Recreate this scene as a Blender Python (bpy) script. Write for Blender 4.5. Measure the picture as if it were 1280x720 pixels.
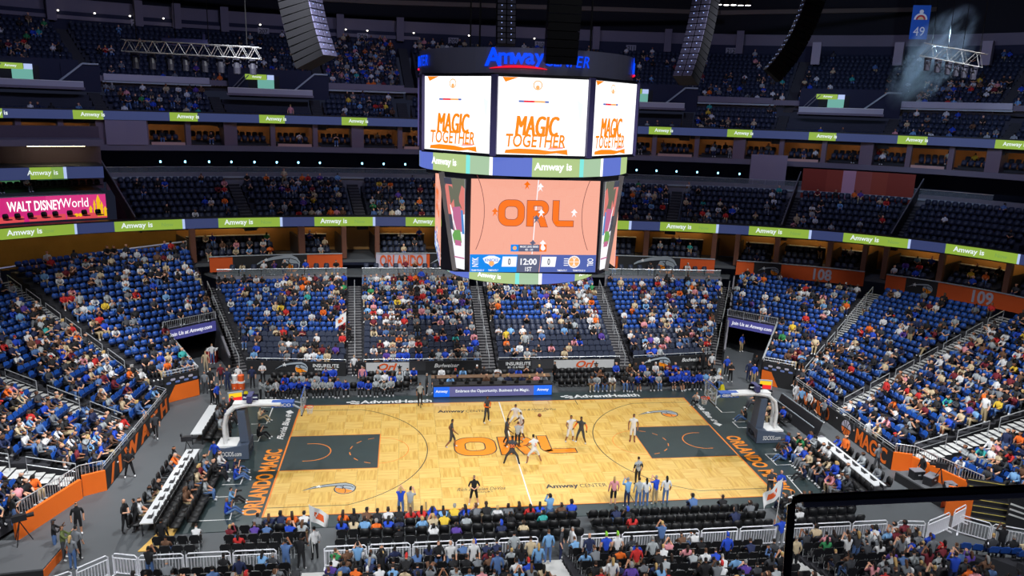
import bpy, bmesh, math, random
import numpy as np
from mathutils import Vector, Matrix
random.seed(7); rng = np.random.default_rng(11)
R = math.radians; PI = math.pi
for o in list(bpy.data.objects): bpy.data.objects.remove(o)
scn = bpy.context.scene; COL = scn.collection

# ------------------------------------------------------------------ camera
CP = np.array([-6.9402, -44.8489, 21.2422]); YAW, PIT, ROL, FPX = 0.144702, -0.231322, 0.032783, 946.55
CF = np.array([math.sin(YAW)*math.cos(PIT), math.cos(YAW)*math.cos(PIT), math.sin(PIT)])
_r = np.array([math.cos(YAW), -math.sin(YAW), 0.0]); _u = np.cross(_r, CF)
CR = _r*math.cos(ROL)+_u*math.sin(ROL); CU = -_r*math.sin(ROL)+_u*math.cos(ROL)
cam = bpy.data.cameras.new('camera'); camo = bpy.data.objects.new('camera', cam); COL.objects.link(camo)
cam.sensor_width = 36; cam.lens = FPX*36/1280; cam.clip_end = 500; cam.clip_start = 0.05
camo.matrix_world = Matrix(((CR[0], CU[0], -CF[0], CP[0]), (CR[1], CU[1], -CF[1], CP[1]), (CR[2], CU[2], -CF[2], CP[2]), (0, 0, 0, 1)))
scn.camera = camo
def ray(u, v):
    d = CF*FPX+CR*(u-640)-CU*(v-360); return d/np.linalg.norm(d)
def bz(u, v, z=0.0):
    d = ray(u, v); t = (z-CP[2])/d[2]; return CP+t*d
def by(u, v, y):
    d = ray(u, v); t = (y-CP[1])/d[1]; return CP+t*d
def proj(p):
    d = np.asarray(p)-CP; z = d@CF; return 640+FPX*(d@CR)/z, 360-FPX*(d@CU)/z, z

# ------------------------------------------------------------------ world, lamps, exposure
w = bpy.data.worlds.new('arena_air'); scn.world = w; w.use_nodes = True
w.node_tree.nodes['Background'].inputs[0].default_value = (0.16, 0.19, 0.36, 1); w.node_tree.nodes['Background'].inputs[1].default_value = 0.065
scn.view_settings.view_transform = 'Standard'; scn.view_settings.look = 'None'
scn.view_settings.exposure = 0.0; scn.view_settings.gamma = 1.0; scn.view_settings.use_curve_mapping = False
def spot(loc, target, watts, cone, blend=0.6, col=(.96, .985, 1.0), size=.5):
    l = bpy.data.lights.new('sports_or_fill_light', 'SPOT'); l.energy = watts; l.spot_size = R(cone); l.spot_blend = blend; l.color = col; l.shadow_soft_size = size
    o = bpy.data.objects.new('sports_or_fill_light', l); COL.objects.link(o); o.location = loc
    o.rotation_euler = (Vector(target)-Vector(loc)).to_track_quat('-Z', 'Y').to_euler(); return o
LIGHTS = []
for x in (-24, -8, 8, 24):
    LIGHTS.append(((x, -27, 33), (x*.62, 1, 0), 18600, 52, .9)); LIGHTS.append(((x, 25, 33), (x*.62, -2, 0), 18600, 52, .9))
for s in (-1, 1):
    LIGHTS.append(((s*16, -8, 34), (s*6, 22, 3), 50000, 42, 1.0)); LIGHTS.append(((s*30, -6, 34), (s*23, 20, 2), 46000, 42, 1.0))
    LIGHTS.append(((s*7, -8, 34), (s*31, 4, 1), 50000, 46, 1.0)); LIGHTS.append(((s*10, -6, 34), (s*30, -8, 1), 31000, 46, 1.0))
LIGHTS += [((0, 9, 35), (0, 25, 3), 26000, 62, 1.0), ((-6, -32, 31), (0, 0, 23.6), 2600, 26, .8), ((12, -30, 31), (0, 0, 23.6), 2000, 26, .8)]  # last two are unseen fill spots added to lift the dark drum
for s in (-1, 1): LIGHTS.append(((s*14, -32, 33), (s*25, -10, 0), 15000, 40, 1.0))  # unseen fill spots added to brighten the near corner decks
for x in (-15, 0, 15):
    LIGHTS.append(((x, -38, 32), (x*.9, -16, 1), 25000, 52, .9))
for L_ in LIGHTS: spot(*L_)
for k in range(7):                      # unseen dim bluish fill spots, added to brighten the upper tiers
    t_ = R(15+25*k); hx_, hy_ = 30*math.cos(t_), -6+24*math.sin(t_)
    l_ = spot((hx_, hy_, 38), (hx_*2.1, hy_*1.9+14, 22), 6800, 95, 1.0, (.55, .6, 1.0), 1.0); l_.name = 'upper_fill_light'

# ------------------------------------------------------------------ materials
MATS = {}
def mat(name, col, rough=.6, metal=0.0, emit=None, estr=1.0, alpha=None, noise=None, bump=0.0, spec=.5):
    if name in MATS: return MATS[name]
    m = bpy.data.materials.new(name); m.use_nodes = True; nt = m.node_tree; b = nt.nodes['Principled BSDF']
    c = tuple(col)+(1,)
    b.inputs['Base Color'].default_value = c; b.inputs['Roughness'].default_value = rough; b.inputs['Metallic'].default_value = metal
    b.inputs['Specular IOR Level'].default_value = spec
    if emit is not None:
        b.inputs['Emission Color'].default_value = tuple(emit)+(1,); b.inputs['Emission Strength'].default_value = estr
    if alpha is not None: b.inputs['Alpha'].default_value = alpha
    if noise:
        sc, amt = noise
        tc = nt.nodes.new('ShaderNodeTexCoord'); n = nt.nodes.new('ShaderNodeTexNoise'); n.inputs['Scale'].default_value = sc; n.inputs['Detail'].default_value = 4
        mx = nt.nodes.new('ShaderNodeMix'); mx.data_type = 'RGBA'
        mx.inputs[6].default_value = tuple(max(0, k*(1-amt)) for k in col)+(1,); mx.inputs[7].default_value = tuple(min(1, k*(1+amt)) for k in col)+(1,)
        nt.links.new(tc.outputs['Object'], n.inputs['Vector']); nt.links.new(n.outputs['Fac'], mx.inputs[0]); nt.links.new(mx.outputs[2], b.inputs['Base Color'])
        if bump:
            bp = nt.nodes.new('ShaderNodeBump'); bp.inputs['Strength'].default_value = bump; nt.links.new(n.outputs['Fac'], bp.inputs['Height']); nt.links.new(bp.outputs['Normal'], b.inputs['Normal'])
    MATS[name] = m; return m
def emat(name, col, s=1.0):
    return mat(name, (.01, .01, .01), .5, emit=col, estr=s)
def attr_mat(name, rough=.75):
    m = bpy.data.materials.new(name); m.use_nodes = True; nt = m.node_tree; b = nt.nodes['Principled BSDF']; b.inputs['Roughness'].default_value = rough
    a = nt.nodes.new('ShaderNodeAttribute'); a.attribute_name = 'col'; nt.links.new(a.outputs['Color'], b.inputs['Base Color']); return m
def srgb(r, g, b):
    f = lambda c: (c/255/12.92 if c/255 <= .04045 else ((c/255+.055)/1.055)**2.4); return (f(r), f(g), f(b))

# ------------------------------------------------------------------ mesh helpers
class MB:
    def __init__(s): s.v = []; s.f = []; s.m = []
    def add(s, vs, fs, m=0):
        k = len(s.v); s.v += [tuple(map(float, p)) for p in vs]; s.f += [tuple(i+k for i in f) for f in fs]; s.m += [m]*len(fs); return s
    def box(s, c, d, rz=0.0, m=0, rx=0.0):
        hx, hy, hz = d[0]/2, d[1]/2, d[2]/2; ca, sa = math.cos(rz), math.sin(rz); cx, sx = math.cos(rx), math.sin(rx); vs = []
        for z in (-hz, hz):
            for (x, y) in ((-hx, -hy), (hx, -hy), (hx, hy), (-hx, hy)):
                y2, z2 = y*cx-z*sx, y*sx+z*cx
                vs.append((c[0]+x*ca-y2*sa, c[1]+x*sa+y2*ca, c[2]+z2))
        return s.add(vs, [(3, 2, 1, 0), (4, 5, 6, 7), (0, 1, 5, 4), (1, 2, 6, 5), (2, 3, 7, 6), (3, 0, 4, 7)], m)
    def prism(s, poly, z0, z1, m=0):
        n = len(poly)
        vs = [(p[0], p[1], z0) for p in poly]+[(p[0], p[1], z1) for p in poly]
        return s.add(vs, [tuple(range(n-1, -1, -1)), tuple(range(n, 2*n))]+[(i, (i+1) % n, n+(i+1) % n, n+i) for i in range(n)], m)
    def extrude(s, poly3, d, m=0):          # planar polygon in 3D pushed along d
        n = len(poly3); d = np.array(d); vs = [tuple(p) for p in poly3]+[tuple(np.array(p)+d) for p in poly3]
        return s.add(vs, [tuple(range(n-1, -1, -1)), tuple(range(n, 2*n))]+[(i, (i+1) % n, n+(i+1) % n, n+i) for i in range(n)], m)
    def tube(s, pts, r, n=6, m=0, cap=True):
        pts = [Vector(p) for p in pts]; N = len(pts); base = len(s.v); rr = r if isinstance(r, (list, tuple)) else [r]*N
        for i, p in enumerate(pts):
            t = (pts[min(i+1, N-1)]-pts[max(i-1, 0)]).normalized(); a = Vector((0, 0, 1)) if abs(t.z) < .9 else Vector((1, 0, 0))
            x = t.cross(a).normalized(); y = x.cross(t)
            for k in range(n):
                q = p+(x*math.cos(2*PI*k/n)+y*math.sin(2*PI*k/n))*rr[i]; s.v.append(tuple(q))
        for i in range(N-1):
            for k in range(n):
                s.f.append((base+i*n+k, base+i*n+(k+1) % n, base+(i+1)*n+(k+1) % n, base+(i+1)*n+k)); s.m.append(m)
        if cap:
            s.f.append(tuple(base+k for k in range(n-1, -1, -1))); s.f.append(tuple(base+(N-1)*n+k for k in range(n))); s.m += [m, m]
        return s
    def bar(s, a, b, w_, h_, m=0):
        a = Vector(a); b = Vector(b); t = (b-a).normalized(); up = Vector((0, 0, 1)) if abs(t.z) < .95 else Vector((1, 0, 0))
        x = t.cross(up).normalized()*w_/2; y = x.cross(t).normalized()*h_/2
        vs = [a-x-y, a+x-y, a+x+y, a-x+y, b-x-y, b+x-y, b+x+y, b-x+y]
        return s.add(vs, [(3, 2, 1, 0), (4, 5, 6, 7), (0, 1, 5, 4), (1, 2, 6, 5), (2, 3, 7, 6), (3, 0, 4, 7)], m)
    def sweep(s, pts, prof, m=0, closed=True, nrm=None):
        # pts: plan polyline (x,y[,z]); prof: (outward offset, z)
        P = [np.array(p, float) for p in pts]; N = len(P); k = len(s.v); n = len(prof)
        for i in range(N):
            t = P[min(i+1, N-1)][:2]-P[max(i-1, 0)][:2]; t /= np.linalg.norm(t)+1e-9
            o = np.array([t[1], -t[0]]) if nrm is None else np.array(nrm[i])
            z0 = P[i][2] if len(P[i]) > 2 else 0
            for (d, z) in prof: s.v.append((P[i][0]+o[0]*d, P[i][1]+o[1]*d, z0+z))
        for i in range(N-1):
            for j in range(n if closed else n-1):
                j2 = (j+1) % n; s.f.append((k+i*n+j, k+(i+1)*n+j, k+(i+1)*n+j2, k+i*n+j2)); s.m.append(m)
        if closed:
            s.f.append(tuple(k+j for j in range(n))); s.f.append(tuple(k+(N-1)*n+j for j in range(n-1, -1, -1))); s.m += [m, m]
        return s
    def lathe(s, prof, c=(0, 0, 0), n=12, m=0):
        k = len(s.v)
        for (r, z) in prof:
            for i in range(n): s.v.append((c[0]+r*math.cos(2*PI*i/n), c[1]+r*math.sin(2*PI*i/n), c[2]+z))
        for j in range(len(prof)-1):
            for i in range(n): s.f.append((k+j*n+i, k+j*n+(i+1) % n, k+(j+1)*n+(i+1) % n, k+(j+1)*n+i)); s.m.append(m)
        s.f.append(tuple(k+i for i in range(n-1, -1, -1))); s.f.append(tuple(k+(len(prof)-1)*n+i for i in range(n))); s.m += [m, m]
        return s
    def mesh(s, name, mats):
        me = bpy.data.meshes.new(name); me.from_pydata(s.v, [], s.f)
        for mm in (mats if isinstance(mats, (list, tuple)) else [mats]): me.materials.append(mm)
        if any(s.m): me.polygons.foreach_set('material_index', s.m)
        me.update(); return me
    def build(s, name, mats, parent=None, loc=(0, 0, 0), rz=0.0, fix=True):
        me = s.mesh(name, mats)
        if fix:
            bm = bmesh.new(); bm.from_mesh(me); bmesh.ops.recalc_face_normals(bm, faces=bm.faces); bm.to_mesh(me); bm.free()
        return link(name, me, parent, loc, rz)
def link(name, me, parent=None, loc=(0, 0, 0), rz=0.0):
    o = bpy.data.objects.new(name, me); COL.objects.link(o); o.location = loc; o.rotation_euler = (0, 0, rz)
    if parent is not None: o.parent = parent
    return o
def thing(name, label, cat, loc=(0, 0, 0), rz=0.0, group=None):
    o = bpy.data.objects.new(name, None); COL.objects.link(o); o.location = loc; o.rotation_euler = (0, 0, rz); o.empty_display_size = .1
    return tag(o, label, cat, group)
def tag(o, label, cat, group=None, kind=None):
    o['label'] = label; o['category'] = cat
    if group: o['group'] = group
    if kind: o['kind'] = kind
    return o
def struct(o, label=None):
    o['kind'] = 'structure'
    if label: o['label'] = label
    return o
def copy_tree(o, parent=None):
    c = o.copy(); COL.objects.link(c); c.parent = parent
    for ch in o.children: copy_tree(ch, c)
    return c
_txt = {}
def text_mesh(body, size=1.0, sx=1.0, bold=0.0, shear=0.0, extr=0.004, space=1.0, mats=None, align='CENTER'):
    key = (body, size, sx, bold, shear, extr, space, align, tuple(m.name for m in mats) if mats else None)
    if key in _txt: return _txt[key]
    cu = bpy.data.curves.new('txt', 'FONT'); cu.body = body; cu.size = size; cu.align_x = align; cu.align_y = 'CENTER'; cu.offset = bold; cu.shear = shear
    cu.extrude = extr; cu.space_character = space; cu.resolution_u = 3
    ob = bpy.data.objects.new('txt', cu); COL.objects.link(ob)
    me = bpy.data.meshes.new_from_object(ob.evaluated_get(bpy.context.evaluated_depsgraph_get()))
    bpy.data.objects.remove(ob); bpy.data.curves.remove(cu)
    me.transform(Matrix.Diagonal((sx, 1, 1, 1))); me.materials.clear()
    for m in (mats or []): me.materials.append(m)
    _txt[key] = me; return me
def frame_on(o, origin, xdir, zdir, parent_inv=False):
    """orient object so local x -> xdir, local z (text normal) -> zdir"""
    x = Vector(xdir).normalized(); z = Vector(zdir).normalized(); y = z.cross(x).normalized(); x = y.cross(z)
    o.matrix_local = Matrix(((x[0], y[0], z[0], origin[0]), (x[1], y[1], z[1], origin[1]), (x[2], y[2], z[2], origin[2]), (0, 0, 0, 1))); return o
def ring(a, b, th, n=2.5):
    c, s_ = math.cos(th), math.sin(th)
    return np.array([a*math.copysign(abs(c)**(2/n), c), b*math.copysign(abs(s_)**(2/n), s_)])
def th_at_x(a, x, n=2.5):               # far half: angle whose ring point has this x
    return math.acos(max(-1, min(1, math.copysign(abs(x/a)**(n/2), x))))
def ring_pts(a, b, t0, t1, k, n=2.5): return [ring(a, b, t0+(t1-t0)*i/k, n) for i in range(k+1)]

def tile(name, base, xf, cols, material, parent=None):
    """base: list of variants, each (verts Nx3, faces, slot per face); xf rows: x,y,z,rot,scale,variant ; cols: per item list of slot colours"""
    V = []; LS = []; LV = []; FC = []; vo = 0
    for i, (x, y, z, r, sc, k) in enumerate(xf):
        bv, lt, lv, fs = base[int(k)]
        c, s_ = math.cos(r), math.sin(r)
        q = bv*sc; V.append(np.stack([x+q[:, 0]*c-q[:, 1]*s_, y+q[:, 0]*s_+q[:, 1]*c, z+q[:, 2]], 1))
        LS.append(lt); LV.append(lv+vo); vo += len(bv)
        FC.append(np.asarray(cols[i])[fs])
    V = np.concatenate(V); LT = np.concatenate(LS); LV = np.concatenate(LV); FC = np.concatenate(FC)
    me = bpy.data.meshes.new(name); me.vertices.add(len(V)); me.vertices.foreach_set('co', V.ravel())
    me.loops.add(len(LV)); me.loops.foreach_set('vertex_index', LV.astype(np.int32))
    me.polygons.add(len(LT)); me.polygons.foreach_set('loop_start', np.concatenate([[0], np.cumsum(LT)[:-1]]).astype(np.int32))
    me.update(calc_edges=True)
    at = me.attributes.new('col', 'FLOAT_COLOR', 'FACE'); at.data.foreach_set('color', np.concatenate([FC, np.ones((len(FC), 1))], 1).astype(np.float32).ravel())
    me.materials.append(material); me.validate()
    return link(name, me, parent)
def arr(me_or_mb, slots=None):
    if isinstance(me_or_mb, MB):
        return (np.array(me_or_mb.v), np.array([len(f) for f in me_or_mb.f]), np.array([i for f in me_or_mb.f for i in f]), np.array(me_or_mb.m))
    me = me_or_mb; v = np.empty(len(me.vertices)*3); me.vertices.foreach_get('co', v)
    lt = np.empty(len(me.polygons), np.int32); me.polygons.foreach_get('loop_total', lt)
    lv = np.empty(len(me.loops), np.int32); me.loops.foreach_get('vertex_index', lv)
    mi = np.empty(len(me.polygons), np.int32); me.polygons.foreach_get('material_index', mi)
    return v.reshape(-1, 3), lt, lv, mi

# ------------------------------------------------------------------ floor and court
M_floor = mat('dark_grey_rubber_floor', srgb(84, 88, 92), .6, noise=(.6, .12))
M_apron = mat('dark_green_painted_wood', srgb(52, 66, 68), .32, noise=(1.2, .18))
M_orange = mat('orange_court_paint', srgb(255, 148, 22), .35)
M_orange2 = mat('orange_line_paint', srgb(245, 140, 40), .35)
M_white = mat('white_paint', (.85, .85, .84), .4)
M_black = mat('black_paint', (.015, .015, .016), .45)
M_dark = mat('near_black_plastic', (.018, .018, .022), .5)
M_grey = mat('silver_grey_paint', srgb(170, 180, 188), .4)
M_navyp = mat('dark_navy_paint', srgb(28, 32, 44), .4)
def wood(name, axis):
    m = bpy.data.materials.new(name); m.use_nodes = True; nt = m.node_tree; b = nt.nodes['Principled BSDF']; N = nt.nodes.new; Lk = nt.links.new
    b.inputs['Roughness'].default_value = .33
    tc = N('ShaderNodeTexCoord'); oi = N('ShaderNodeObjectInfo'); mp = N('ShaderNodeMapping')
    mp.inputs['Scale'].default_value = (.7, 8, 1) if axis == 0 else (8, .7, 1)
    ad = N('ShaderNodeVectorMath'); ad.operation = 'ADD'; sc = N('ShaderNodeVectorMath'); sc.operation = 'SCALE'; sc.inputs[0].default_value = (13, 29, 0); Lk(oi.outputs['Random'], sc.inputs['Scale'])
    Lk(tc.outputs['Object'], ad.inputs[0]); Lk(sc.outputs[0], ad.inputs[1]); Lk(ad.outputs[0], mp.inputs['Vector'])
    n = N('ShaderNodeTexNoise'); n.inputs['Scale'].default_value = 1.0; n.inputs['Detail'].default_value = 3; Lk(mp.outputs[0], n.inputs['Vector'])
    cr = N('ShaderNodeValToRGB'); e = cr.color_ramp.elements; e[0].position = .3; e[0].color = srgb(226, 178, 88)+(1,); e[1].position = .62; e[1].color = srgb(240, 203, 116)+(1,)
    if axis == 1: e[0].position = .36; e[0].color = srgb(216, 165, 74)+(1,); e[1].color = srgb(237, 197, 104)+(1,)
    Lk(n.outputs['Fac'], cr.inputs[0]); Lk(cr.outputs[0], b.inputs['Base Color']); return m
M_w0, M_w1 = wood('honey_maple_lengthways', 0), wood('honey_maple_crossways', 1)

floor = struct(MB().box((0, 3, -.15), (130, 110, .3)).build('floor', M_floor), 'dark grey event floor around the court')
BX, SY, KY = 14.325, 7.62, 2.438
court = struct(MB().prism([(-19.4, -8.85), (19.4, -8.85), (19.4, 9.3), (-19.4, 9.3)], .0, .03).build('basketball_court', M_apron), 'dark green apron and parquet maple basketball court')
PW = 1.2192
_pm = {}
def panel(x0, x1, y0, y1, ax):
    x0, x1, y0, y1 = max(x0, -BX), min(x1, BX), max(y0, -SY), min(y1, SY)
    if x1-x0 < .05 or y1-y0 < .05: return
    if abs((x0+x1)/2) > BX-5.79+.6 and max(abs(y0), abs(y1)) < KY: return
    k = (round(x1-x0, 3), round(y1-y0, 3), ax)
    if k not in _pm:
        g = .004; _pm[k] = MB().box((0, 0, .04), (k[0]-2*g, k[1]-2*g, .022)).mesh('parquet_panel', M_w0 if ax == 0 else M_w1)
    link('parquet_panel', _pm[k], court, ((x0+x1)/2, (y0+y1)/2, 0))
nx = 24
for j in range(13):
    y1 = SY-.61-(j-1)*PW
    for i in range(nx):
        x0 = -BX-.3+i*PW; panel(x0, x0+PW, y1-PW, y1, (i+j) % 2)
ZL = .0525
def flat(poly, z=ZL, h=.002, mb=None):
    mb = mb or MB(); mb.prism(poly, z, z+h); return mb
def strip(pts, wd, closed=False, z=ZL, mb=None):
    mb = mb or MB(); n = len(pts); k = len(mb.v)
    for i, p in enumerate(pts):
        a = np.array(pts[max(i-1, 0)]); b = np.array(pts[min(i+1, n-1)]); t = (b-a)/(np.linalg.norm(b-a)+1e-9); nn = np.array([-t[1], t[0]])*wd/2
        for s_ in (1, -1): mb.v.append((p[0]+nn[0]*s_, p[1]+nn[1]*s_, z))
    for i in range(n-1): mb.f.append((k+2*i+1, k+2*i+3, k+2*i+2, k+2*i)); mb.m.append(0)
    return mb
def arc(cx, cy, r, a0, a1, n=32): return [(cx+r*math.cos(R(a0+(a1-a0)*i/n)), cy+r*math.sin(R(a0+(a1-a0)*i/n))) for i in range(n+1)]
for s in (-1, 1):
    x0, x1 = sorted((s*BX, s*(BX-5.79)))
    MB().box(((x0+x1)/2, 0, .0435), (x1-x0, 2*KY, .017)).build('painted_lane', M_apron, court)
    mb = MB()
    strip([(s*BX, -SY-.05), (s*BX, SY+.05)], .10, mb=mb, z=ZL+.001)
    for yy in (-KY, KY): strip([(s*BX, yy), (s*(BX-5.79), yy)], .06, mb=mb)
    strip([(s*(BX-5.79), -KY), (s*(BX-5.79), KY)], .06, mb=mb)
    mb.build('orange_lane_line', M_orange2, court)
    mb = MB(); f0 = s*(BX-5.79)
    strip(arc(f0, 0, 1.83, 90 if s > 0 else -90, 270 if s > 0 else 90), .05, mb=mb)
    a0 = 0
    for k in range(6): strip([(p[0], p[1]) for p in arc(f0, 0, 1.83, (-78 if s > 0 else 102)+k*28, (-78 if s > 0 else 102)+k*28+13, 5)], .06, mb=mb)
    hx = s*(BX-1.575)
    strip([(hx+s*.35, -1.22), (hx, -1.22)]+arc(hx, 0, 1.22, -90, -90-180*s if s > 0 else 90, 24)+[(hx, 1.22), (hx+s*.35, 1.22)], .07, mb=mb)
    mb.build('orange_arc_line', M_orange2, court)
    mb = MB(); a = math.degrees(math.asin(6.71/7.24)); xs = hx-s*math.sqrt(7.24**2-6.71**2)
    pts = arc(hx, 0, 7.24, 180-a, 180+a, 48) if s > 0 else arc(hx, 0, 7.24, -a, a, 48)
    strip([(s*BX, pts[0][1])]+pts+[(s*BX, pts[-1][1])], .055, mb=mb)
    for yy in (-SY+.45, SY-.45): strip([(s*5.79, yy-.45), (s*5.79, yy+.45)], .05, mb=mb)
    mb.build('three_point_line', M_black, court)
mb = MB()
for yy in (-SY, SY): strip([(-BX, yy), (BX, yy)], .07, mb=mb)
mb.build('sideline', M_orange2, court)
strip([(0, -SY), (0, SY)], .07).build('half_court_line', M_white, court)
# centre lettering O R L, each a dark outline below an orange letter
def rrect(cx, cy, w_, h_, r, n=8):
    o = []
    for (sx, sy, a) in ((1, 1, 0), (-1, 1, 90), (-1, -1, 180), (1, -1, 270)):
        o += [(cx+sx*(w_/2-r)+r*math.cos(R(a+90*i/n)), cy+sy*(h_/2-r)+r*math.sin(R(a+90*i/n))) for i in range(n+1)]
    return o
def ringpoly(mb, out, inn, z):
    n = len(out); k = len(mb.v); mb.v += [(p[0], p[1], z) for p in out]+[(p[0], p[1], z) for p in inn]
    for i in range(n): mb.f.append((k+i, k+(i+1) % n, k+n+(i+1) % n, k+n+i)); mb.m.append(0)
def letters(grow, z):
    g = grow; mb = MB()
    ringpoly(mb, rrect(-2.45, .12, 2.62+2*g, 2.62+2*g, .95+g), rrect(-2.45, .12, 1.34-2*g, 1.36-2*g, .45-g if g else .45), z)
    # R
    k = len(mb.v)
    def pl(p): k = len(mb.v); mb.v.extend([(x, y, z) for x, y in p]); mb.f.append(tuple(range(k, k+len(p)))); mb.m.append(0)
    pl([(-.86-g, -1.2-g), (-.2+g, -1.2-g), (-.2+g, 1.4+g), (-.86-g, 1.4+g)])
    top = arc(.55, .62, .78+g, 90, -90, 14); inn = arc(.5, .62, .26-g, 90, -90, 14)
    o1 = [(-.2, 1.4+g)]+top+[(-.2, -.16-g)]; i1 = [(-.2, .88-g)]+inn+[(-.2, .36+g)]
    for i in range(len(o1)-1): pl([o1[i], i1[i], i1[i+1], o1[i+1]])
    pl([(.2-g, -.1), (.85+g, -.1), (1.3+g, -1.25-g), (.58-g, -1.25-g)])
    # L
    pl([(1.78-g, 1.42+g), (2.4+g, 1.42+g), (2.4+g, -.62+g), (2.5, -.9), (2.1, -1.0), (1.9-g, -.8), (1.78-g, -.5)])
    pl([(1.9-g, -.8), (2.15, -1.12-g), (2.35, -1.2-g), (3.95+g, -1.2-g), (3.95+g, -.62+g), (2.4+g, -.62+g)])
    return mb
letters(.07, ZL+.0005).build('centre_letter_outline', M_navyp, court, fix=False)
letters(0, ZL+.002).build('centre_lettering', M_orange, court, fix=False)
def court_text(body, cx, cy, length, height, xdir, m, bold=.02, shear=0, name='court_lettering', sp=1.0, z=.055):
    me = text_mesh(body, 1.0, 1.0, bold, shear, .0005, sp, [m]).copy(); c = np.array([v.co for v in me.vertices]); lo, hi = c.min(0), c.max(0)
    me.transform(Matrix.Translation((-(lo[0]+hi[0])/2, -(lo[1]+hi[1])/2, 0))); me.transform(Matrix.Diagonal((length/(hi[0]-lo[0]), height/(hi[1]-lo[1]), 1, 1)))
    o = link(name, me, court); frame_on(o, (cx, cy, z), xdir, (0, 0, 1)); return o
court_text('ORLANDO MAGIC', -15.0, -3.4, 7.95, 1.0, (0, 1, 0), M_orange, .035, z=.034, sp=1.05)
court_text('ORLANDO MAGIC', 15.15, -3.4, 7.95, 1.0, (0, -1, 0), M_orange, .035, z=.034, sp=1.05)
court_text('Florida Blue \u2720\u25C6', -14.95, 4.5, 4.9, .6, (0, 1, 0), M_white, .03, .35, z=.034)
court_text('Florida Blue \u2720\u25C6', 15.0, 4.7, 4.9, .6, (0, -1, 0), M_white, .03, .35, z=.034)
for cx, cy in ((-8.0, 8.18), (8.0, 8.42)):
    court_text('AdventHealth', cx+.45, cy, 5.2, .62, (1, 0, 0), M_white, .03, z=.034)
    mb = MB()
    for dx, dy in ((-.0, .0), (.32, .16), (.3, -.2), (.62, .02), (.62, -.3)):
        mb.prism(rrect(cx-3.0+dx, cy+dy, .34, .2, .09, 3), .033, .036)
    mb.build('court_emblem', M_white, court)
for cx, cy in ((-2.9, 5.95), (2.85, -5.58)):
    court_text('Amway', cx-.75, cy, 1.95, .62, (1, 0, 0), M_navyp, .03)
    court_text('CENTER', cx+1.1, cy, 1.6, .42, (1, 0, 0), M_navyp, -.004)
for cx, cy in ((2.6, 5.98), (-2.6, -5.5)):
    court_text('Rich & Helen DeVos', cx, cy, 2.8, .36, (1, 0, 0), M_navyp, .0, .45)
    court_text('COURT', cx+.2, cy-.36, .9, .16, (1, 0, 0), M_navyp, .01)
def comet(cx, cy, L, parent, name='team_emblem'):
    """ball with a swept star trail, drawn flat on the wood"""
    br = L*.19; bx = cx+L*.5-br
    def disc(r, m, z): MB().prism(arc(bx, cy-L*.06, r, 0, 360, 28)[:-1], z, z+.001).build(name, m, parent)
    disc(br*1.12, M_navyp, ZL+.001); disc(br, M_grey, ZL+.002)
    MB().prism([(bx, cy-L*.06)]+arc(bx, cy-L*.06, br*.97, 165, 330, 16), ZL+.003, ZL+.004).build(name, M_orange, parent)
    mb = MB()
    for r_, a0, a1, ox, oy in ((br*1.0, 115, 200, br*.75, .25*br), (br*1.2, -20, 60, -br*1.1, -br*.5), (br*1.3, 60, 120, 0, -br*1.2)):
        strip(arc(bx+ox, cy-L*.06+oy, r_, a0, a1, 10), br*.09, z=ZL+.0045, mb=mb)
    mb.build(name, M_navyp, parent, fix=False)
    def trail(m, z, g):
        up = [(cx-L*.5-g, cy-L*.09), (cx-L*.3, cy+L*.05+g), (cx-L*.05, cy+L*.13+g), (cx+L*.2, cy+L*.165+g), (bx, cy+L*.17+g), (bx+br*.7, cy+L*.1+g), (bx+br*1.1+g, cy-L*.02)]
        dn = [(cx-L*.5-g, cy-L*.09), (cx-L*.28, cy+L*.0-g), (cx-L*.05, cy+L*.05-g), (cx+L*.18, cy+L*.075-g), (bx, cy+L*.08-g), (bx+br*.6, cy+L*.04-g), (bx+br*.9-g, cy-L*.03)]
        mb = MB(); k = 0; mb.v = [(x, y, z) for x, y in up]+[(x, y, z) for x, y in dn]; n = len(up)
        for i in range(n-1): mb.f.append((i, n+i, n+i+1, i+1)); mb.m.append(0)
        mb.build(name, m, parent, fix=False)
    trail(M_navyp, ZL+.005, .05); trail(M_grey, ZL+.006, -.03)
    st = [(cx-L*.2+(.2 if k % 2 == 0 else .09)*math.cos(R(90+36*k)), cy+L*.06+(.2 if k % 2 == 0 else .09)*math.sin(R(90+36*k))) for k in range(10)]
    MB().prism(st, ZL+.0065, ZL+.0075).build(name, M_white, parent)
comet(-11.2, -4.7, 2.9, court); comet(11.25, 4.75, 2.9, court)
# white photographer boxes taped on the apron
mb = MB()
for s in (-1, 1):
    for pts in ([(s*17.6, -5.25), (s*16.15, -5.25), (s*15.95, -7.7), (s*17.6, -7.7)], [(s*17.2, -2.3), (s*16.2, -2.3), (s*16.2, -3.85), (s*17.2, -3.85)], [(s*17.2, 7.6), (s*16.25, 7.5), (s*16.2, 4.65), (s*17.2, 4.65)], [(s*17.2, 2.9), (s*16.25, 2.9), (s*16.25, 1.9), (s*17.2, 1.9)]):
        if s == 1: pts = pts
        strip(pts[:4], .07, z=.0325, mb=mb)
mb.build('photographer_box_line', M_white, court)

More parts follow.
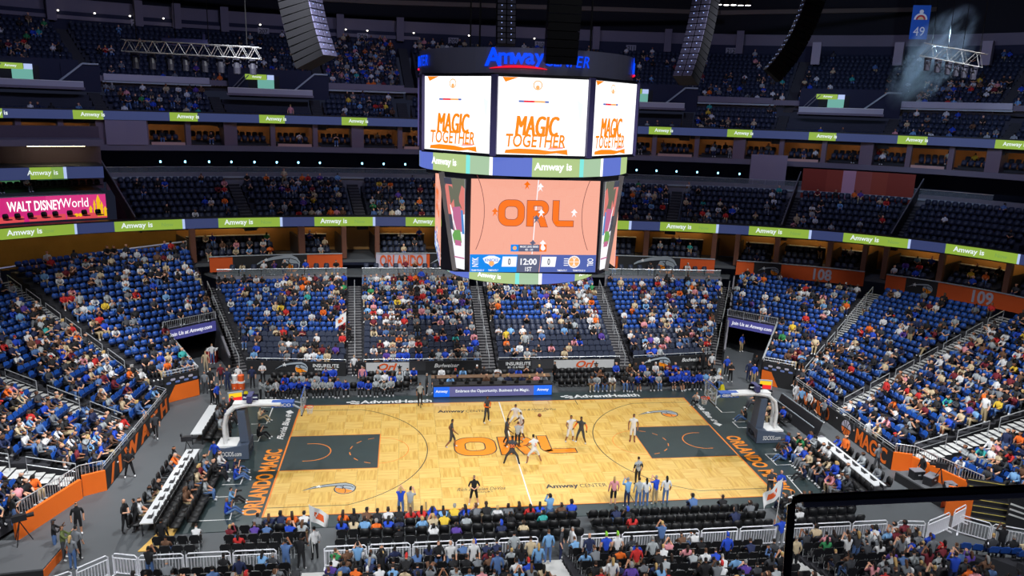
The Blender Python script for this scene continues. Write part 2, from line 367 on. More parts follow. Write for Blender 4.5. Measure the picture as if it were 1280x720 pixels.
# ------------------------------------------------------------------ seating bowl
M_tier = mat('dark_concrete_tier', srgb(48, 48, 54), .8, noise=(.8, .15))
M_tierU = mat('upper_dark_concrete', srgb(52, 54, 68), .85, noise=(.8, .15))
M_step = mat('pale_grey_concrete_step', srgb(204, 204, 202), .75, noise=(1.5, .1))
M_stepD = mat('grey_concrete_step', srgb(112, 110, 112), .8, noise=(1.5, .12))
M_wallg = mat('grey_concrete_wall', srgb(128, 126, 134), .75, noise=(.9, .1))
M_slab = mat('grey_lilac_slab', srgb(120, 112, 128), .7, noise=(.5, .08))
M_rail = mat('brushed_steel_rail', srgb(205, 208, 212), .3, .4)
M_glass = mat('rail_glass', srgb(150, 160, 165), .08, alpha=.28)
M_bandk = mat('black_vinyl_banner', (.018, .018, .02), .6)
M_bando = mat('orange_vinyl_banner', srgb(226, 92, 32), .6)
M_navyw = mat('dark_blue_wall_paint', srgb(30, 34, 62), .8)
SEATS = []      # x, y, z, rot, kind, section
def lerp(a, b, t): return a+(b-a)*t
def resample(pts, s):
    P = np.array(pts, float); d = np.concatenate([[0], np.cumsum(np.linalg.norm(np.diff(P[:, :2], axis=0), axis=1))]); tot = d[-1]
    s = np.asarray(s)*tot
    return np.stack([np.interp(s, d, P[:, k]) for k in range(P.shape[1])], 1), tot
def tier(inner, outer, n, z0, z1, section, kind, zb=0.0, m=None, seat=True, m_=12, pitch=.53, sides=True, label=None, nav=0, power=1.0):
    """stepped tier between two plan polylines; n rows; seats on every row"""
    ss = np.linspace(0, 1, m_); I = resample(inner, ss)[0]; O = resample(outer, ss)[0]
    mb = MB(); zz = [z0+(z1-z0)*(i/max(1, n-1))**power for i in range(n)]
    for i in range(n):
        A = lerp(I, O, i/n); B = lerp(I, O, (i+1)/n); z = zz[i]; zp = zz[i-1] if i else max(zb, z0-.5)
        k = len(mb.v)
        mb.v += [(p[0], p[1], zp) for p in A]+[(p[0], p[1], z) for p in A]+[(p[0], p[1], z) for p in B]
        for j in range(m_-1):
            mb.f += [(k+j, k+j+1, k+m_+j+1, k+m_+j), (k+m_+j, k+m_+j+1, k+2*m_+j+1, k+2*m_+j)]; mb.m += [0, 0]
        if sides:
            for e in (0, m_-1):
                k = len(mb.v); mb.v += [(A[e][0], A[e][1], zb), (B[e][0], B[e][1], zb), (B[e][0], B[e][1], z), (A[e][0], A[e][1], z)]; mb.f.append((k, k+1, k+2, k+3)); mb.m.append(0)
        if seat:
            C = lerp(I, O, (i+.66)/n); L = np.linalg.norm(np.diff(C[:, :2], axis=0), axis=1).sum(); c = int((L-.1)/pitch)
            if c > 0:
                q = ((np.arange(c)+.5)*pitch+(L-c*pitch)/2)/L; pos = resample(C, q)[0]; I2 = resample(np.concatenate([I], 0), q)[0]; O2 = resample(O, q)[0]
                for j in range(c):
                    tq = resample(C, [max(0, q[j]-.02), min(1, q[j]+.02)])[0]; t = tq[1]-tq[0]; d = I2[j]-O2[j]
                    nn = np.array([-t[1], t[0]]); nn = nn if nn@d[:2] > 0 else -nn
                    SEATS.append((pos[j][0], pos[j][1], z, math.atan2(nn[1], nn[0])-PI/2, (kind if i >= nav else 'navy'), section, (j+.5)/c, 1-(i+.5)/n, i))
    o = struct(mb.build('seating_tier', m or M_tier, fix=False), label or 'stepped concrete seating tier'); return o
def stairs(p0, p1, w_, n, m=None, zb=None):
    """aisle steps from p0 (low) to p1 (high)"""
    p0, p1 = np.array(p0, float), np.array(p1, float); d = p1-p0; h = d[:2]/np.linalg.norm(d[:2]); s = np.array([-h[1], h[0]])*w_/2
    mb = MB()
    for i in range(n):
        a = p0[:2]+d[:2]*i/n; b = p0[:2]+d[:2]*(i+1)/n; z = p0[2]+d[2]*(i+1)/n; zl = (zb if zb is not None else max(0, z-.6))
        k = len(mb.m); mb.prism([a-s, a+s, b+s, b-s], zl, z); mb.m[k:] = [1, 0, 1, 1, 1, 1]  # risers and sides coloured dark to paint in their shadow
    return struct(mb.build('aisle_stairs', [m or M_step, M_tier]), 'flight of concrete aisle steps')
def railing(pts, h=.95, label='steel guard railing', bal=.0, post=1.6, r=.028, group=None, mid=True, bw=.022):
    P = [np.array(p, float) for p in pts]; root = thing('guard_railing', label, 'railing', tuple(P[0]), 0, group); o0 = P[0]
    mb = MB(); mb.tube([p-o0+np.array([0, 0, h]) for p in P], r, 6)
    if mid: mb.tube([p-o0+np.array([0, 0, .12 if bal else h*.52]) for p in P], r*.8, 6)
    mb.build('rail', M_rail, root)
    mb = MB(); mb2 = MB()
    for a, b in zip(P[:-1], P[1:]):
        L = np.linalg.norm(b-a); k = max(1, int(round(L/post)))
        for i in range(k+1):
            q = lerp(a, b, i/k)-o0; mb.bar(q, q+np.array([0, 0, h]), .05, .05)
        if bal:
            k = max(1, int(L/bal))
            for i in range(k):
                q = lerp(a, b, (i+.5)/k)-o0; mb2.bar(q+np.array([0, 0, .12]), q+np.array([0, 0, h]), bw, bw)
    mb.build('post', M_rail, root)['kind'] = 'stuff'
    if bal: mb2.build('baluster', M_rail, root)['kind'] = 'stuff'
    return root

# far side of the lower bowl, four sections between five aisles
NF = 16; ZF0, ZF1 = .5, 4.25
tier([(-19.3, 15.1), (-11.5, 14.2)], [(-24.3, 26.4), (-12.3, 27.3)], NF, ZF0, ZF1, 'farA', 'blue', nav=5)
tier([(-10.3, 14.2), (-.65, 14.2)], [(-11.1, 27.3), (-.7, 27.3)], NF, ZF0, ZF1, 'farB', 'blue', nav=7)
tier([(.65, 14.2), (11.0, 14.2)], [(.7, 27.3), (11.7, 27.3)], NF, ZF0, ZF1, 'farC', 'blue', nav=7)
tier([(12.2, 14.2), (19.3, 15.1)], [(12.9, 27.3), (25.2, 26.6)], NF, ZF0, ZF1, 'farD', 'blue', nav=5)
for x0, y0, x1, y1 in ((-20.0, 15.2, -25.1, 26.6), (-10.9, 14.1, -11.7, 27.3), (0, 14.1, 0, 27.3), (11.6, 14.1, 12.3, 27.3), (20.0, 15.2, 26.0, 26.8)):
    stairs((x0, y0, .0), (x1, y1, ZF1), 1.15, 2*NF, M_stepD, zb=0)
# corner sections over the tunnels and end sections, right (s=1) and left (s=-1)
for s in (1, -1):
    f = lambda l: [(s*x, y) for x, y in l]
    sd = 'R' if s > 0 else 'L'
    tier(f([(22.1, 10.9), (24.7, 9.1)]), f([(26.0, 16.3), (29.8, 13.3)]), 7, 1.5, 3.0, 'cornLow'+sd, 'blue')
    if s > 0:
        tier(f([(22.7, 19.5), (26.0, 16.3), (29.8, 13.3)]), f([(27.0, 27.4), (31.6, 24.1), (35.6, 19.0)]), 9, 3.3, 4.95, 'cornUp'+sd, 'blue', zb=3.0)
        tier(f([(23.6, 7.9), (23.6, 2.9)]), f([(36.7, 17.6), (42.0, 9.8)]), 21, .75, 5.6, 'end1'+sd, 'blue')
        tier(f([(23.5, 1.6), (23.3, -4.6)]), f([(42.6, 8.4), (45.5, -2.4)]), 23, .75, 5.9, 'end2'+sd, 'blue')
        stairs((24.9, 9.1, .6), (36.4, 18.4, 5.6), 1.25, 42, zb=0)
        stairs((23.7, 2.3, .4), (42.3, 9.1, 5.8), 1.25, 46, zb=0)
        stairs((24.9, -5.1, .7), (45.7, -3.6, 5.8), 1.1, 43, zb=0)
    else:
        tier(f([(22.7, 19.5), (26.0, 16.3), (29.8, 13.3)]), f([(26.9, 28.4), (33.3, 25.4), (38.6, 20.2)]), 13, 3.3, 7.1, 'cornUp'+sd, 'blue', zb=3.0)
        tier(f([(23.6, 7.9), (23.6, 2.9)]), f([(39.4, 19.3), (44.5, 10.6)]), 24, .75, 6.3, 'end1'+sd, 'blue')
        tier(f([(23.6, 1.6), (23.4, -3.6)]), f([(45.0, 9.2), (47.0, -4.4)]), 25, .75, 6.3, 'end2'+sd, 'blue')
        stairs((-24.9, 9.1, .6), (-39.1, 19.9, 6.3), 1.25, 48, zb=0)
        stairs((-23.7, 2.3, .4), (-44.9, 9.9, 6.2), 1.25, 50, zb=0)
        stairs((-24.9, -4.35, .7), (-47.2, -5.4, 6.2), 1.1, 47, zb=0)
    tier(f([(25.2, -6.3), (26.4, -9.7)]) if s > 0 else f([(25.2, -5.5), (26.4, -8.9)]), f([(45.8, -4.9), (42.0, -17.5)]) if s > 0 else f([(47.0, -6.4), (43.0, -18.5)]), 24, .75, 5.9, 'end3'+sd, 'blue')
# near side stand behind the white railings
NN = 10; ZN0, ZN1 = .35, .35+.21*9
near_x = [(-18.6, -11.7), (-10.5, -.6), (.6, 10.6), (11.8, 18.4)]
for i, (x0, x1) in enumerate(near_x):
    tier([(x0, -13.0), (x1, -13.0)], [(x0*1.02, -21.4), (x1*1.02, -21.4)], NN, ZN0, ZN1, 'near%d' % i, 'black', pitch=.53)
for x in (-11.1, 0, 11.2): stairs((x, -12.9, .0), (x*1.02, -21.4, ZN1), 1.1, 2*NN, zb=0)
tier([(19.6, -14.2), (22.6, -15.6)], [(27, -23.5), (33, -20.0)], 11, .5, 3.0, 'nearR', 'blue', pitch=.53)
tier([(-22.8, -15.6), (-19.8, -14.2)], [(-33, -20.0), (-27, -23.5)], 11, .5, 3.0, 'nearL', 'blue', pitch=.53)

# upper rings -------------------------------------------------------------
def zv(v, Y): return float(by(480, v, Y)[2])
TH0, TH1 = R(12), R(168)
_thc = {}
def th_px(u, v, z, a, b):              # angle of the ring point seen at a pixel column
    k = (round(z, 2), a, b)
    if k not in _thc:
        T = np.linspace(TH0-.1, TH1+.1, 700); U = []
        for t in T: p = ring(a, b, t); U.append(proj((p[0], p[1], z))[0])
        U = np.array(U); i0 = int(np.argmax(U)); i1 = int(np.argmin(U)); _thc[k] = (U[i0:i1+1][::-1], T[i0:i1+1][::-1])
    return float(np.interp(u, *_thc[k]))
def swp(name, a, b, t0, t1, prof, m, label=None, k=72, parent=None, kind='structure'):
    pts = ring_pts(a, b, t1, t0, max(2, int(k*abs(t1-t0)/2.7)))
    o = MB().sweep(pts, [(-d, z) for d, z in prof]).build(name, m, parent)
    if kind and parent is None: struct(o, label)
    return o
ZR0, ZR1 = zv(282, 31), zv(271, 31)          # ribbon board
ZB0, ZB1 = zv(333, 30.5), zv(316, 30.5)      # banner under the suites
ZC0, ZC1 = zv(266, 32.2)-.85, zv(223.5, 37.4)-.85
ZW0, ZW1, ZWg = ZC1+.1, zv(217, 38.2), zv(211, 38.2)
ZS0, ZS1 = zv(192, 40), zv(185.5, 40)
ZP = zv(178, 40); ZQ0, ZQ1 = zv(158, 40), zv(147.5, 40)
ZT0, ZT1 = zv(146, 41)-.85, zv(121, 44)-.85
ZU0, ZU1 = zv(115, 44.8), zv(108.5, 44.8)
ZV0, ZV1 = zv(106, 46)-.85, zv(51, 56)-.85
def ring_tier(a0, b0, a1, b1, n, z0, z1, us, section, kind='navy', wd=1.2, pitch=.56, m=None, step=None, power=1.0):
    """us: list of (theta_left, theta_right) spans"""
    for i, (tl, tr) in enumerate(us):
        tier(ring_pts(a0, b0, tl, tr, 14), ring_pts(a1, b1, tl, tr, 14), n, z0, z1, section+str(i), kind, zb=z0-.6, m=m or M_tierU, m_=14, pitch=pitch, power=power)
def aisle_spans(us, z, a, b, w_=1.2):
    """pixel columns of aisles -> spans between them and aisle angles"""
    t = [th_px(u, 0, z, a, b) for u in us]; g = w_/2/((a+b)/2)
    return [(t[i]-g, t[i+1]+g) for i in range(len(t)-1)], t
def ring_aisle(t, a0, b0, a1, b1, z0, z1, n, m=None, w_=1.1):
    p0, p1 = ring(a0, b0, t), ring(a1, b1, t); return stairs((p0[0], p0[1], z0), (p1[0], p1[1], z1), w_, n, m or M_stepD)
clubU = [152, 303, 447, 597, 700, 842, 985, 1128, 1290]
cs, ct = aisle_spans(clubU, (ZC0+ZC1)/2, 51.5, 34.5)
ring_tier(48.7, 31.7, 54.9, 37.9, 7, ZC0, ZC1, cs, 'club', pitch=.6)
for t in ct[1:-1]: ring_aisle(t, 48.7, 31.7, 54.9, 37.9, ZC0-.4, ZC1+.2, 14)
t3U = [-40, 128, 275, 398, 505, 640, 760, 858, 975, 1110, 1258, 1400]
s3, a3 = aisle_spans(t3U, ZT0+1, 59, 42)
ring_tier(57.6, 40.6, 61.6, 44.6, 5, ZT0, ZT1, s3, 'tierC')
for t in a3[1:-1]: ring_aisle(t, 57.6, 40.6, 61.6, 44.6, ZT0-.4, ZT1+.2, 10)
t4U = [-60, 105, 398, 510, 640, 760, 850, 990, 1140, 1262, 1420]
s4, a4 = aisle_spans(t4U, (ZV0+ZV1)/2, 66, 50)
ring_tier(62.4, 45.4, 73.0, 56.0, 12, ZV0, ZV1, s4, 'tierD', power=1.05)
for t in a4[1:-1]: ring_aisle(t, 62.4, 45.4, 73, 56, ZV0-.4, ZV1, 26)
# walls, slabs and ribbon bodies of the rings
tL = th_px(152, 0, 12, 51.5, 34.5)
swp('trim_1', 48, 31, TH0, TH1, [(0, ZR0-.05), (.9, ZR0-.05), (.9, ZR1+.1), (0, ZR1+.1)], M_dark, 'dark body behind the lower ribbon board')
swp('wall_club_back', 55.2, 38.2, TH0, tL, [(0, ZC1-.3), (.5, ZC1-.3), (.5, ZW1), (0, ZW1)], M_wallg, 'low grey wall behind the club seats')
swp('wall_concourse', 61.5, 44.5, TH0, TH1, [(0, ZW1-1.5), (.4, ZW1-1.5), (.4, ZS1), (0, ZS1)], M_navyw, 'dark concourse back wall above the club seats')
swp('floor_concourse', 55.5, 38.5, TH0, TH1, [(0, ZW1-.75), (6.5, ZW1-.75), (6.5, ZW1-.55), (0, ZW1-.55)], M_floor, 'club concourse floor')
swp('trim_2', 57, 40, TH0, TH1, [(0, ZS0), (6, ZS0), (6, ZS1-.1), (0.3, ZS1-.1), (.3, ZS1), (0, ZS1)], M_slab, 'grey concrete slab edge of the upper suite level')
swp('trim_3', 56.9, 39.9, TH0, TH1, [(0, ZQ0), (.8, ZQ0), (.8, ZQ1+.1), (0, ZQ1+.1)], M_dark, 'dark body behind the upper ribbon board')
swp('wall_suite_back', 62.6, 45.6, TH0, TH1, [(0, ZS1), (.3, ZS1), (.3, ZQ1), (0, ZQ1)], mat('warm_suite_wall', srgb(150, 108, 74), .7, noise=(.4, .25)), 'warm back wall of the upper suites')
swp('trim_4', 61.9, 44.9, TH0, TH1, [(0, ZU0), (.6, ZU0), (.6, ZU1), (0, ZU1)], M_slab, 'grey slab edge between the upper tiers')
swp('wall_top', 73.6, 56.6, TH0, TH1, [(0, ZV1-1), (.5, ZV1-1), (.5, ZV1+2.0), (0, ZV1+2.0)], M_navyw, 'dark blue wall behind the last row')
swp('trim_5', 73.5, 56.5, R(92), TH1, [(-.1, ZV1+1.15), (.5, ZV1+1.15), (.5, ZV1+1.55), (-.1, ZV1+1.55)], M_slab, 'grey ledge along the dark blue top wall')
swp('trim_6', 74.2, 57.2, TH0, TH1, [(0, ZV1+2.0), (.4, ZV1+2.0), (.4, ZV1+3.4), (0, ZV1+3.4)], M_slab, 'grey beam band at the top of the bowl')
swp('wall_upper', 77, 60, TH0, TH1, [(0, ZV1+2), (.5, ZV1+2), (.5, 42), (0, 42)], mat('black_curtain', (.012, .012, .018), .9), 'black curtain wall under the roof')
ceil = struct(MB().box((0, 5, 42.2), (190, 150, .4)).build('ceiling', mat('black_roof_deck', (.012, .013, .018), .9)), 'black roof deck')
# lower suites: floor, back wall, ceiling, banner wall
M_suite = mat('tan_suite_wall', srgb(170, 126, 70), .6, noise=(.5, .3))
tSL, tSR = th_px(240, 0, 8, 48, 31), TH0
swp('wall_suites', 52.4, 35.4, tSR, tSL, [(0, ZB1-.5), (.3, ZB1-.5), (.3, ZR0+.3), (0, ZR0+.3)], M_suite, 'tan back wall of the lower suites')
swp('ceiling_suites', 48.2, 31.2, TH0, TH1, [(0, ZR0), (5.5, ZR0), (5.5, ZR0+.15), (0, ZR0+.15)], M_dark, 'dark suite ceiling below the ribbon board')
swp('floor_suites', 47.5, 30.5, tSR, tSL, [(0, ZB1-.9), (5.5, ZB1-.9), (5.5, ZB1-.6), (0, ZB1-.6)], M_floor, 'suite floor')

# ------------------------------------------------------------------ ribbon boards, banners, suites, terrace
E_green = emat('ribbon_green', srgb(140, 172, 62), 1.0); E_green2 = emat('ribbon_green_dim', srgb(124, 160, 74), 1.0)
E_navy = emat('ribbon_navy', srgb(52, 62, 104), 1.0); E_lilac = emat('ribbon_pale_lilac', srgb(178, 196, 240), 1.0)
E_txt = emat('ribbon_white_text', srgb(226, 236, 236), 1.05); E_blueb = emat('ring_periwinkle', srgb(92, 112, 190), 1.0)
def ring_label(body, a, b, t, z, h, m, parent, sx=1.0, bold=.012, out=.03, name='lettering', L=None, shear=0):
    me = text_mesh(body, 1.0, 1.0, bold, shear, .004, 1.0, [m]).copy(); c = np.array([v.co for v in me.vertices]); lo, hi = c.min(0), c.max(0)
    sc = h/(hi[1]-lo[1]); me.transform(Matrix.Translation((-(lo[0]+hi[0])/2, -(lo[1]+hi[1])/2, 0))); me.transform(Matrix.Diagonal((sc*sx if L is None else L/(hi[0]-lo[0]), sc, 1, 1)))
    p = ring(a, b, t); q = ring(a, b, t-.01); xd = np.array([q[0]-p[0], q[1]-p[1]]); xd /= np.linalg.norm(xd); nd = np.array([xd[1], -xd[0]])
    o = link(name, me, parent); frame_on(o, (p[0]+nd[0]*out, p[1]+nd[1]*out, z), (xd[0], xd[1], 0), (nd[0], nd[1], 0)); return o
def seg(parent, name, a, b, t0, t1, z0, z1, m, th=.06):
    return swp(name, a, b, min(t0, t1), max(t0, t1), [(-th, z0), (0, z0), (0, z1), (-th, z1)], m, parent=parent, k=40)
rb = thing('ribbon_board', 'long green and navy LED ribbon board below the club seats', 'display')
zm = (ZR0+ZR1)/2
tp = lambda u: th_px(u, 0, zm, 48, 31)
greens = [(-60, 93), (143, 228), (273, 350), (393, 466), (507, 583), (623, 690), (700, 786), (825, 895), (936, 1011), (1054, 1135), (1182, 1272)]
for i, (u0, u1) in enumerate(greens):
    seg(rb, 'green_segment', 48, 31, tp(u0), tp(u1), ZR0, ZR1, E_green); seg(rb, 'pale_segment', 48, 31, tp(u1), tp(u1+3.2), ZR0, ZR1, E_lilac)
    nxt = greens[i+1][0] if i+1 < len(greens) else u1+60
    seg(rb, 'navy_segment', 48, 31, tp(u1+3.2), tp(nxt), ZR0, ZR1, E_navy)
    uc = lerp(u0, u1, .33) if i else 30
    ring_label('Amway is', 48, 31, tp(uc), zm+.02, .62, E_txt, rb, 1.0, .02, out=.24)
    ring_label('Now', 48, 31, tp(lerp(u0, u1, .78)), zm+.02, .36, E_green2, rb, 1.0, .02, out=.12)
rb2 = thing('ribbon_board', 'narrow navy LED ribbon board with small green tabs below the upper tiers', 'display')
zm2 = (ZQ0+ZQ1)/2; tq = lambda u: th_px(u, 0, zm2, 56.9, 39.9); zz0, zz1 = ZQ0+.03, ZQ1-.03
tabs = [(-28, 5), (91, 131), (212, 249), (324, 358), (427, 461), (530, 560), (620, 650), (715, 745), (811, 841), (909, 942), (1011, 1047), (1122, 1161), (1244, 1284)]
prev = -90
for u0, u1 in tabs:
    seg(rb2, 'navy_segment', 56.9, 39.9, tq(prev), tq(u0), zz0, zz1, E_navy); seg(rb2, 'green_segment', 56.9, 39.9, tq(u0), tq(u1-2), zz0, zz1, E_green)
    ring_label('Amway is', 56.9, 39.9, tq(u0+(u1-u0)*.62), zm2, .5, E_txt, rb2, 1.0, .02, out=.09); prev = u1-2
seg(rb2, 'navy_segment', 56.9, 39.9, tq(prev), tq(1400), zz0, zz1, E_navy)

M_lil = mat('pale_lilac_vinyl', srgb(190, 184, 200), .6)
tb = lambda u: th_px(u, 0, (ZB0+ZB1)/2, 47.4, 30.4)
def banner(label, segs, text=None, logo=None, extra=None):
    root = thing('fascia_banner', label, 'banner')
    for u0, u1, m in segs:
        seg(root, 'banner_panel', 47.4, 30.4, tb(u0), tb(u1), ZB0-.05, ZB1, m, .08)
    u0, u1 = segs[0][0], segs[-1][1]
    seg(root, 'ledge', 47.4, 30.4, tb(u0), tb(u1), ZB1, ZB1+.08, M_grey, .16)
    if text:
        for tx, u, h, m, *L_ in text: ring_label(tx, 47.4, 30.4, tb(u), (ZB0+ZB1)/2-.02, h, m, root, .85, .03, out=.14, L=L_[0] if L_ else None)
    if logo:
        t = tb(logo[0]); p = ring(47.4, 30.4, t); q = ring(47.4, 30.4, t-.01); xd = q-p; xd /= np.linalg.norm(xd); nd = np.array([xd[1], -xd[0]])
        r2 = thing('emblem_part', '', ''); del r2['label']; del r2['category']; r2.name = 'banner_emblem'; r2.parent = root
        frame_on(r2, (p[0]+nd[0]*.07, p[1]+nd[1]*.07, (ZB0+ZB1)/2), (xd[0], xd[1], 0), (nd[0], nd[1], 0)); comet(0, 0, logo[1], r2, 'emblem_piece')
    return root
# slanted joints between colours are approximated with stepped thin panels
banner('black and orange fascia banner with comet ball emblem beside the stairway above the blue section', [(262, 291, M_bando), (291, 384, M_bandk), (384, 428, M_bando)], logo=(345, 4.4))
banner('pale fascia banner with red striped lettering and a black emblem end', [(470, 533, M_lil), (533, 537, M_bando), (537, 660, M_bandk)], text=[('ORLANDO', 502, 1.15, M_bando, 4.3)], logo=(562, 4.0))
banner('orange fascia banner with large ball emblem on black beyond the scoreboard', [(700, 764, M_bandk), (764, 772, M_bando), (772, 850, M_bandk), (850, 893, M_bando)], logo=(815, 5.0))
banner('orange fascia banner numbered 108 under the corner suites', [(920, 942, M_bando), (942, 976, M_bandk), (976, 1080, M_bando)], text=[('108', 1028, 1.15, M_lil)], logo=(960, 2.1))
banner('orange fascia banner numbered 109 under the end suites', [(1107, 1132, M_bando), (1132, 1172, M_bandk), (1172, 1300, M_bando)], text=[('109', 1229, 1.2, M_lil)], logo=(1150, 2.2))
# suites: seats, partitions, counters, lamps
M_part = mat('brown_suite_column', srgb(110, 70, 54), .6, noise=(.6, .15)); E_warm = emat('warm_suite_lamp', (1.0, .66, .28), 9.0)
su = [(240, 376), (376, 428), (472, 555), (555, 640), (640, 740), (740, 808), (808, 893), (922, 972), (972, 1038), (1038, 1082), (1108, 1178), (1178, 1262), (1262, 1380)]
sz0 = ZB1-.5
for i, (u0, u1) in enumerate(su):
    z_ = 8.3; t0, t1 = th_px(u0+3, 0, z_, 48, 31), th_px(u1-3, 0, z_, 48, 31); tm = lerp(t0, t1, .8)
    tier(ring_pts(47.6, 30.6, t0, tm, 6), ring_pts(50.6, 33.6, t0, tm, 6), 3, sz0, sz0+.95, 'suite%d' % i, 'navy', zb=ZB1-.6, m=M_tier, m_=7, pitch=.62, label='stepped suite seating platform')
    for t in (t0+.006, t1-.006):
        p, q = ring(47.5, 30.5, t), ring(52.3, 35.3, t); d = (q-p)/np.linalg.norm(q-p)
        o = MB().bar((p[0], p[1], (ZB1-.5+ZR0)/2), tuple(p+d*.5)+((ZB1-.5+ZR0)/2,), .45, ZR0-ZB1+.5).build('wall_suite_pier', M_part); struct(o, 'brown pier between suites')
        o = MB().bar(tuple(p+d*.5)+((ZB1-.5+ZR0)/2-.6,), (q[0], q[1], (ZB1-.5+ZR0)/2-.6), .12, ZR0-ZB1-.7).build('wall_suite_partition', M_dark); struct(o, 'dark partition between suites')
    c = thing('suite_counter', 'pale drink counter at the back of a warm lit suite', 'counter', group='suite counters')
    seg(c, 'counter_top', 51.0, 34.0, t0-.004, tm, sz0+1.9, sz0+1.96, M_grey, .5); seg(c, 'counter_front', 51.2, 34.2, t0-.004, tm, sz0+.6, sz0+1.9, M_dark, .1)
    lm = thing('suite_lamp', 'warm ceiling light inside a suite below the ribbon board', 'lamp', group='suite ceiling lights')
    seg(lm, 'diffuser', 51.6, 34.6, lerp(t0, t1, .15), lerp(t0, t1, .85), ZR0-.12, ZR0-.04, E_warm, .18)
# upper suites
M_lilw = mat('lilac_grey_pier', srgb(122, 104, 118), .7); us_ = list(range(-30, 1400, 53))
E_warm2 = emat('warm_upper_suite_lamp', (1.0, .66, .3), 9.0)
for i, u in enumerate(us_[:-1]):
    t0, t1 = th_px(u, 0, 18, 57.4, 40.4), th_px(us_[i+1], 0, 18, 57.4, 40.4)
    if 520 < u < 760: continue
    p, q = ring(57.3, 40.3, t0), ring(62.4, 45.4, t0); d = (q-p)/np.linalg.norm(q-p)
    struct(MB().bar((p[0], p[1], (ZS1+ZQ0)/2), tuple(p+d*(.6 if i % 3 else 2.2))+((ZS1+ZQ0)/2,), .5 if i % 3 else 1.3, ZQ0-ZS1).build('wall_upper_pier', M_lilw), 'lilac grey pier between upper suites')
    tm = lerp(t0, t1, .9)
    tier(ring_pts(57.6, 40.6, t0-.01, tm, 4), ring_pts(59.6, 42.6, t0-.01, tm, 4), 2, ZS1+.05, ZS1+.4, 'usuite%d' % i, 'navy', zb=ZS1, m=M_tier, m_=5, pitch=.62, label='upper suite seating platform')
    lm = thing('suite_lamp', 'warm ceiling light inside an upper suite above the dark concourse', 'lamp', group='upper suite ceiling lights')
    seg(lm, 'diffuser', 61.2, 44.2, lerp(t0, t1, .25), lerp(t0, t1, .8), ZQ0-.1, ZQ0-.02, E_warm2, .15)
    if i % 3 == 1:
        pt = seg(None, 'trim_suite_front', 57.1, 40.1, lerp(t0, t1, .1), lerp(t0, t1, .9), ZS1, ZS1+.28, mat('pink_lit_ledge', srgb(214, 170, 160), .6), .1); struct(pt, 'pale pink suite front panel')
# terrace behind the far lower seats
zt0, zt1, ztg = ZF1+.1, zv(343, 27.7), zv(335, 27.7)
tpts = [(-24.2, 26.7), (-12.4, 27.6)], [(-11.0, 27.6), (-.7, 27.6)], [(.7, 27.6), (11.6, 27.6)], [(13.0, 27.6), (25.0, 26.9)]
for k, pl in enumerate(tpts):
    struct(MB().sweep(pl[::-1], [(0, 3.0), (-.25, 3.0), (-.25, zt1), (0, zt1)]).build('wall_terrace_%d' % (k+1), M_wallg), 'low grey wall at the top of the far lower seats')
    g = thing('glass_balustrade', 'glass balustrade with pale rail on the terrace wall above the far lower seats', 'balustrade', group='terrace balustrades')
    n = max(1, int(abs(pl[1][0]-pl[0][0])/1.7)); a, b = np.array(pl[0]), np.array(pl[1])
    for i in range(n):
        p, q = lerp(a, b, (i+.02)/n), lerp(a, b, (i+.98)/n); MB().bar((p[0], p[1]+.1, (zt1+ztg)/2), (q[0], q[1]+.1, (zt1+ztg)/2), .02, ztg-zt1).build('glass_pane', M_glass, g)
    MB().tube([(a[0], a[1]+.1, ztg), (b[0], b[1]+.1, ztg)], .035, 6).build('top_rail', M_rail, g)
struct(MB().prism([(-24.6, 27.2), (-12, 27.85), (12, 27.85), (26, 27.1), (27, 29), (13.5, 31), (-13.5, 31), (-26, 29)], ZB0-.5, ZB0-.3).build('floor_terrace', M_floor), 'terrace floor')
for x in np.arange(-23, 24.5, .95):
    if min(abs(x+11.7), abs(x), abs(x-12.3)) < .9: continue
    SEATS.append((x, 28.7-max(0, abs(x)-14)*.11, ZB0-.3, PI, 'navy', 'terrace', .5, .5))
# club back glass, club lamps on tables
g = thing('glass_balustrade', 'long glass balustrade on the grey wall behind the club seats', 'balustrade')
for i in range(60):
    t = lerp(tL, TH0+.3, (i+.01)/60), lerp(tL, TH0+.3, (i+.98)/60); seg(g, 'glass_pane', 55.35, 38.35, t[0], t[1], ZW1, ZWg, M_glass, .02)
seg(g, 'top_rail', 55.35, 38.35, tL, TH0+.3, ZWg, ZWg+.05, M_rail, .06)
ledge = seg(None, 'trim_7', 55.2, 38.2, tL, TH0+.3, ZC1+.75, ZC1+.95, M_grey, .12); struct(ledge, 'pale ledge above the last club row')
E_cyan = emat('cyan_lamp', (.25, .7, 1.0), 5.0)
for u in (199, 230, 260, 288, 317, 345, 372, 399, 452, 479, 506, 796, 821, 846, 872, 898, 925):
    t = th_px(u, 0, ZWg+.5, 57, 40); p = ring(56.6, 39.6, t)
    r_ = thing('table_lamp', 'small glowing cyan lamp on a drink table of the dark club concourse', 'lamp', (p[0], p[1], ZW1-.55), group='cyan concourse table lamps')
    MB().lathe([(.2, 0), (.03, .03), (.03, 1.0), (.38, 1.02), (.38, 1.06), (.04, 1.08), (.04, 1.38)], n=10).build('drink_table', M_dark, r_)
    MB().lathe([(.05, 1.38), (.09, 1.43), (.09, 1.56), (.04, 1.6)], n=8).build('glowing_shade', E_cyan, r_)
# parapets that slope along the club aisles at the corners
for t in (ct[0], ct[6], ct[7]):
    p, q = ring(48.3, 31.3, t), ring(56.5, 39.5, t)
    o = MB().bar((p[0], p[1], ZC0+.3), (q[0], q[1], ZC1+2.2), .16, 1.1).build('wall_stair_parapet', M_dark); struct(o, 'dark sloping stair parapet')
    mb = MB().tube([(p[0], p[1], ZC0+.95), (q[0], q[1], ZC1+2.85)], .06, 6); tag(mb.build('stair_handrail', M_wallg), 'grey handrail sloping along a club corner stair', 'railing', 'club corner handrails')
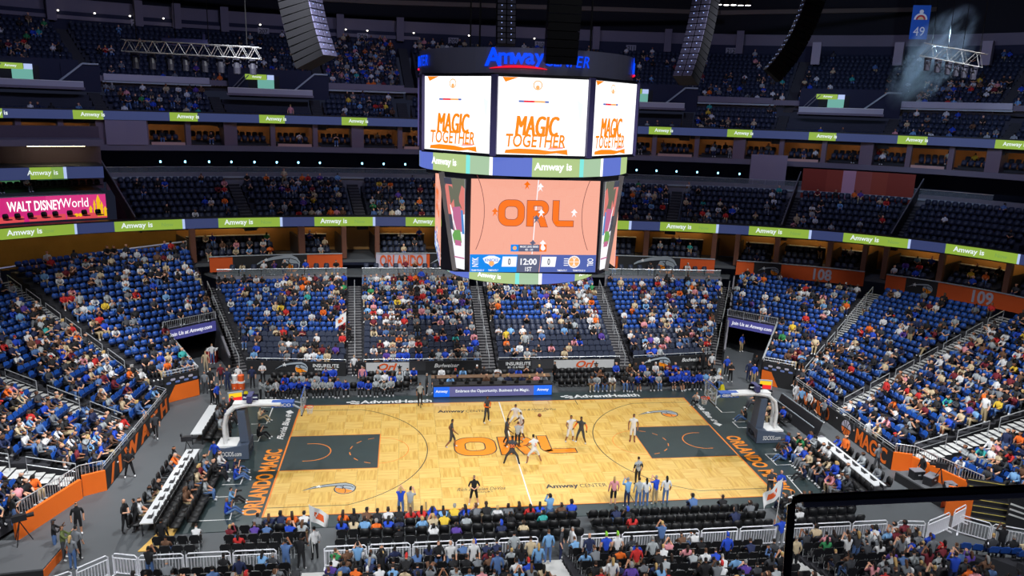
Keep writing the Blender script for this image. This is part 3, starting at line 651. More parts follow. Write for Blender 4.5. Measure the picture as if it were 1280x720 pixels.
# orange wall panels behind the right club section
for i, (u0, u1, c) in enumerate(((1002, 1032, srgb(116, 40, 28)), (1032, 1052, srgb(128, 50, 36)), (1052, 1068, srgb(160, 120, 140)), (1068, 1088, srgb(132, 64, 58)), (1088, 1108, srgb(128, 52, 36)), (1108, 1142, srgb(118, 42, 30)))):
    o = seg(None, 'wall_club_panel', 55.25, 38.25, th_px(u0, 0, ZC1+2, 55, 38), th_px(u1, 0, ZC1+2, 55, 38), ZC1+.2, ZC1+3.3, mat('club_panel_%d' % i, tuple(k*1.7 for k in c), .7), .12); struct(o, 'tall rust coloured wall panel behind the club seats')
# grey blocks at the ends of the club concourse and the upper suites, pale pillars in the right upper tier
struct(seg(None, 'wall_club_end', 55.9, 38.9, th_px(938, 0, ZW1+2, 55.9, 38.9), th_px(983, 0, ZW1+2, 55.9, 38.9), ZW1-.4, ZS0+1.2, mat('lilac_grey_block', srgb(150, 138, 158), .7), .3), 'lilac grey wall block at the end of the club concourse')
struct(seg(None, 'wall_suite_end', 57.2, 40.2, th_px(132, 0, ZS1+1, 57.2, 40.2), th_px(184, 0, ZS1+1, 57.2, 40.2), ZS1, ZQ0, mat('lilac_grey_block', (0, 0, 0)), .3), 'lilac grey wall block among the upper suites')
for u in (1019, 1122, 1232):
    t = th_px(u, 0, 28, 70, 53); q = ring(70, 53, t); struct(MB().box((q[0], q[1], zv(52, 53)+.3), (1.0, 1.0, 2.6), t).build('wall_pillar', mat('pale_pillar', srgb(170, 160, 176), .7)), 'pale square pillar standing in the upper tier')
# top wall numbers
M_num = mat('pale_sign_plate', srgb(150, 146, 160), .6)
for n_, u, t_ in (('206', 171, 'over the long silver truss'), ('207', 329, 'behind the curving black line array'), ('208', 453, 'over the fullest upper section'), ('209', 567, 'beside the scoreboard drum lettering start'), ('210', 675, 'behind the scoreboard rigging'), ('211', 789, 'past the end of the scoreboard drum'), ('212', 914, 'below the row of floodlights')):
    t = th_px(u, 0, ZV1+1.6, 73.4, 56.4); p = ring(73.3, 56.3, t); q = ring(73.3, 56.3, t-.01); xd = (q-p)/np.linalg.norm(q-p)
    r_ = thing('section_sign', 'small pale sign reading %s on the top wall %s' % (n_, t_), 'sign')
    MB().bar((p[0]-xd[0]*.65, p[1]-xd[1]*.65, ZV1+1.25), (p[0]+xd[0]*.65, p[1]+xd[1]*.65, ZV1+1.25), .1, .75).build('sign_plate', M_num, r_)
    ring_label(n_, 73.3, 56.3, t, ZV1+1.25, .5, M_dark, r_, 1.0, .02, out=.08)
# grey pillars and small ceiling bulbs in the top band
for u in (62, 172, 220, 280, 425, 500, 745, 835, 925):
    t = th_px(u, 0, ZV1+2.4, 73.4, 56.4); p = ring(73.2, 56.2, t); struct(MB().box((p[0], p[1], ZV1+2.3), (.9, .9, 2.8), t).build('wall_pillar', M_slab), 'grey square pillar at the top of the bowl')
E_bulb = emat('small_white_bulb', (1, .93, .8), 5)
for u in (72, 118, 162, 204, 325, 432, 459, 517, 586, 668):
    t = th_px(u, 0, ZV1+2, 73, 56); p = ring(72.9, 55.9, t)
    tag(MB().lathe([(.04, .07), (.1, .04), (.1, -.04), (.06, -.08)], (p[0], p[1], ZV1+1.95), 8).build('bulkhead_lamp', E_bulb), 'small bright bulkhead lamp on the grey beam above the upper tier', 'lamp', 'bulkhead lamps')

# ------------------------------------------------------------------ centre-hung scoreboard
sb = thing('scoreboard', 'huge octagonal centre-hung video scoreboard above the court', 'scoreboard', (0, 0, 11.8))
SZ = 11.8
M_sbk = mat('scoreboard_black', (.012, .012, .02), .35); M_drum = mat('scoreboard_drum_grey', srgb(128, 130, 160), .4, noise=(.4, .1)); M_colm = mat('scoreboard_grey_column', srgb(120, 112, 112), .5, noise=(1.2, .3))
E_scr = emat('screen_white', (1, 1, 1), 1.35); E_or = emat('screen_orange', srgb(255, 140, 20), 1.05); E_or2 = emat('screen_pale_orange', srgb(255, 178, 110), 1.1)
E_blue = emat('sign_blue', srgb(0, 70, 255), 1.15); E_red = emat('sign_red', srgb(235, 20, 50), 1.1)
def circ(r, a0, a1, n): return [(r*math.cos(a0+(a1-a0)*i/n), r*math.sin(a0+(a1-a0)*i/n)) for i in range(n+1)]
def drum(name, r, z0, z1, m, r2=None, n=64):
    r2 = r2 or r; return MB().lathe([(r-.4, z0-SZ), (r, z0-SZ+.001), (r2, z1-SZ-.001), (r2-.4, z1-SZ)], n=n).build(name, m, sb)
drum('top_drum', 6.1, 22.98, 24.25, M_drum)
OC = 6.0/math.cos(R(22.5))
def octp(ap, z0, z1, name, m, rot=0): 
    r_ = ap/math.cos(R(22.5)); return MB().prism([(r_*math.cos(R(22.5+45*k)), r_*math.sin(R(22.5+45*k))) for k in range(8)], z0-SZ, z1-SZ).build(name, m, sb)
octp(5.9, 18.95, 23.0, 'upper_frame', M_sbk)
octp(6.02, 18.85, 19.0, 'lower_rim', M_sbk); octp(6.02, 22.86, 22.99, 'upper_rim', M_sbk)
def face(ap, ang, z, name, w_, h_, m, th=.04, tilt=0):
    """screen part whose local frame is x right, y up, z outward"""
    o = MB().box((0, 0, 0), (w_, h_, th)).build(name, m, sb); d = (math.cos(ang), math.sin(ang), 0)
    frame_on(o, (d[0]*ap, d[1]*ap, z-SZ), (-d[1], d[0], 0), d); return o
def on(parent, body, x, y, h, m, L=None, sx=1.0, bold=.02, shear=0, z=.03, name='screen_text', rot=0):
    me = text_mesh(body, 1.0, 1.0, bold, shear, .002, 1.0, [m]).copy(); c = np.array([v.co for v in me.vertices]); lo, hi = c.min(0), c.max(0); sc = h/(hi[1]-lo[1])
    me.transform(Matrix.Translation((-(lo[0]+hi[0])/2, -(lo[1]+hi[1])/2, 0))); me.transform(Matrix.Diagonal((sc*sx if L is None else L/(hi[0]-lo[0]), sc, 1, 1)))
    if rot: me.transform(Matrix.Rotation(rot, 4, 'Z'))
    return link(name, me, parent, (x, y, z))
def poly(parent, pts, m, z=.024, name='screen_graphic'):
    return MB().prism(pts, z, z+.003).build(name, m, parent)
E_pk = emat('screen_pink', srgb(250, 170, 170), 1.1); E_lg = emat('screen_pale_blue', srgb(225, 232, 252), 1.25)
for k in range(8):
    a = R(-90+45*k); s_ = face(5.97, a, 20.92, 'white_screen', 4.68, 3.82, E_scr)
    for dx in (-.045, 0, .045): on(s_, 'MAGIC', -.25+dx, -.46, 1.0, E_or, L=2.2, bold=.0, shear=.18, z=.03+dx*.02)
    on(s_, 'TOGETHER', -.3, -1.2, .68, E_or, L=3.1, bold=.02, shear=.12)
    poly(s_, [(-1.9, -1.85), (-1.85, -1.68), (-1.2, -1.6), (-.2, -1.62), (.5, -1.7), (1.35, -1.6), (1.4, -1.88), (.8, -1.8), (.2, -1.88), (-.8, -1.86)], E_or)
    poly(s_, [(.3, -1.62), (.5, -1.45), (1.2, -1.47), (1.1, -1.58)], E_pk)
    for x0, x1, m in ((-1.25, -.98, E_blueb), (-.98, -.45, E_red), (-.45, .1, E_or2), (.1, .3, E_blueb)): poly(s_, [(x0, .70), (x1, .70), (x1, .79), (x0, .79)], m)
    poly(s_, [(-2.1, 1.9), (-1.3, 1.9), (-1.95, 1.66)], E_or)
    mb = MB(); ringpoly(mb, arc(-.3, 1.55, .24, 0, 360, 18)[:-1], arc(-.3, 1.55, .19, 0, 360, 18)[:-1], .026); mb.build('screen_graphic', E_or2, s_, fix=False)
    poly(s_, arc(-.3, 1.45, .1, 0, 360, 10)[:-1], E_or2)
    poly(s_, [(1.75, .9), (2.1, .7), (1.95, -.3)], E_lg)
    # seam column between panels
    b = a+R(22.5); MB().box((0, 0, 0), (.34, .34, 4.02), b).build('corner_mullion', mat('mullion_lilac', srgb(88, 82, 140), .4), sb, (5.93/math.cos(R(22.5))*math.cos(b), 5.93/math.cos(R(22.5))*math.sin(b), 20.92-SZ))
# letters on the drum
def drum_txt(body, ang, z, h, m, sx, r=6.12, shear=0, bold=.02, L=None, out=.06):
    o = on(sb, body, 0, 0, h, m, L=L, sx=sx, bold=bold, shear=shear, name='drum_letter'); d = (math.cos(ang), math.sin(ang), 0); frame_on(o, (d[0]*(r+out), d[1]*(r+out), z-SZ), (-d[1], d[0], 0), d)
for k in range(4):
    b = R(-90+90*k)
    for i, (ch, off) in enumerate(zip('Amway', (-2.62, -1.98, -1.34, -.76, -.3))): drum_txt(ch, b+off/6.15, 23.72+(.0 if ch != 'y' else -.09) + (.06 if ch == 'A' else 0), {'A': .9, 'y': .72}.get(ch, .55), E_blue, 1.0, bold=.03)
    for i, ch in enumerate('CENTER'): drum_txt(ch, b+(.22+.4*i)/6.15, 23.68, .55, E_blue, .9, shear=.2, bold=.005)
    mb = MB(); pts = [((6.18)*math.cos(b+x/6.15), 6.18*math.sin(b+x/6.15), 23.12+.22*math.cos((x+1.3)/1.7*1.2)-SZ) for x in np.linspace(-2.8, .1, 14)]; mb.tube(pts, [.02+.05*math.sin(PI*i/13) for i in range(14)], 6); mb.build('red_swoosh', E_red, sb)
# ring displays
def ang_px(u, r_, z):
    A = np.linspace(-PI*.98, -.02*PI, 400); U = [proj((r_*math.cos(a), r_*math.sin(a), z))[0] for a in A]; i0, i1 = int(np.argmin(U)), int(np.argmax(U))
    return float(np.interp(u, U[i0:i1+1], A[i0:i1+1]))
E_g3 = emat('ring_green', srgb(176, 200, 136), 1.05); E_g4 = emat('ring_pale_green', srgb(168, 198, 164), 1.05); E_cy = emat('ring_cyan', srgb(130, 232, 224), 1.05); E_pw = emat('ring_periwinkle2', srgb(98, 118, 208), 1.0)
def ringdisp(r_, z0, z1, px, tx):
    MB().lathe([(r_-.5, z0-SZ-.05), (r_-.03, z0-SZ-.04), (r_-.03, z1-SZ+.04), (r_-.5, z1-SZ+.05)], n=72).build('ring_body', M_sbk, sb)
    A = [(ang_px(u, r_, (z0+z1)/2), m) for u, m in px]
    def arcseg(a0, a1, m): MB().sweep(circ(r_, a0, a1, max(2, int(abs(a1-a0)*14))), [(0, z0-SZ), (.04, z0-SZ), (.04, z1-SZ), (0, z1-SZ)]).build('ring_segment', m, sb)
    for (a0, m), (a1, _) in zip(A[:-1], A[1:]): arcseg(a0, a1, m)
    a = A[-1][0]; end = A[0][0]+2*PI; k = 0
    while a < end-.01:
        b = min(end, a+R((24, 20, 3, 11, 2)[k % 5])); arcseg(a, b, (E_g3, E_pw, E_cy, E_g4, E_scr)[k % 5]); a = b; k += 1
    for u in tx:
        an = ang_px(u, r_, (z0+z1)/2); o = on(sb, 'Amway is', 0, 0, (z1-z0)*.52, E_scr, bold=.025, name='ring_text'); d = (math.cos(an), math.sin(an), 0); frame_on(o, (d[0]*(r_+.07), d[1]*(r_+.07), (z0+z1)/2-SZ), (-d[1], d[0], 0), d)
ringdisp(6.05, 17.9, 18.86, [(527, E_pw), (542, E_g3), (583, E_cy), (588, E_g4), (612, E_scr), (616, E_pw), (665, E_g3), (724, E_cy), (729, E_g4), (750, E_scr), (753, E_pw), (775, E_g3), (782, E_pw)], (556, 691))
ringdisp(4.5, 11.85, 12.52, [(563, E_pw), (587, E_g3), (644, E_cy), (649, E_g4), (673, E_scr), (677, E_pw), (718, E_g3), (736, E_pw)], (612, 730))
# lower body: tapering, big faces and narrow corner faces
mb = MB(); tp_ = [(3.65, -4.95), (4.95, -3.65)]; bt_ = [(3.6, -4.95), (4.25, -4.2)]
def quadrants(pts): return [(x*math.cos(R(90*k))-y*math.sin(R(90*k)), x*math.sin(R(90*k))+y*math.cos(R(90*k))) for k in range(4) for x, y in pts]
T = quadrants(tp_); Bq = quadrants(bt_)
mb.add([(x, y, 12.5-SZ) for x, y in Bq]+[(x, y, 17.9-SZ) for x, y in T], [tuple(range(7, -1, -1)), tuple(range(8, 16))]+[(i, (i+1) % 8, 8+(i+1) % 8, 8+i) for i in range(8)]); mb.build('lower_frame', M_sbk, sb)
octp(5.75, 17.72, 17.9, 'soffit', M_sbk)
def video_wood():
    m = bpy.data.materials.new('screen_court_video'); m.use_nodes = True; nt = m.node_tree; b = nt.nodes['Principled BSDF']; b.inputs['Base Color'].default_value = (.01, .01, .01, 1)
    tc = nt.nodes.new('ShaderNodeTexCoord'); ck = nt.nodes.new('ShaderNodeTexChecker'); ck.inputs['Scale'].default_value = 2.4; wv = nt.nodes.new('ShaderNodeTexWave'); wv.inputs['Scale'].default_value = 9; wv2 = nt.nodes.new('ShaderNodeTexWave'); wv2.inputs['Scale'].default_value = 9; wv2.bands_direction = 'Y'
    for n_ in (ck, wv, wv2): nt.links.new(tc.outputs['Object'], n_.inputs['Vector'])
    mx = nt.nodes.new('ShaderNodeMix'); mx.data_type = 'FLOAT'; nt.links.new(ck.outputs['Fac'], mx.inputs[0]); nt.links.new(wv.outputs['Fac'], mx.inputs[2]); nt.links.new(wv2.outputs['Fac'], mx.inputs[3])
    cr = nt.nodes.new('ShaderNodeValToRGB'); cr.color_ramp.elements[0].color = srgb(244, 158, 134)+(1,); cr.color_ramp.elements[1].color = srgb(255, 190, 168)+(1,)
    nt.links.new(mx.outputs[0], cr.inputs[0]); nt.links.new(cr.outputs[0], b.inputs['Emission Color']); b.inputs['Emission Strength'].default_value = 1.0; return m
E_vid = video_wood(); E_vdk = emat('screen_dark_line', srgb(120, 60, 60), 1); E_vor = emat('screen_letter_orange', srgb(255, 118, 20), 1); E_vbl = emat('screen_blue', srgb(0, 138, 240), 1); E_vgr = emat('screen_slate', srgb(92, 98, 128), 1); E_vpu = emat('screen_indigo', srgb(80, 100, 176), 1); E_vw = emat('screen_soft_white', srgb(250, 250, 255), 1.05); E_vk = emat('screen_ink', srgb(60, 60, 66), 1)
for k in range(4):
    a = R(-90+90*k); s_ = face(4.99, a, 15.15, 'main_screen', 6.95, 5.0, E_vid)
    bx0 = [(-3.47, -2.5), (3.47, -2.5), (3.47, -1.53), (-3.47, -1.53)]
    # floor lettering in the video
    mb = MB(); o_ = letters(.05, 0); i_ = letters(0, .001)
    for L_, m_, zz_ in ((o_, E_vdk, .024), (i_, E_vor, .026)):
        L_.v = [(x*.53+.0, y*.53+.66, zz_) for x, y, z in L_.v]; L_.build('screen_letters', m_, s_, fix=False)
    mb = MB(); strip([(.1, 2.5), (-.1, -1.5)], .05, z=.0235, mb=mb); mb.build('screen_line', E_vw, s_, fix=False)
    mb = MB(); strip(arc(-7.6, .7, 4.85, -24, 26, 14), .03, z=.0235, mb=mb); strip(arc(7.4, .7, 4.85, 156, 204, 14), .03, z=.0235, mb=mb); mb.build('screen_line', E_vdk, s_, fix=False)
    for x, y, m_ in ((-.52, 2.2, E_vor), (.2, 2.1, E_vw), (-2.2, .75, E_vor), (-.15, .75, E_vor), (.3, .72, E_vw), (2.1, .75, E_vw), (.05, .4, E_vgr), (-.1, -.95, E_vgr), (.45, -.95, E_vw)):
        poly(s_, [(x-.1, y-.22), (x-.04, y), (x-.16, y+.06), (x-.05, y+.14), (x+.02, y+.24), (x+.1, y+.13), (x+.2, y+.04), (x+.06, y), (x+.14, y-.22), (x+.03, y-.08)], m_, .028)
    for x0, x1, m_ in ((-1.28, -.85, E_vbl), (-.85, .3, E_vgr), (.3, .68, E_vor)): poly(s_, [(x0, -1.36), (x1, -1.36), (x1, -.98), (x0, -.98)], m_, .026)
    on(s_, 'MAGIC LEAD SERIES', -.27, -1.09, .11, E_vw, L=1.0, z=.032); on(s_, '82 - 50', -.27, -1.26, .11, E_vw, z=.032)
    poly(s_, arc(-1.06, -1.17, .11, 0, 360, 10)[:-1], E_or2, .03); poly(s_, arc(.49, -1.17, .13, 0, 360, 12)[:-1], E_vw, .03)
    poly(s_, [(-3.47, -2.5), (-.93, -2.5), (-.88, -1.53), (-3.47, -1.53)], E_vbl, .026); poly(s_, [(-.93, -2.5), (.3, -2.5), (.38, -1.53), (-.88, -1.53)], E_vgr, .026); poly(s_, [(.34, -2.5), (3.47, -2.5), (3.47, -1.53), (.4, -1.53)], E_vpu, .026)
    poly(s_, [(-1.75, -2.2), (-.95, -2.2), (-.92, -1.64), (-1.7, -1.64)], E_vw, .03); poly(s_, [(.42, -2.2), (1.2, -2.2), (1.26, -1.64), (.46, -1.64)], E_vw, .03)
    on(s_, '0', -1.33, -1.92, .36, E_vk, z=.036, sx=.6); on(s_, '0', .84, -1.92, .36, E_vk, z=.036, sx=.6)
    on(s_, '12:00', -.27, -1.92, .36, E_vw, L=.9, z=.032, bold=.03); on(s_, '1ST', -.27, -2.33, .24, E_vw, z=.032, sx=.8)
    on(s_, 'NYK', -3.18, -1.95, .34, E_vw, L=.52, z=.032, rot=PI/2); on(s_, 'ORL', 3.16, -1.95, .34, E_vw, L=.46, z=.032, rot=-PI/2)
    on(s_, 'TEAM FOULS: 0', -3.05, -2.4, .1, E_vw, L=.7, z=.032); on(s_, 'TIMEOUTS: 7', -2.2, -2.4, .1, E_vw, L=.55, z=.032); on(s_, 'TIMEOUTS: 7', 1.6, -2.4, .1, E_vw, L=.55, z=.032); on(s_, 'TEAM FOULS: 0', 2.55, -2.4, .1, E_vw, L=.7, z=.032)
    poly(s_, [(-2.78, -1.75), (-2.66, -1.68), (-2.45, -1.6), (-2.15, -1.6), (-1.95, -1.68), (-1.82, -1.75), (-1.95, -1.98), (-2.2, -2.1), (-2.3, -2.22), (-2.4, -2.1), (-2.65, -1.98)], E_lg, .03); on(s_, 'KNICKS', -2.3, -1.84, .16, emat('screen_team_blue', srgb(90, 130, 220), 1), L=.72, z=.035)
    poly(s_, arc(-2.3, -2.02, .15, 0, 360, 14)[:-1], E_or2, .034)
    poly(s_, arc(2.25, -1.92, .34, 0, 360, 20)[:-1], E_vw, .03); poly(s_, arc(2.25, -1.92, .29, 0, 360, 20)[:-1], E_or2, .034)
    mb = MB()
    for px_ in ([(1.97, -1.92), (2.53, -1.92)], [(2.25, -2.2), (2.25, -1.64)], arc(2.6, -1.92, .35, 130, 230, 8), arc(1.9, -1.92, .35, -50, 50, 8)): strip(px_, .03, z=.038, mb=mb)
    for j in range(4): strip([(1.68, -1.75-.12*j), (1.93, -1.75-.12*j)], .045, z=.031, mb=mb)
    mb.build('screen_graphic', E_vw, s_, fix=False)
    # narrow corner screens left of each big screen
    for sgn in (-1, 1):
        if k % 2: continue
        P0, P1 = np.array([sgn*3.78, -4.86]), np.array([sgn*4.82, -3.82]); Q0, Q1 = np.array([sgn*3.72, -4.88]), np.array([sgn*4.16, -4.36])
        rot_ = R(90*k); rt = lambda p: (p[0]*math.cos(rot_)-p[1]*math.sin(rot_), p[0]*math.sin(rot_)+p[1]*math.cos(rot_))
        def pt(x, y):          # x 0..1 across from the big screen, y 0..1 up
            p = lerp(lerp(Q0, Q1, x), lerp(P0, P1, x), y); n_ = np.array([sgn*.7071, -.7071]); return np.array([*rt(p+n_*.03), 12.75+4.85*y-SZ]), np.array([*rt(n_), 0])
        def patch(pts, m_, z_): 
            v = [pt(x, y) for x, y in pts]; MB().extrude([q+nn*z_ for q, nn in v], v[0][1]*.01).build('corner_screen', m_, sb)
        patch([(0, 0), (1, 0), (1, 1), (0, 1)], E_vw, .0)
        skin = emat('screen_face_pink', srgb(226, 128, 120), 1); dk = emat('screen_charcoal', srgb(70, 72, 88), 1); gr = emat('screen_leaf', srgb(110, 170, 90), 1); pl_ = emat('screen_plaid', srgb(196, 110, 150), 1); ol = emat('screen_olive', srgb(110, 112, 96), 1); bl = emat('screen_jean', srgb(80, 140, 210), 1)
        patch([(0, .62), (1, .62), (1, 1), (0, 1)], ol, .012)
        patch([(.6, .55), (1, .5), (1, .93), (.85, .99), (.65, .93)], skin, .016) if sgn > 0 else patch([(.55, .56), (1, .5), (1, .9), (.85, .97), (.62, .93)], skin, .016)
        patch([(.62, .93), (.65, 1), (1, 1), (1, .93)], dk, .02)
        patch([(0, .62), (.25, .6), (.3, .8), (.15, .93), (0, .9)], skin, .016)
        patch([(.15, .42), (.75, .42), (.7, .68), (.25, .7)], pl_, .018); patch([(0, .4), (.16, .4), (.22, .66), (.1, .66)], bl, .02); patch([(.75, .42), (1, .44), (1, .6), (.8, .6)], dk, .018)
        patch([(.2, .3), (.8, .28), (.9, .37), (.7, .43), (.3, .44)], gr, .022); patch([(.25, .26), (.75, .26), (.75, .32), (.25, .32)], pl_, .024); patch([(0, .12), (1, .12), (1, .135), (0, .135)], pl_, .02)
        # grey column beside the corner screen
        MB().bar(tuple(np.array([*rt(lerp(Q0, Q1, 1.12)), 12.6-SZ])), tuple(np.array([*rt(lerp(P0, P1, 1.15)), 17.85-SZ])), .3, .3).build('corner_column', M_colm, sb)
# rigging above the scoreboard
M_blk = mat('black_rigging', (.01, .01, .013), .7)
for x, y in ((-3, -3), (3, -3), (3, 3), (-3, 3)): MB().tube([(x, y, 24.2-SZ), (x, y, 42-SZ)], .05, 6).build('hanging_cable', M_blk, sb)
# ------------------------------------------------------------------ hanging line arrays
M_cab = mat('black_speaker_cabinet', (.004, .004, .006), .6, spec=.2); M_cabr = mat('grey_speaker_rear', srgb(86, 84, 112), .5, noise=(9, .4)); E_dot = emat('speaker_status_led', srgb(150, 170, 230), 1.5)
def line_array(ub, vb, Y, yaw, n, label, w_=1.25, curve=1.0, h=.36, dp=.62):
    b = by(ub, vb, Y); root = thing('line_array_speaker', label, 'speaker', tuple(b), yaw)
    # local +x is the facing direction; bottom cabinets tilt down and step back
    z = .2; x = 0.0
    for i in range(n):
        f = (1-i/(n-1))**2*curve; til = R(26*f)
        c = link('speaker_cabinet', _cab(w_, h, dp), root, (x, 0, z)); c.rotation_euler = (0, til, 0)
        d = link('rear_panel', _cabr(w_, h, dp), root, (x, 0, z)); d.rotation_euler = (0, til, 0)
        z += h*math.cos(til)+.01; x += h*math.sin(til)
    MB().tube([(x, -.4, z-.1), (x, -.4, 42-b[2])], .03, 5).tube([(x, .4, z-.1), (x, .4, 42-b[2])], .03, 5).build('hanging_chain', M_blk, root); return root
_cc = {}
def _cab(w_, h, dp):
    k = ('a', w_, h, dp)
    if k not in _cc: _cc[k] = MB().box((dp/2-.31, 0, 0), (dp, w_, h-.02)).mesh('speaker_cabinet', M_cab)
    return _cc[k]
def _cabr(w_, h, dp):
    if ('b', w_, h) not in _cc:
        mb = MB().box((-.33, -w_*.25, 0), (.06, w_*.44, h-.06)).box((-.33, w_*.25, 0), (.06, w_*.44, h-.06))
        for y in (-w_*.25, w_*.25): mb.box((-.365, y, h*.2), (.02, .05, .05), m=1)
        _cc[('b', w_, h)] = mb.mesh('rear_panel', [M_cabr, E_dot])
    return _cc[('b', w_, h)]
line_array(406, 74, -1, R(150), 30, 'tall black line array speaker curving beside the scoreboard over the blue section with the flag', curve=.85, w_=1.3, dp=1.9)
line_array(856, 100, -1, R(40), 32, 'tall line array with pale rear panels curving beyond the scoreboard side with green ring end', curve=1.1, dp=1.0)
line_array(962, 92, 8, R(-12), 32, 'black line array speaker hanging nearest the smoke and tilted truss', curve=1.5, w_=1.0, dp=1.3)
line_array(700, 80, -8.5, R(-90), 24, 'wide black speaker column hanging in front of the blue drum lettering', curve=.5, w_=1.5)
line_array(632, 57, 7, R(90), 24, 'dark blue speaker column hanging behind the scoreboard drum', curve=.4, w_=1.25)
# ------------------------------------------------------------------ lighting trusses
M_alu = mat('aluminium_truss', srgb(196, 196, 200), .35, .5); M_body = mat('dark_lamp_body', srgb(46, 46, 60), .45)
def truss(p0, p1, h, label, heads, sag=0, lit=(), cables=True):
    p0, p1 = np.array(p0), np.array(p1); root = thing('lighting_truss', label, 'truss', tuple(p0)); L = np.linalg.norm(p1-p0); d = (p1-p0)/L; s = np.cross(d, [0, 0, 1]); s /= np.linalg.norm(s); up = np.cross(s, d)
    mb = MB()
    C = [(-h/2*s+up*0), (h/2*s+up*0), (h/2*s+up*h), (-h/2*s+up*h)]
    for c in C: mb.tube([c, c+d*L], .03, 5)
    mb.build('chord', M_alu, root); n = int(L/h); mb = MB()
    for i in range(n):
        a, b = d*L*i/n, d*L*(i+1)/n
        for c0, c1 in ((0, 3), (1, 2), (3, 2), (0, 1)):
            mb.tube([C[c0]+a, C[c1]+(a+b)/2], .018, 4, cap=False); mb.tube([C[c1]+(a+b)/2, C[c0]+b], .018, 4, cap=False)
    mb.build('lattice', M_alu, root)
    for i, f in enumerate(heads):
        q = d*L*f; k = i % 3; pp = thing('x', '', ''); 
        del pp['label']; del pp['category']; pp.name = 'moving_light'; pp.parent = root; pp.location = tuple(q)
        MB().box((0, 0, -.1), (.36, .3, .14)).build('yoke_base', M_body, pp)
        MB().bar((-.2, 0, -.15), (-.2, 0, -.5), .05, .1).bar((.2, 0, -.15), (.2, 0, -.5), .05, .1).bar((-.2, 0, -.17), (.2, 0, -.17), .1, .05).build('yoke', M_body, pp)
        MB().lathe([(.08, -.9), (.19, -.88), (.2, -.55), (.16, -.3), (.1, -.25)], n=10).build('lamp_head', M_body, pp)
        if i in lit: MB().lathe([(.02, -.93), (.14, -.92), (.14, -.905)], n=10).build('lens', emat('lit_lens', (.6, .8, 1), 12), pp)
    for f in (.1, .38, .62, .9): MB().tube([tuple(d*L*f+up*h), tuple(d*L*f+np.array([0, 0, 41.5-p0[2]]))], .025, 4).build('hanging_cable', M_blk, root)
    return root
truss(by(154, 64, 2), by(326, 74, 2), .62, 'long silver lattice truss with hanging moving lights over the corner stand', [.08, .2, .33, .44, .58, .7, .82, .94])
t_ = by(232, 53, 2.0); tag(MB().box(tuple(t_), (2.4, .5, .35)).box((t_[0]-1.0, t_[1], t_[2]+.2), (.12, .12, .6)).box((t_[0]+1.0, t_[1], t_[2]+.2), (.12, .12, .6)).build('cable_tray', mat('lilac_cable_tray', srgb(84, 84, 140), .5)), 'lilac cable tray lying on the long silver truss', 'tray')
truss(by(1152, 70, 6), by(1226, 84, 3), .85, 'short tilted box truss with moving lights beside the smoke', [.12, .3, .48, .62, .75, .9], lit=())
# cluster of round floodlights near the roof
E_fl = emat('floodlight_lens', (1, .97, .92), 6)
for u, v in ((890, 3), (899, 4), (908, 4.5), (917, 4.5), (926, 5), (935, 5)):
    p = by(u, v, 14); r_ = thing('floodlight', 'round bright floodlight in the row under the black roof', 'lamp', tuple(p), group='row of roof floodlights')
    MB().lathe([(.1, .3), (.24, .22), (.27, -.05), (.25, -.1)], n=12).build('housing', M_body, r_); MB().lathe([(.2, -.1), (.21, -.12), (.05, -.14)], n=12).build('lens', E_fl, r_)
    MB().tube([(0, 0, .3), (0, 0, 42-p[2])], .03, 4).build('hanging_rod', M_blk, r_)
# tan catwalk beams across the roof
M_tan = mat('tan_catwalk_beam', srgb(104, 92, 84), .8)
for k, (u0, v0, u1, v1, Y) in enumerate(((480, 3, 900, 16, 52), (900, 16, 1290, 10, 46), (-10, -22, 480, 3, 52))):
    a, b = by(u0, v0, Y), by(u1, v1, Y); o = MB().bar(tuple(a), tuple(b), .5, .5).build('trim_beam', M_tan); struct(o, 'tan catwalk beam under the roof')
# retired number banner
p = by(1150, 28, 28); bn = thing('hanging_banner', 'blue hanging banner with white 49 and a round emblem', 'banner', tuple(p), R(-18))
E_ = mat('royal_blue_cloth', srgb(30, 92, 190), .8); MB().box((0, 0, 0), (1.65, .04, 3.2)).build('cloth', E_, bn)
o = on(bn, '49', 0, 0, .85, M_white, sx=.9, bold=.0, name='number'); frame_on(o, (0, -.05, -.85), (1, 0, 0), (0, -1, 0))
for nm, pts, m_ in (('emblem_arch', arc(0, .0, .62, 0, 180, 14), M_white), ('emblem_core', arc(0, 0, .45, 0, 180, 12), mat('banner_red', srgb(200, 50, 60), .7)), ('emblem_ball', arc(0, 0, .28, 0, 180, 10), mat('banner_cream', srgb(230, 200, 150), .7)), ('emblem_head', arc(0, .75, .2, 0, 360, 12)[:-1], M_white)):
    q = MB(); q.prism(pts, 0, .01); o = q.build(nm, m_, bn); frame_on(o, (0, -.03-.012*('arch', 'core', 'ball', 'head').index(nm.split('_')[1]), .25), (1, 0, 0), (0, -1, 0))
MB().tube([(-.7, 0, 1.6), (-.7, 0, 42-p[2])], .015, 4).tube([(.7, 0, 1.6), (.7, 0, 42-p[2])], .015, 4).build('hanging_cord', M_blk, bn)

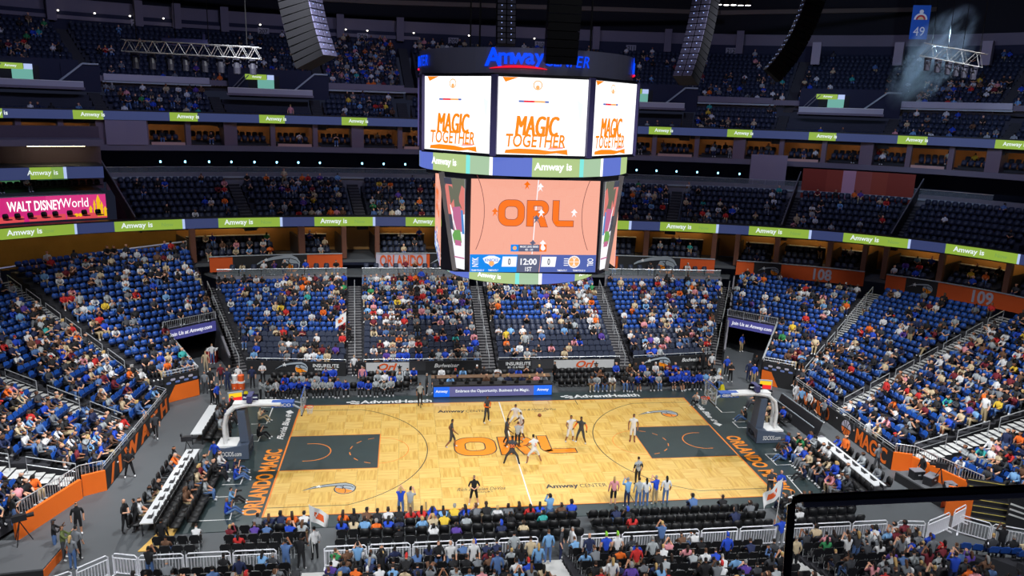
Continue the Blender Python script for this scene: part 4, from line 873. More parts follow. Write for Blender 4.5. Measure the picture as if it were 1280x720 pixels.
# ------------------------------------------------------------------ front walls of the bowl, tunnels, railings
M_purp = mat('purple_sign_glow', srgb(84, 84, 160), .5, emit=srgb(84, 84, 160), estr=.35)  # faint glow of its own colour put into the sign board
M_or3 = mat('bright_orange_wall_vinyl', srgb(240, 112, 28), .55, noise=(1.0, .08))
M_pin = mat('pale_pinstripe_vinyl', srgb(205, 205, 205), .6)
def wall_seg(name, a, b, z0, z1, m, th=.16, label=None, zb=None):
    a, b = np.array(a, float), np.array(b, float); d = (b-a)/np.linalg.norm(b-a); n_ = np.array([-d[1], d[0]])*th/2
    z0b, z1b = (z0, z1) if zb is None else zb
    P = [(*(a-n_), z0), (*(b-n_), z0b), (*(b+n_), z0b), (*(a+n_), z0), (*(a-n_), z1), (*(b-n_), z1b), (*(b+n_), z1b), (*(a+n_), z1)]
    o = MB().add(P, [(3, 2, 1, 0), (4, 5, 6, 7), (0, 1, 5, 4), (1, 2, 6, 5), (2, 3, 7, 6), (3, 0, 4, 7)]).build(name, m); return struct(o, label)
def vtext(body, a, b, f, z, h, m, parent, L=None, sx=1.0, bold=.02, shear=0, out=.1, side=1, name='wall_lettering'):
    """flat lettering on the wall a->b (reading direction), at fraction f"""
    a, b = np.array(a, float), np.array(b, float); d = (b-a)/np.linalg.norm(b-a); n_ = np.array([d[1], -d[0]]); p = lerp(a, b, f)+n_*out
    o = on(parent, body, 0, 0, h, m, L=L, sx=sx, bold=bold, shear=shear, name=name, z=0); frame_on(o, (p[0], p[1], z), (d[0], d[1], 0), (n_[0], n_[1], 0)); return o
def px_(u, v): q = bz(u, v, 0); return (float(q[0]), float(q[1]))
# far side front wall with sponsor panels
fw = [(-19.4, 14.75), (-11.6, 13.95)], [(-10.2, 13.95), (-.7, 13.95)], [(.7, 13.95), (11.0, 13.95)], [(12.2, 13.95), (19.4, 14.75)]
for k, (a, b) in enumerate(fw):
    wl = wall_seg('wall_far_front_%d' % (k+1), a, b, 0, 1.15, M_bandk, label='black sponsor wall in front of the far lower seats')
    A, B = np.array(a), np.array(b); dd = (B-A)/np.linalg.norm(B-A); nn = np.array([dd[1], -dd[0]])
    def pn(f0, f1, m, z0=.38, z1=1.1): 
        p, q = lerp(A, B, f0)+nn*.1, lerp(A, B, f1)+nn*.1; MB().bar((*p, (z0+z1)/2), (*q, (z0+z1)/2), .03, z1-z0).build('sponsor_panel', m, wl)
    def em(f, L):
        e = bpy.data.objects.new('wall_emblem', None); COL.objects.link(e); e.parent = wl; p = lerp(A, B, f)+nn*.07; frame_on(e, (*p, .74), (dd[0], dd[1], 0), (nn[0], nn[1], 0)); comet(0, 0, L, e, 'emblem_piece')
    if k == 0:
        pn(.3, .6, M_bandk); em(.45, 2.6); vtext('INSURELITE', a, b, .8, .86, .3, M_white, wl, out=.12); vtext('BOND & PREMIUM', a, b, .8, .55, .16, M_white, wl, out=.12)
    if k == 1:
        pn(.02, .38, M_pin); vtext('Orl', a, b, .2, .75, .6, M_bando, wl, shear=.3, bold=.03, out=.14, sx=1.3); st = [(.24*(1 if j % 2 == 0 else .42)*math.cos(R(90+36*j)), .24*(1 if j % 2 == 0 else .42)*math.sin(R(90+36*j))) for j in range(10)]
        o = MB().prism(st, 0, .01).build('star', M_bandk, wl); p = lerp(A, B, .3)+nn*.14; frame_on(o, (*p, .72), (dd[0], dd[1], 0), (nn[0], nn[1], 0))
        pn(.38, .52, mat('charcoal_stripe_vinyl', srgb(56, 56, 60), .6)); vtext('Budweiser', a, b, .7, .8, .34, M_white, wl, shear=.3, out=.12)
    if k == 2:
        vtext('INSURELITE', a, b, .16, .86, .3, M_white, wl, out=.12); vtext('BOND & PREMIUM', a, b, .16, .55, .16, M_white, wl, out=.12); pn(.27, .45, mat('charcoal_stripe_vinyl', srgb(56, 56, 60), .6)); pn(.45, .95, M_pin)
        vtext('Orl', a, b, .71, .75, .6, M_bando, wl, shear=.3, bold=.03, out=.14, sx=1.3); o = MB().prism(st, 0, .01).build('star', M_bandk, wl); p = lerp(A, B, .8)+nn*.14; frame_on(o, (*p, .72), (dd[0], dd[1], 0), (nn[0], nn[1], 0))
    if k == 3:
        em(.27, 2.8); vtext('Budweiser', a, b, .75, .8, .34, M_white, wl, shear=.3, out=.12)
    railing([(a[0], a[1]+.08, 1.15), (b[0], b[1]+.08, 1.15)], .18, ['low steel rail on the wall with ball emblem', 'low steel rail on the pinstriped wall under the full far section', 'low steel rail on the wall behind the empty courtside chairs', 'low steel rail on the wall behind the blue-shirted bench'][k], mid=False)
for s in (1, -1):
    sd = 'right' if s > 0 else 'left'; f = lambda x, y: (s*x, y)
    # wall beside the tunnel: black top with emblems above orange
    a, b = (f(22.0, 10.4), f(23.9, 8.85)); a, b = (a, b) if s > 0 else (b, a)
    wl = wall_seg('wall_corner_%s' % sd, a, b, 0, 1.95, M_bandk, label='black and orange wall beside the corner tunnel')
    A, B = np.array(a), np.array(b); dd = (B-A)/np.linalg.norm(B-A); nn = np.array([dd[1], -dd[0]])
    P = [lerp(A, B, t)+nn*.1 for t in ((0, .55, .3, .0) if s > 0 else (1, .02, .3, 1))]; zz = (.02, .02, 1.2, 1.25)
    MB().extrude([(P[i][0], P[i][1], zz[i]) for i in range(4)], (nn[0]*.02, nn[1]*.02, 0)).build('orange_panel', M_or3, wl)
    for j in range(7):
        q = lerp(A, B, .12+.13*j)+nn*.1; o = MB().prism(rrect(0, 0, .34, .16, .07, 3), 0, .01).build('small_emblem', M_lil if j % 2 else mat('pale_blue_emblem', srgb(110, 130, 190), .6), wl); frame_on(o, (q[0], q[1], 1.45+.22*(j % 2)), (dd[0], dd[1], 0), (nn[0], nn[1], 0))
    railing([f(22.05, 10.45)+(1.95,), f(23.95, 8.95)+(1.95,)], .35, 'railing above the orange corner wall on the %s tunnel' % ('109' if s > 0 else 'flag'), bal=.14)
    # end wall with tall orange letters
    pts = [f(24.3, 8.3), f(23.35, 7.6), f(23.3, -4.9)] if s > 0 else [f(24.3, 8.3), f(23.35, 7.6), f(23.35, -3.9)]
    for k in range(2):
        a, b = (pts[k], pts[k+1]) if s < 0 else (pts[k], pts[k+1])
        wl = wall_seg('wall_end_%s_%d' % (sd, k+1), a, b, 0, 1.2, M_bandk, label='black end wall with tall orange letters')
    a, b = (pts[1], pts[2]) if s > 0 else (pts[2], pts[1])
    if s > 0:
        vtext('ORLANDO', a, b, .24, .6, 1.0, M_or3, wl, L=4.6, bold=.03, shear=-.2)
        q = np.array(a)*.4+np.array(b)*.6; o = MB().prism(arc(0, 0, .55, 0, 360, 18)[:-1], 0, .012).build('ball_emblem', M_lil, wl); frame_on(o, (q[0]-.1, q[1], .6), (0, -1, 0), (-1, 0, 0))
        mb = MB()
        for pl in ([(-.55, 0), (.55, 0)], [(0, -.55), (0, .55)], arc(.75, 0, .6, 130, 230, 8), arc(-.75, 0, .6, -50, 50, 8)): strip(pl, .07, z=.016, mb=mb)
        mb.build('ball_seam', M_bandk, o, fix=False)['kind'] = 'stuff'; MB().prism([(0, 0)]+arc(0, 0, .53, 180, 360, 14), .013, .0145).build('ball_half', M_or3, o)
        vtext('MAGIC', a, b, .83, .6, 1.05, M_or3, wl, L=3.4, bold=.03)
        wall_seg('wall_end_right_3', f(23.3, -4.9), f(24.3, -5.3), 0, 1.2, M_or3, label='orange return wall at the end stand')
        wall_seg('wall_end_right_4', f(24.3, -5.4), f(25.7, -9.6), 0, 1.1, M_or3, label='orange wall below the last end section')
    else:
        vtext('/ I W A T H', a, b, .5, .6, 1.05, M_or3, wl, L=10.5, bold=.045)
        vtext('ORL', pts[0], pts[1], .5, .5, .4, mat('salmon_letter', srgb(226, 120, 90), .6), wl, L=.9, shear=.2, out=-.1, bold=.02)
        wall_seg('wall_end_left_3', f(23.3, -3.9), f(24.3, -4.5), 0, 1.2, M_or3, label='orange return wall at the end stand')
        wall_seg('wall_end_left_4', f(24.3, -4.7), f(25.7, -8.8), 0, 1.1, M_or3, label='orange wall below the last end section')
    y1 = -4.9 if s > 0 else -3.9
    railing([f(24.35, 8.35)+(1.2,), f(23.4, 7.65)+(1.2,), f(23.4, y1)+(1.2,)], .32, 'railing along the lettered end wall beside the %s' % ('ball emblem' if s > 0 else 'media table chairs'), bal=.0, post=1.3)
    yy = y1-.5
    railing([f(23.4, y1)+(.75,), f(24.4, yy)+(.75,), f(25.8, yy-4.0)+(.75,)], 1.0, 'balustered railing at the %s end stand corner' % ('equipment' if s > 0 else 'camera platform'), bal=.16)
    # tunnel: side walls, lintel sign, dark inside
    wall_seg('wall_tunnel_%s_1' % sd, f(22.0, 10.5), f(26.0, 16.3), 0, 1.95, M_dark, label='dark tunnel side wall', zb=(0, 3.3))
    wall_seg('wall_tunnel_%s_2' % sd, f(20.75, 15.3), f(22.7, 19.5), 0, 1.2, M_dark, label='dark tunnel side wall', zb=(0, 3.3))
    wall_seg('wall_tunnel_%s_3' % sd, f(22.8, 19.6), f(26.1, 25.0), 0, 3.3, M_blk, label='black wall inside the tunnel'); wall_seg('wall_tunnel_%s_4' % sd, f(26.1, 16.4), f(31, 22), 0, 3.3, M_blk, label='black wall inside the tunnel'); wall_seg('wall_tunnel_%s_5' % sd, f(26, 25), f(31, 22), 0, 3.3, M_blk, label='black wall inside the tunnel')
    tg = thing('tunnel_sign', 'purple join us sign over the tunnel %s' % ('next to section 108' if s > 0 else 'next to the white flag section'), 'sign'); a, b = (f(22.72, 19.35), f(25.95, 16.2)); a, b = (a, b) if s > 0 else (b, a)
    A, B = np.array(a), np.array(b); MB().bar((*A, 2.72), (*B, 2.72), .12, .82).build('sign_board', M_purp, tg); vtext('Join Us at Amway.com', a, b, .5, 2.72, .42, emat('sign_white_letters', (.9, .9, .95), 1), tg, L=3.7, shear=.15, bold=.02)
    railing([f(22.7, 19.5)+(3.2,), f(26.0, 16.3)+(3.2,)], .7, 'balustered railing above the purple tunnel sign beside %s' % ('section 108' if s > 0 else 'the pink sign stand'), bal=.16)
    mb = MB().bar((*f(22.0, 10.5), 2.1), (*f(26.0, 16.3), 3.5), .14, .12); r_ = tag(mb.build('sloping_rail', M_rail), 'sloping pale rail down the side of the tunnel %s' % ('at 108' if s > 0 else 'near the black media chairs'), 'railing')
    mb = MB().bar((*f(20.75, 15.1), 1.35), (*f(26.3, 28.0 if s < 0 else 26.6), 5.9 if s < 0 else 5.4), .16, .22); tag(mb.build('sloping_rail', M_wallg), 'grey sloping parapet rail beside the stairs %s' % ('below 108' if s > 0 else 'by the flag section'), 'railing')
# near corner tunnel on the equipment deck side: orange wall, dark steps, black striped wall
wl = wall_seg('wall_near_corner_1', px_(1180, 642), px_(1212, 648), 0, 1.7, M_or3, label='orange wall at the near corner doorway')
stn = MB()
for k in range(7): stn.box((0, .3*k, .12+.24*k), (1.9, .32, .24))
o = stn.build('aisle_stairs', M_dark, None, (*px_(1238, 655), 0), R(-25)); struct(o, 'black steps with yellow edges at the near corner doorway')
for k in range(7): MB().box((0, .3*k-.15, .245+.24*k), (1.9, .04, .02)).build('yellow_step_edge', mat('yellow_edge_paint', srgb(200, 180, 90), .6), o)
wl = wall_seg('wall_near_corner_2', px_(1256, 660), px_(1330, 668), 0, 2.1, M_bandk, label='black wall with white stripes at the near corner')
a_, b_ = np.array(px_(1256, 660)), np.array(px_(1330, 668)); d_ = (b_-a_)/np.linalg.norm(b_-a_); n_ = np.array([d_[1], -d_[0]])
for z0, z1 in ((1.5, .7), (1.2, .4), (.9, .15)):
    q0, q1 = a_+n_*.1, b_+n_*.1; MB().bar((q0[0], q0[1], z0), (q1[0], q1[1], z1), .02, .09).build('white_stripe', M_white, wl)
# aisle handrails (centre posts), far side
for i, (x0, y0, x1, y1) in enumerate(((-20.0, 15.2, -25.1, 26.6), (-10.9, 14.1, -11.7, 27.3), (0, 14.1, 0, 27.3), (11.6, 14.1, 12.3, 27.3), (20.0, 15.2, 26.0, 26.8))):
    r_ = thing('aisle_handrail', 'white centre handrail on the far %s' % ['stairs beside the dark tunnel with the red box', 'stairs where the flag waver stands', 'stairs straight behind the scorer table', 'stairs beside the blue-shirted bench', 'stairs beside section 108'][i], 'handrail', (x0, y0, 0))
    for k in range(5):
        f0, f1 = .03+k*.195, .03+k*.195+.15; P = lambda t, h: (lerp(0, x1-x0, t), lerp(0, y1-y0, t), lerp(.2, ZF1, t)+h)
        MB().tube([P(f0, 0), P(f0, .9), P(f1, .9), P(f1, 0)], .035, 5).build('rail_loop', M_rail, r_)
# aisle handrails on the end stands
for i, (p0, p1, txt) in enumerate((((24.4, 8.7, .6), (36.4, 18.4, 5.6), 'below banner 108'), ((23.5, 2.25, .6), (42.3, 9.1, 5.8), 'leading up to banner 109'), ((23.4, -5.2, .6), (45.7, -3.6, 5.8), 'above the equipment platform'), ((-24.4, 8.7, .6), (-39.1, 19.9, 6.3), 'below the pink sign'), ((-23.5, 2.25, .6), (-44.9, 9.9, 6.2), 'behind the lettered wall on the media chair side'), ((-23.4, -4.3, .6), (-47.2, -5.4, 6.2), 'above the camera platform'))):
    p0, p1 = np.array(p0), np.array(p1); r_ = thing('aisle_handrail', 'steel handrail up the end stand stairs %s' % txt, 'handrail', tuple(p0))
    for k in range(7):
        f0, f1 = .05+k*.135, .05+k*.135+.10; P = lambda t, h: tuple((p1-p0)*t+np.array([0, 0, h]))
        MB().tube([P(f0, 0), P(f0, .95), P(f1, .95), P(f1, 0)], .035, 5).tube([P(f0, .5), P(f1, .5)], .025, 4).build('rail_loop', M_rail, r_)
# white rail and bar behind the left corner top
railing([(-39.6, 20.6, 6.55), (-33.5, 25.6, 7.0), (-27.2, 28.7, 7.5)], .75, 'pale rail along the top of the corner stand under the ribbon board', post=2.2, r=.09, mid=False)
swp('wall_bar_back', 53, 36, th_px(236, 0, 8, 53, 36), TH1, [(0, 6.0), (.3, 6.0), (.3, ZR0+.2), (0, ZR0+.2)], mat('yellow_bar_wall', srgb(150, 120, 60), .7, noise=(.35, .5)), 'yellow lit bar wall behind the corner stand')
for k in range(9):
    t0 = R(118+5.5*k); lm = thing('bar_lamp', 'warm bar ceiling light behind the corner stand under the ribbon board', 'lamp', group='bar ceiling lights'); seg(lm, 'diffuser', 51, 34, t0, t0+.05, ZR0-.15, ZR0-.05, E_warm, .2)

# ------------------------------------------------------------------ deck with pink sign at the left
uL = lambda u, z, a=49.6, b=32.6: th_px(u, 0, z, a, b)
zs0, zs1 = ZR1+.2, ZR1+2.3
ws = thing('advertising_sign', 'pink advertising sign with white lettering and yellow castle', 'sign')
seg(ws, 'sign_panel', 49.6, 32.6, uL(-70, zs0), uL(60, zs0), zs0, zs1, emat('sign_magenta', srgb(222, 40, 130), .85), .06); seg(ws, 'sign_panel', 49.6, 32.6, uL(60, zs0), uL(134, zs0), zs0, zs1, emat('sign_pink', srgb(232, 60, 140), .85), .06)
seg(ws, 'sign_lower_glow', 49.6, 32.6, uL(-70, zs0), uL(134, zs0), zs0, zs0+.5, emat('sign_coral', srgb(236, 84, 90), .85), .075)
seg(ws, 'sign_frame', 49.6, 32.6, uL(-70, zs0), uL(134, zs0), zs1, zs1+.08, M_grey, .1)
ring_label('WALT DISNEY', 49.6, 32.6, uL(43, zs0+1.2), zs0+1.35, .85, E_scr, ws, out=.3, bold=.018, L=4.0); ring_label('World', 49.6, 32.6, uL(93, zs0+1.2), zs0+1.45, .8, E_scr, ws, out=.22, bold=-.005, L=2.1)
E_yel = emat('sign_yellow', srgb(246, 196, 20), .95)
for u, w_, h in ((113, .3, .9), (118, .22, 1.35), (123, .4, 1.75), (127, .25, 1.2), (131, .3, .8)):
    t = uL(u, zs0+1); seg(ws, 'castle_tower', 49.6, 32.6, t-w_/110, t+w_/110, zs0+.15, zs0+.15+h*.75, E_yel, .1); p = ring(49.5, 32.5, t)
    MB().lathe([(w_*.55, 0), (.01, h*.35)], (p[0], p[1]-.05, zs0+.15+h*.75), 4).build('castle_roof', E_yel, ws)
for u in (95, 100): 
    p = ring(49.5, 32.5, uL(u, zs0+.6)); MB().lathe([(.02, -.15), (.15, -.08), (.15, .08), (.02, .15)], (p[0], p[1]-.06, zs0+.35), 8).build('yellow_figure', E_yel, ws)
for u in (10, 25, 41, 58, 72, 90, 108, 125):
    p = ring(48.9, 31.9, uL(u, zs0, 48.9, 31.9)); SEATS.append((p[0], p[1], ZR1+.12, math.atan2(p[1], p[0])+PI/2, 'black', 'deck', .5, .5))
def dk(name, a, b, z0, z1, m, d, label): return swp(name, a, b, uL(130, z0, a, b), TH1, [(0, z0), (d, z0), (d, z1), (0, z1)], m, label)
dk('floor_deck', 49.6, 32.6, zs1, zs1+.2, M_floor, 7, 'deck floor above the pink sign')
dk('wall_deck', 54.5, 37.5, zs1, 18.5, mat('plum_deck_wall', srgb(92, 76, 88), .7), .3, 'plum wall at the back of the deck')
zq = zv(222, 33); zq1 = zv(209.5, 33)
dk('trim_deck', 50.2, 33.2, zq-.05, zq1+.08, M_dark, 4, 'dark body behind the short ribbon board'); dk('trim_deck_roof', 51, 34, zv(187, 34), zv(180, 34), M_slab, 6, 'grey slab over the deck lounge')
rb3 = thing('ribbon_board', 'short navy LED ribbon board with one green tab above the pink sign', 'display'); u3 = lambda u: uL(u, zq, 50.1, 33.1)
for u0, u1, m_ in ((-70, 38, E_navy), (38, 65, E_green), (65, 80, E_green2), (80, 84, E_lilac), (84, 130, E_navy)): seg(rb3, 'display_segment', 50.1, 33.1, u3(u0), u3(u1), zq, zq1, m_)
ring_label('Amway is', 50.1, 33.1, u3(54), (zq+zq1)/2, .55, E_txt, rb3, out=.1)
for u0, u1, z0, z1, c, nm in ((-10, 25, .75, 1.75, srgb(70, 120, 84), 'green'), (45, 85, .95, 1.75, srgb(84, 126, 96), 'green'), (100, 114, 1.0, 1.6, srgb(240, 150, 70), 'orange')):
    tv = thing('wall_television', 'glowing %s television %s on the deck above the pink sign' % (nm, ('beside the frame edge', 'in the middle', 'by the deck end')[(u0 > 0)+(u0 > 90)]), 'television'); a_ = 53.9; seg(tv, 'bezel', a_, 36.9, uL(u0, 14, a_, 36.9), uL(u1, 14, a_, 36.9), zs1+z0-.06, zs1+z1+.06, M_dark, .05); seg(tv, 'screen', a_, 36.9, uL(u0+1, 14, a_, 36.9), uL(u1-1, 14, a_, 36.9), zs1+z0, zs1+z1, emat('tv_'+nm, c, .8), .1)
lm = thing('strip_lamp', 'long yellow ceiling strip light in the lounge over the short ribbon board', 'lamp'); seg(lm, 'diffuser', 52.5, 35.5, uL(35, 16, 52.5, 35.5), uL(107, 16, 52.5, 35.5), zv(187, 34)-.1, zv(187, 34)-.02, emat('yellow_strip', (1, .85, .5), 16), .1)
for u in range(-20, 125, 9):
    p = ring(51.3, 34.3, uL(u, zs1, 51.3, 34.3)); SEATS.append((p[0], p[1], zs1+.2, math.atan2(p[1], p[0])+PI/2, 'black', 'deck', .5, .5))
# ------------------------------------------------------------------ portals in the upper tiers
PORTALS = []
E_teal = emat('portal_teal_glow', srgb(120, 190, 176), .75); M_fasc = mat('pale_fascia', srgb(178, 176, 192), .5)
for u, lit, txt in ((36, 1, 'with the long lit balcony near the frame edge'), (338, 1, 'above the silver truss end'), (806, .6, 'beside the scoreboard screen edge'), (1050, 1, 'by the smoke')):
    zf = ZU0-.7; t = th_px(u, 0, zf, 61, 44); p = ring(60.6, 43.6, t); q = ring(60.6, 43.6, t-.01); xd = (q-p)/np.linalg.norm(q-p); ang = math.atan2(xd[1], xd[0])
    r_ = thing('entrance_portal', 'teal lit portal in the upper tier %s' % txt, 'portal', (p[0], p[1], zf), ang)
    PORTALS.append((p[0], p[1], zf, ang))
    # local x along the tier, -y toward the court
    MB().box((0, .6, 1.1), (8.6, .3, 3.0)).build('back_wall', M_navyw, r_); MB().box((0, -.3, -.12), (8.8, 2.2, .24)).build('platform', M_slab, r_)
    MB().box((-.7, .43, .95), (3.2, .06, 1.9)).build('black_opening_panel', M_blk, r_); MB().box((-.5, .40, .85), (1.7, .06, 1.5)).build('glowing_opening_panel', E_teal, r_); MB().box((-1.5, .3, 1.75), (2.2, .1, .55)).build('green_sign', E_green, r_); MB().box((.0, .28, 1.75), (.7, .1, .5)).build('pale_sign', E_lilac, r_)  # flat black and glowing panels stand in for the shaded and lit passage
    o = on(r_, 'Amway', 0, 0, .3, E_txt, name='sign_text', bold=.02); frame_on(o, (-1.4, .22, 1.75), (1, 0, 0), (0, -1, 0))
    MB().box((0, -1.35, .25), (8.6, .1, .5)).build('balcony_front', M_fasc, r_); MB().box((0, -1.35, .53), (8.6, .16, .06)).build('balcony_rail', M_white, r_)
    MB().bar((2.2, .3, .3), (4.6, .3, 2.3), .3, .16).bar((4.6, .3, 2.3), (6.0, .3, 2.3), .3, .16).build('stair_cap', M_grey, r_)
    MB().box((4.4, .5, .9), (3.4, .3, 2.6)).build('stair_side', M_navyw, r_)
    MB().tube([(-4.2, -.4, .2), (-2.6, -.4, 1.9)], .05, 5).tube([(-3.8, -.4, .2), (-2.2, -.4, 1.9)], .05, 5).build('stair_rail', M_wallg, r_)
# balcony fronts between the portals
for u0, u1, m_ in ((130, 262, M_fasc), (405, 505, M_slab), (870, 965, M_slab), (1126, 1265, M_fasc)):
    o = seg(None, 'trim_balcony', 61.7, 44.7, th_px(u0, 0, ZU0, 61.7, 44.7), th_px(u1, 0, ZU0, 61.7, 44.7), ZU0+.12, ZU1+.2, m_, .12); struct(o, 'pale balcony front between the upper tiers')
    o = seg(None, 'trim_balcony', 61.5, 44.5, th_px(u0-2, 0, ZU0, 61.5, 44.5), th_px(u1+2, 0, ZU0, 61.5, 44.5), ZU0-.1, ZU0+.06, M_grey, .2); struct(o, 'pale ledge under a balcony front')

# ------------------------------------------------------------------ basketball stands
M_pad = mat('slate_padding', srgb(84, 96, 116), .55); M_bb = mat('clear_backboard', srgb(220, 230, 235), .05, alpha=.22); M_rim = mat('orange_rim', srgb(238, 84, 40), .4); M_net = mat('white_net', (.85, .85, .85), .8)
M_geico = mat('blue_pad', srgb(40, 92, 190), .5)
def hoop(s, label):
    h = thing('basketball_stand', label, 'basketball hoop', (0, 0, .03), 0 if s > 0 else PI)
    # built for the right end, x grows away from the court
    mb = MB(); P = [(16.3, 1.0), (16.3, .05), (18.4, .05), (18.4, .6), (17.6, .78)]
    mb.extrude([(x, -.78, z) for x, z in P], (0, 1.56, 0)); mb.build('padded_base', M_pad, h)
    MB().box((17.45, 0, .82), (1.5, 1.3, .12)).build('base_tray', M_white, h)
    mb = MB().extrude([(x, -.42, z) for x, z in ((16.32, 1.0), (16.85, 1.0), (16.95, 3.0), (16.5, 3.0))], (0, .84, 0)); mb.build('front_pad', M_pad, h)
    pts = [(17.75, 0, .9), (17.78, 0, 2.0), (17.6, 0, 2.75), (17.1, 0, 3.2), (16.3, 0, 3.36), (15.2, 0, 3.36), (14.4, 0, 3.34)]
    for y in (-.26, .26): MB().tube([(x, y, z) for x, y0, z in pts], .12, 8).build('white_boom', M_white, h)
    MB().box((15.9, 0, 3.36), (2.6, .62, .16)).build('boom_cover', M_white, h)
    mb = MB().box((14.3, 0, 3.3), (1.3, .56, .3)); g = mb.build('blue_boom_pad', M_geico, h)
    for sy in (-1, 1):
        o = on(h, 'GEICO', 0, 0, .2, M_white, sx=1.3, bold=.03, name='pad_lettering'); frame_on(o, (14.3, sy*.29, 3.3), (-sy, 0, 0), (0, sy, 0))
        o = on(h, 'SOCIOS.com', 0, 0, .3, M_white, L=1.25, bold=.02, name='pad_lettering'); frame_on(o, (17.35, sy*.80, .42), (-sy, 0, 0), (0, sy, 0))
    for z in (.52, .52):
        o = on(h, 'KIA', 0, 0, .34, M_white, sx=1.3, bold=.02, name='pad_lettering'); frame_on(o, (16.28, 0, .5), (0, -1, 0), (-1, 0, 0))
    x = 13.1; MB().box((x, 0, 3.43), (.04, 1.8, 1.05)).build('backboard', M_bb, h)
    fr = MB()
    for y0, z0, y1, z1 in ((-.915, 2.9, .915, 2.9), (-.915, 3.97, .915, 3.97), (-.915, 2.9, -.915, 3.97), (.915, 2.9, .915, 3.97)): fr.bar((x, y0, z0), (x, y1, z1), .07, .07)
    for y0, z0, y1, z1 in ((-.3, 3.1, .3, 3.1), (-.3, 3.55, .3, 3.55), (-.3, 3.1, -.3, 3.55), (.3, 3.1, .3, 3.55)): fr.bar((x-.03, y0, z0), (x-.03, y1, z1), .05, .05)
    fr.build('backboard_frame', M_grey, h); MB().box((x, 0, 2.86), (.09, 1.83, .1)).build('bottom_pad', M_dark, h)
    MB().box((x, 0, 4.02), (.05, 1.83, .08)).build('top_stripe', M_geico, h)
    for y in (-.5, .5): MB().bar((x+.02, y, 3.1), (13.8, y*.4, 3.35), .08, .08).build('board_brace', M_grey, h)
    cx = 12.725; MB().tube([(cx+.228*math.cos(R(a)), .228*math.sin(R(a)), 3.05) for a in range(0, 361, 20)], .02, 6, cap=False).box((12.99, 0, 3.05), (.14, .2, .12)).build('rim', M_rim, h)
    mb = MB()
    for k in range(12):
        for d in (1, -1):
            mb.tube([((cx+r_*math.cos(R(30*k+d*j*15))), r_*math.sin(R(30*k+d*j*15)), 3.03-.14*j) for j, r_ in enumerate((.225, .19, .15, .14))], .008, 3, cap=False)
    mb.build('net', M_net, h)['kind'] = 'stuff'
    sg = MB().box((16.2, 0, 3.75), (.3, .9, .4)); o = sg.build('boom_sign', mat('violet_box_sign', srgb(70, 70, 120), .5), h)
    for sy in (-1, 1):
        o = MB().box((16.2, 0, 3.75), (.9, .12, .36)).build('boom_sign_board', mat('violet_box_sign', (0, 0, 0)), h)
        o2 = on(h, 'Amway.com', 0, 0, .16, E_txt, sx=1.0, bold=.02, name='boom_sign_text'); frame_on(o2, (16.2, sy*.08, 3.75), (-sy, 0, 0), (0, sy, 0))
    return h
hoop(1, 'basketball stand with slate pads near the blue-shirted bench'); hoop(-1, 'basketball stand with slate pads near the media chairs')

# ------------------------------------------------------------------ courtside furniture
def px(u, v, z=0.0): return tuple(float(k) for k in bz(u, v, z))
M_slate = emat('table_screen_slate', srgb(104, 104, 160), .85); M_tblue = emat('table_screen_blue', srgb(20, 110, 245), 1.0); M_tw = emat('table_screen_white', (.9, .95, 1), 1)
stb = thing('scorer_table', 'long scorer table with glowing blue and slate screen front', 'table', (-.3, 8.85, 0))
MB().box((0, .02, .46), (9.1, .22, .88)).build('screen_housing', M_dark, stb); MB().box((0, .35, .93), (9.1, .8, .05)).build('table_top', M_dark, stb); MB().box((-4.4, .5, .45), (.08, .5, .9)).build('leg', M_dark, stb); MB().box((4.4, .5, .45), (.08, .5, .9)).build('leg', M_dark, stb)
for x0, x1, m_ in ((-4.5, -3.3, M_tblue), (-3.3, 3.1, M_slate), (3.1, 4.5, M_tblue)): MB().box(((x0+x1)/2, -.1, .47), (x1-x0, .03, .78)).build('screen', m_, stb)
for x in (-3.9, 3.8): o = on(stb, 'Amway', 0, 0, .28, M_tw, bold=.02, name='screen_text'); frame_on(o, (x, -.13, .5), (1, 0, 0), (0, -1, 0))
o = on(stb, 'Embrace the Opportunity. Business the Magic.', 0, 0, .3, M_tw, L=5.6, bold=.015, name='screen_text'); frame_on(o, (-.05, -.13, .5), (1, 0, 0), (0, -1, 0))
for i in range(9):
    r_ = thing('laptop', 'dark open laptop on the scorer table', 'laptop', (-4.2+i*.95, 9.2, .955), PI, 'laptops on the scorer table'); MB().box((0, 0, .01), (.34, .24, .02)).build('keyboard', M_dark, r_); MB().box((0, .13, .12), (.34, .02, .22), rx=-.25).build('screen_lid', M_dark, r_)
rt_ = thing('rear_table', 'dark media table behind the scorer table', 'table', (-.2, 11.2, 0)); MB().box((0, 0, .78), (9.4, .7, .05)).build('table_top', mat('walnut_top', srgb(120, 92, 70), .5), rt_); MB().box((0, -.33, .4), (9.4, .04, .75)).build('front_skirt', M_dark, rt_)
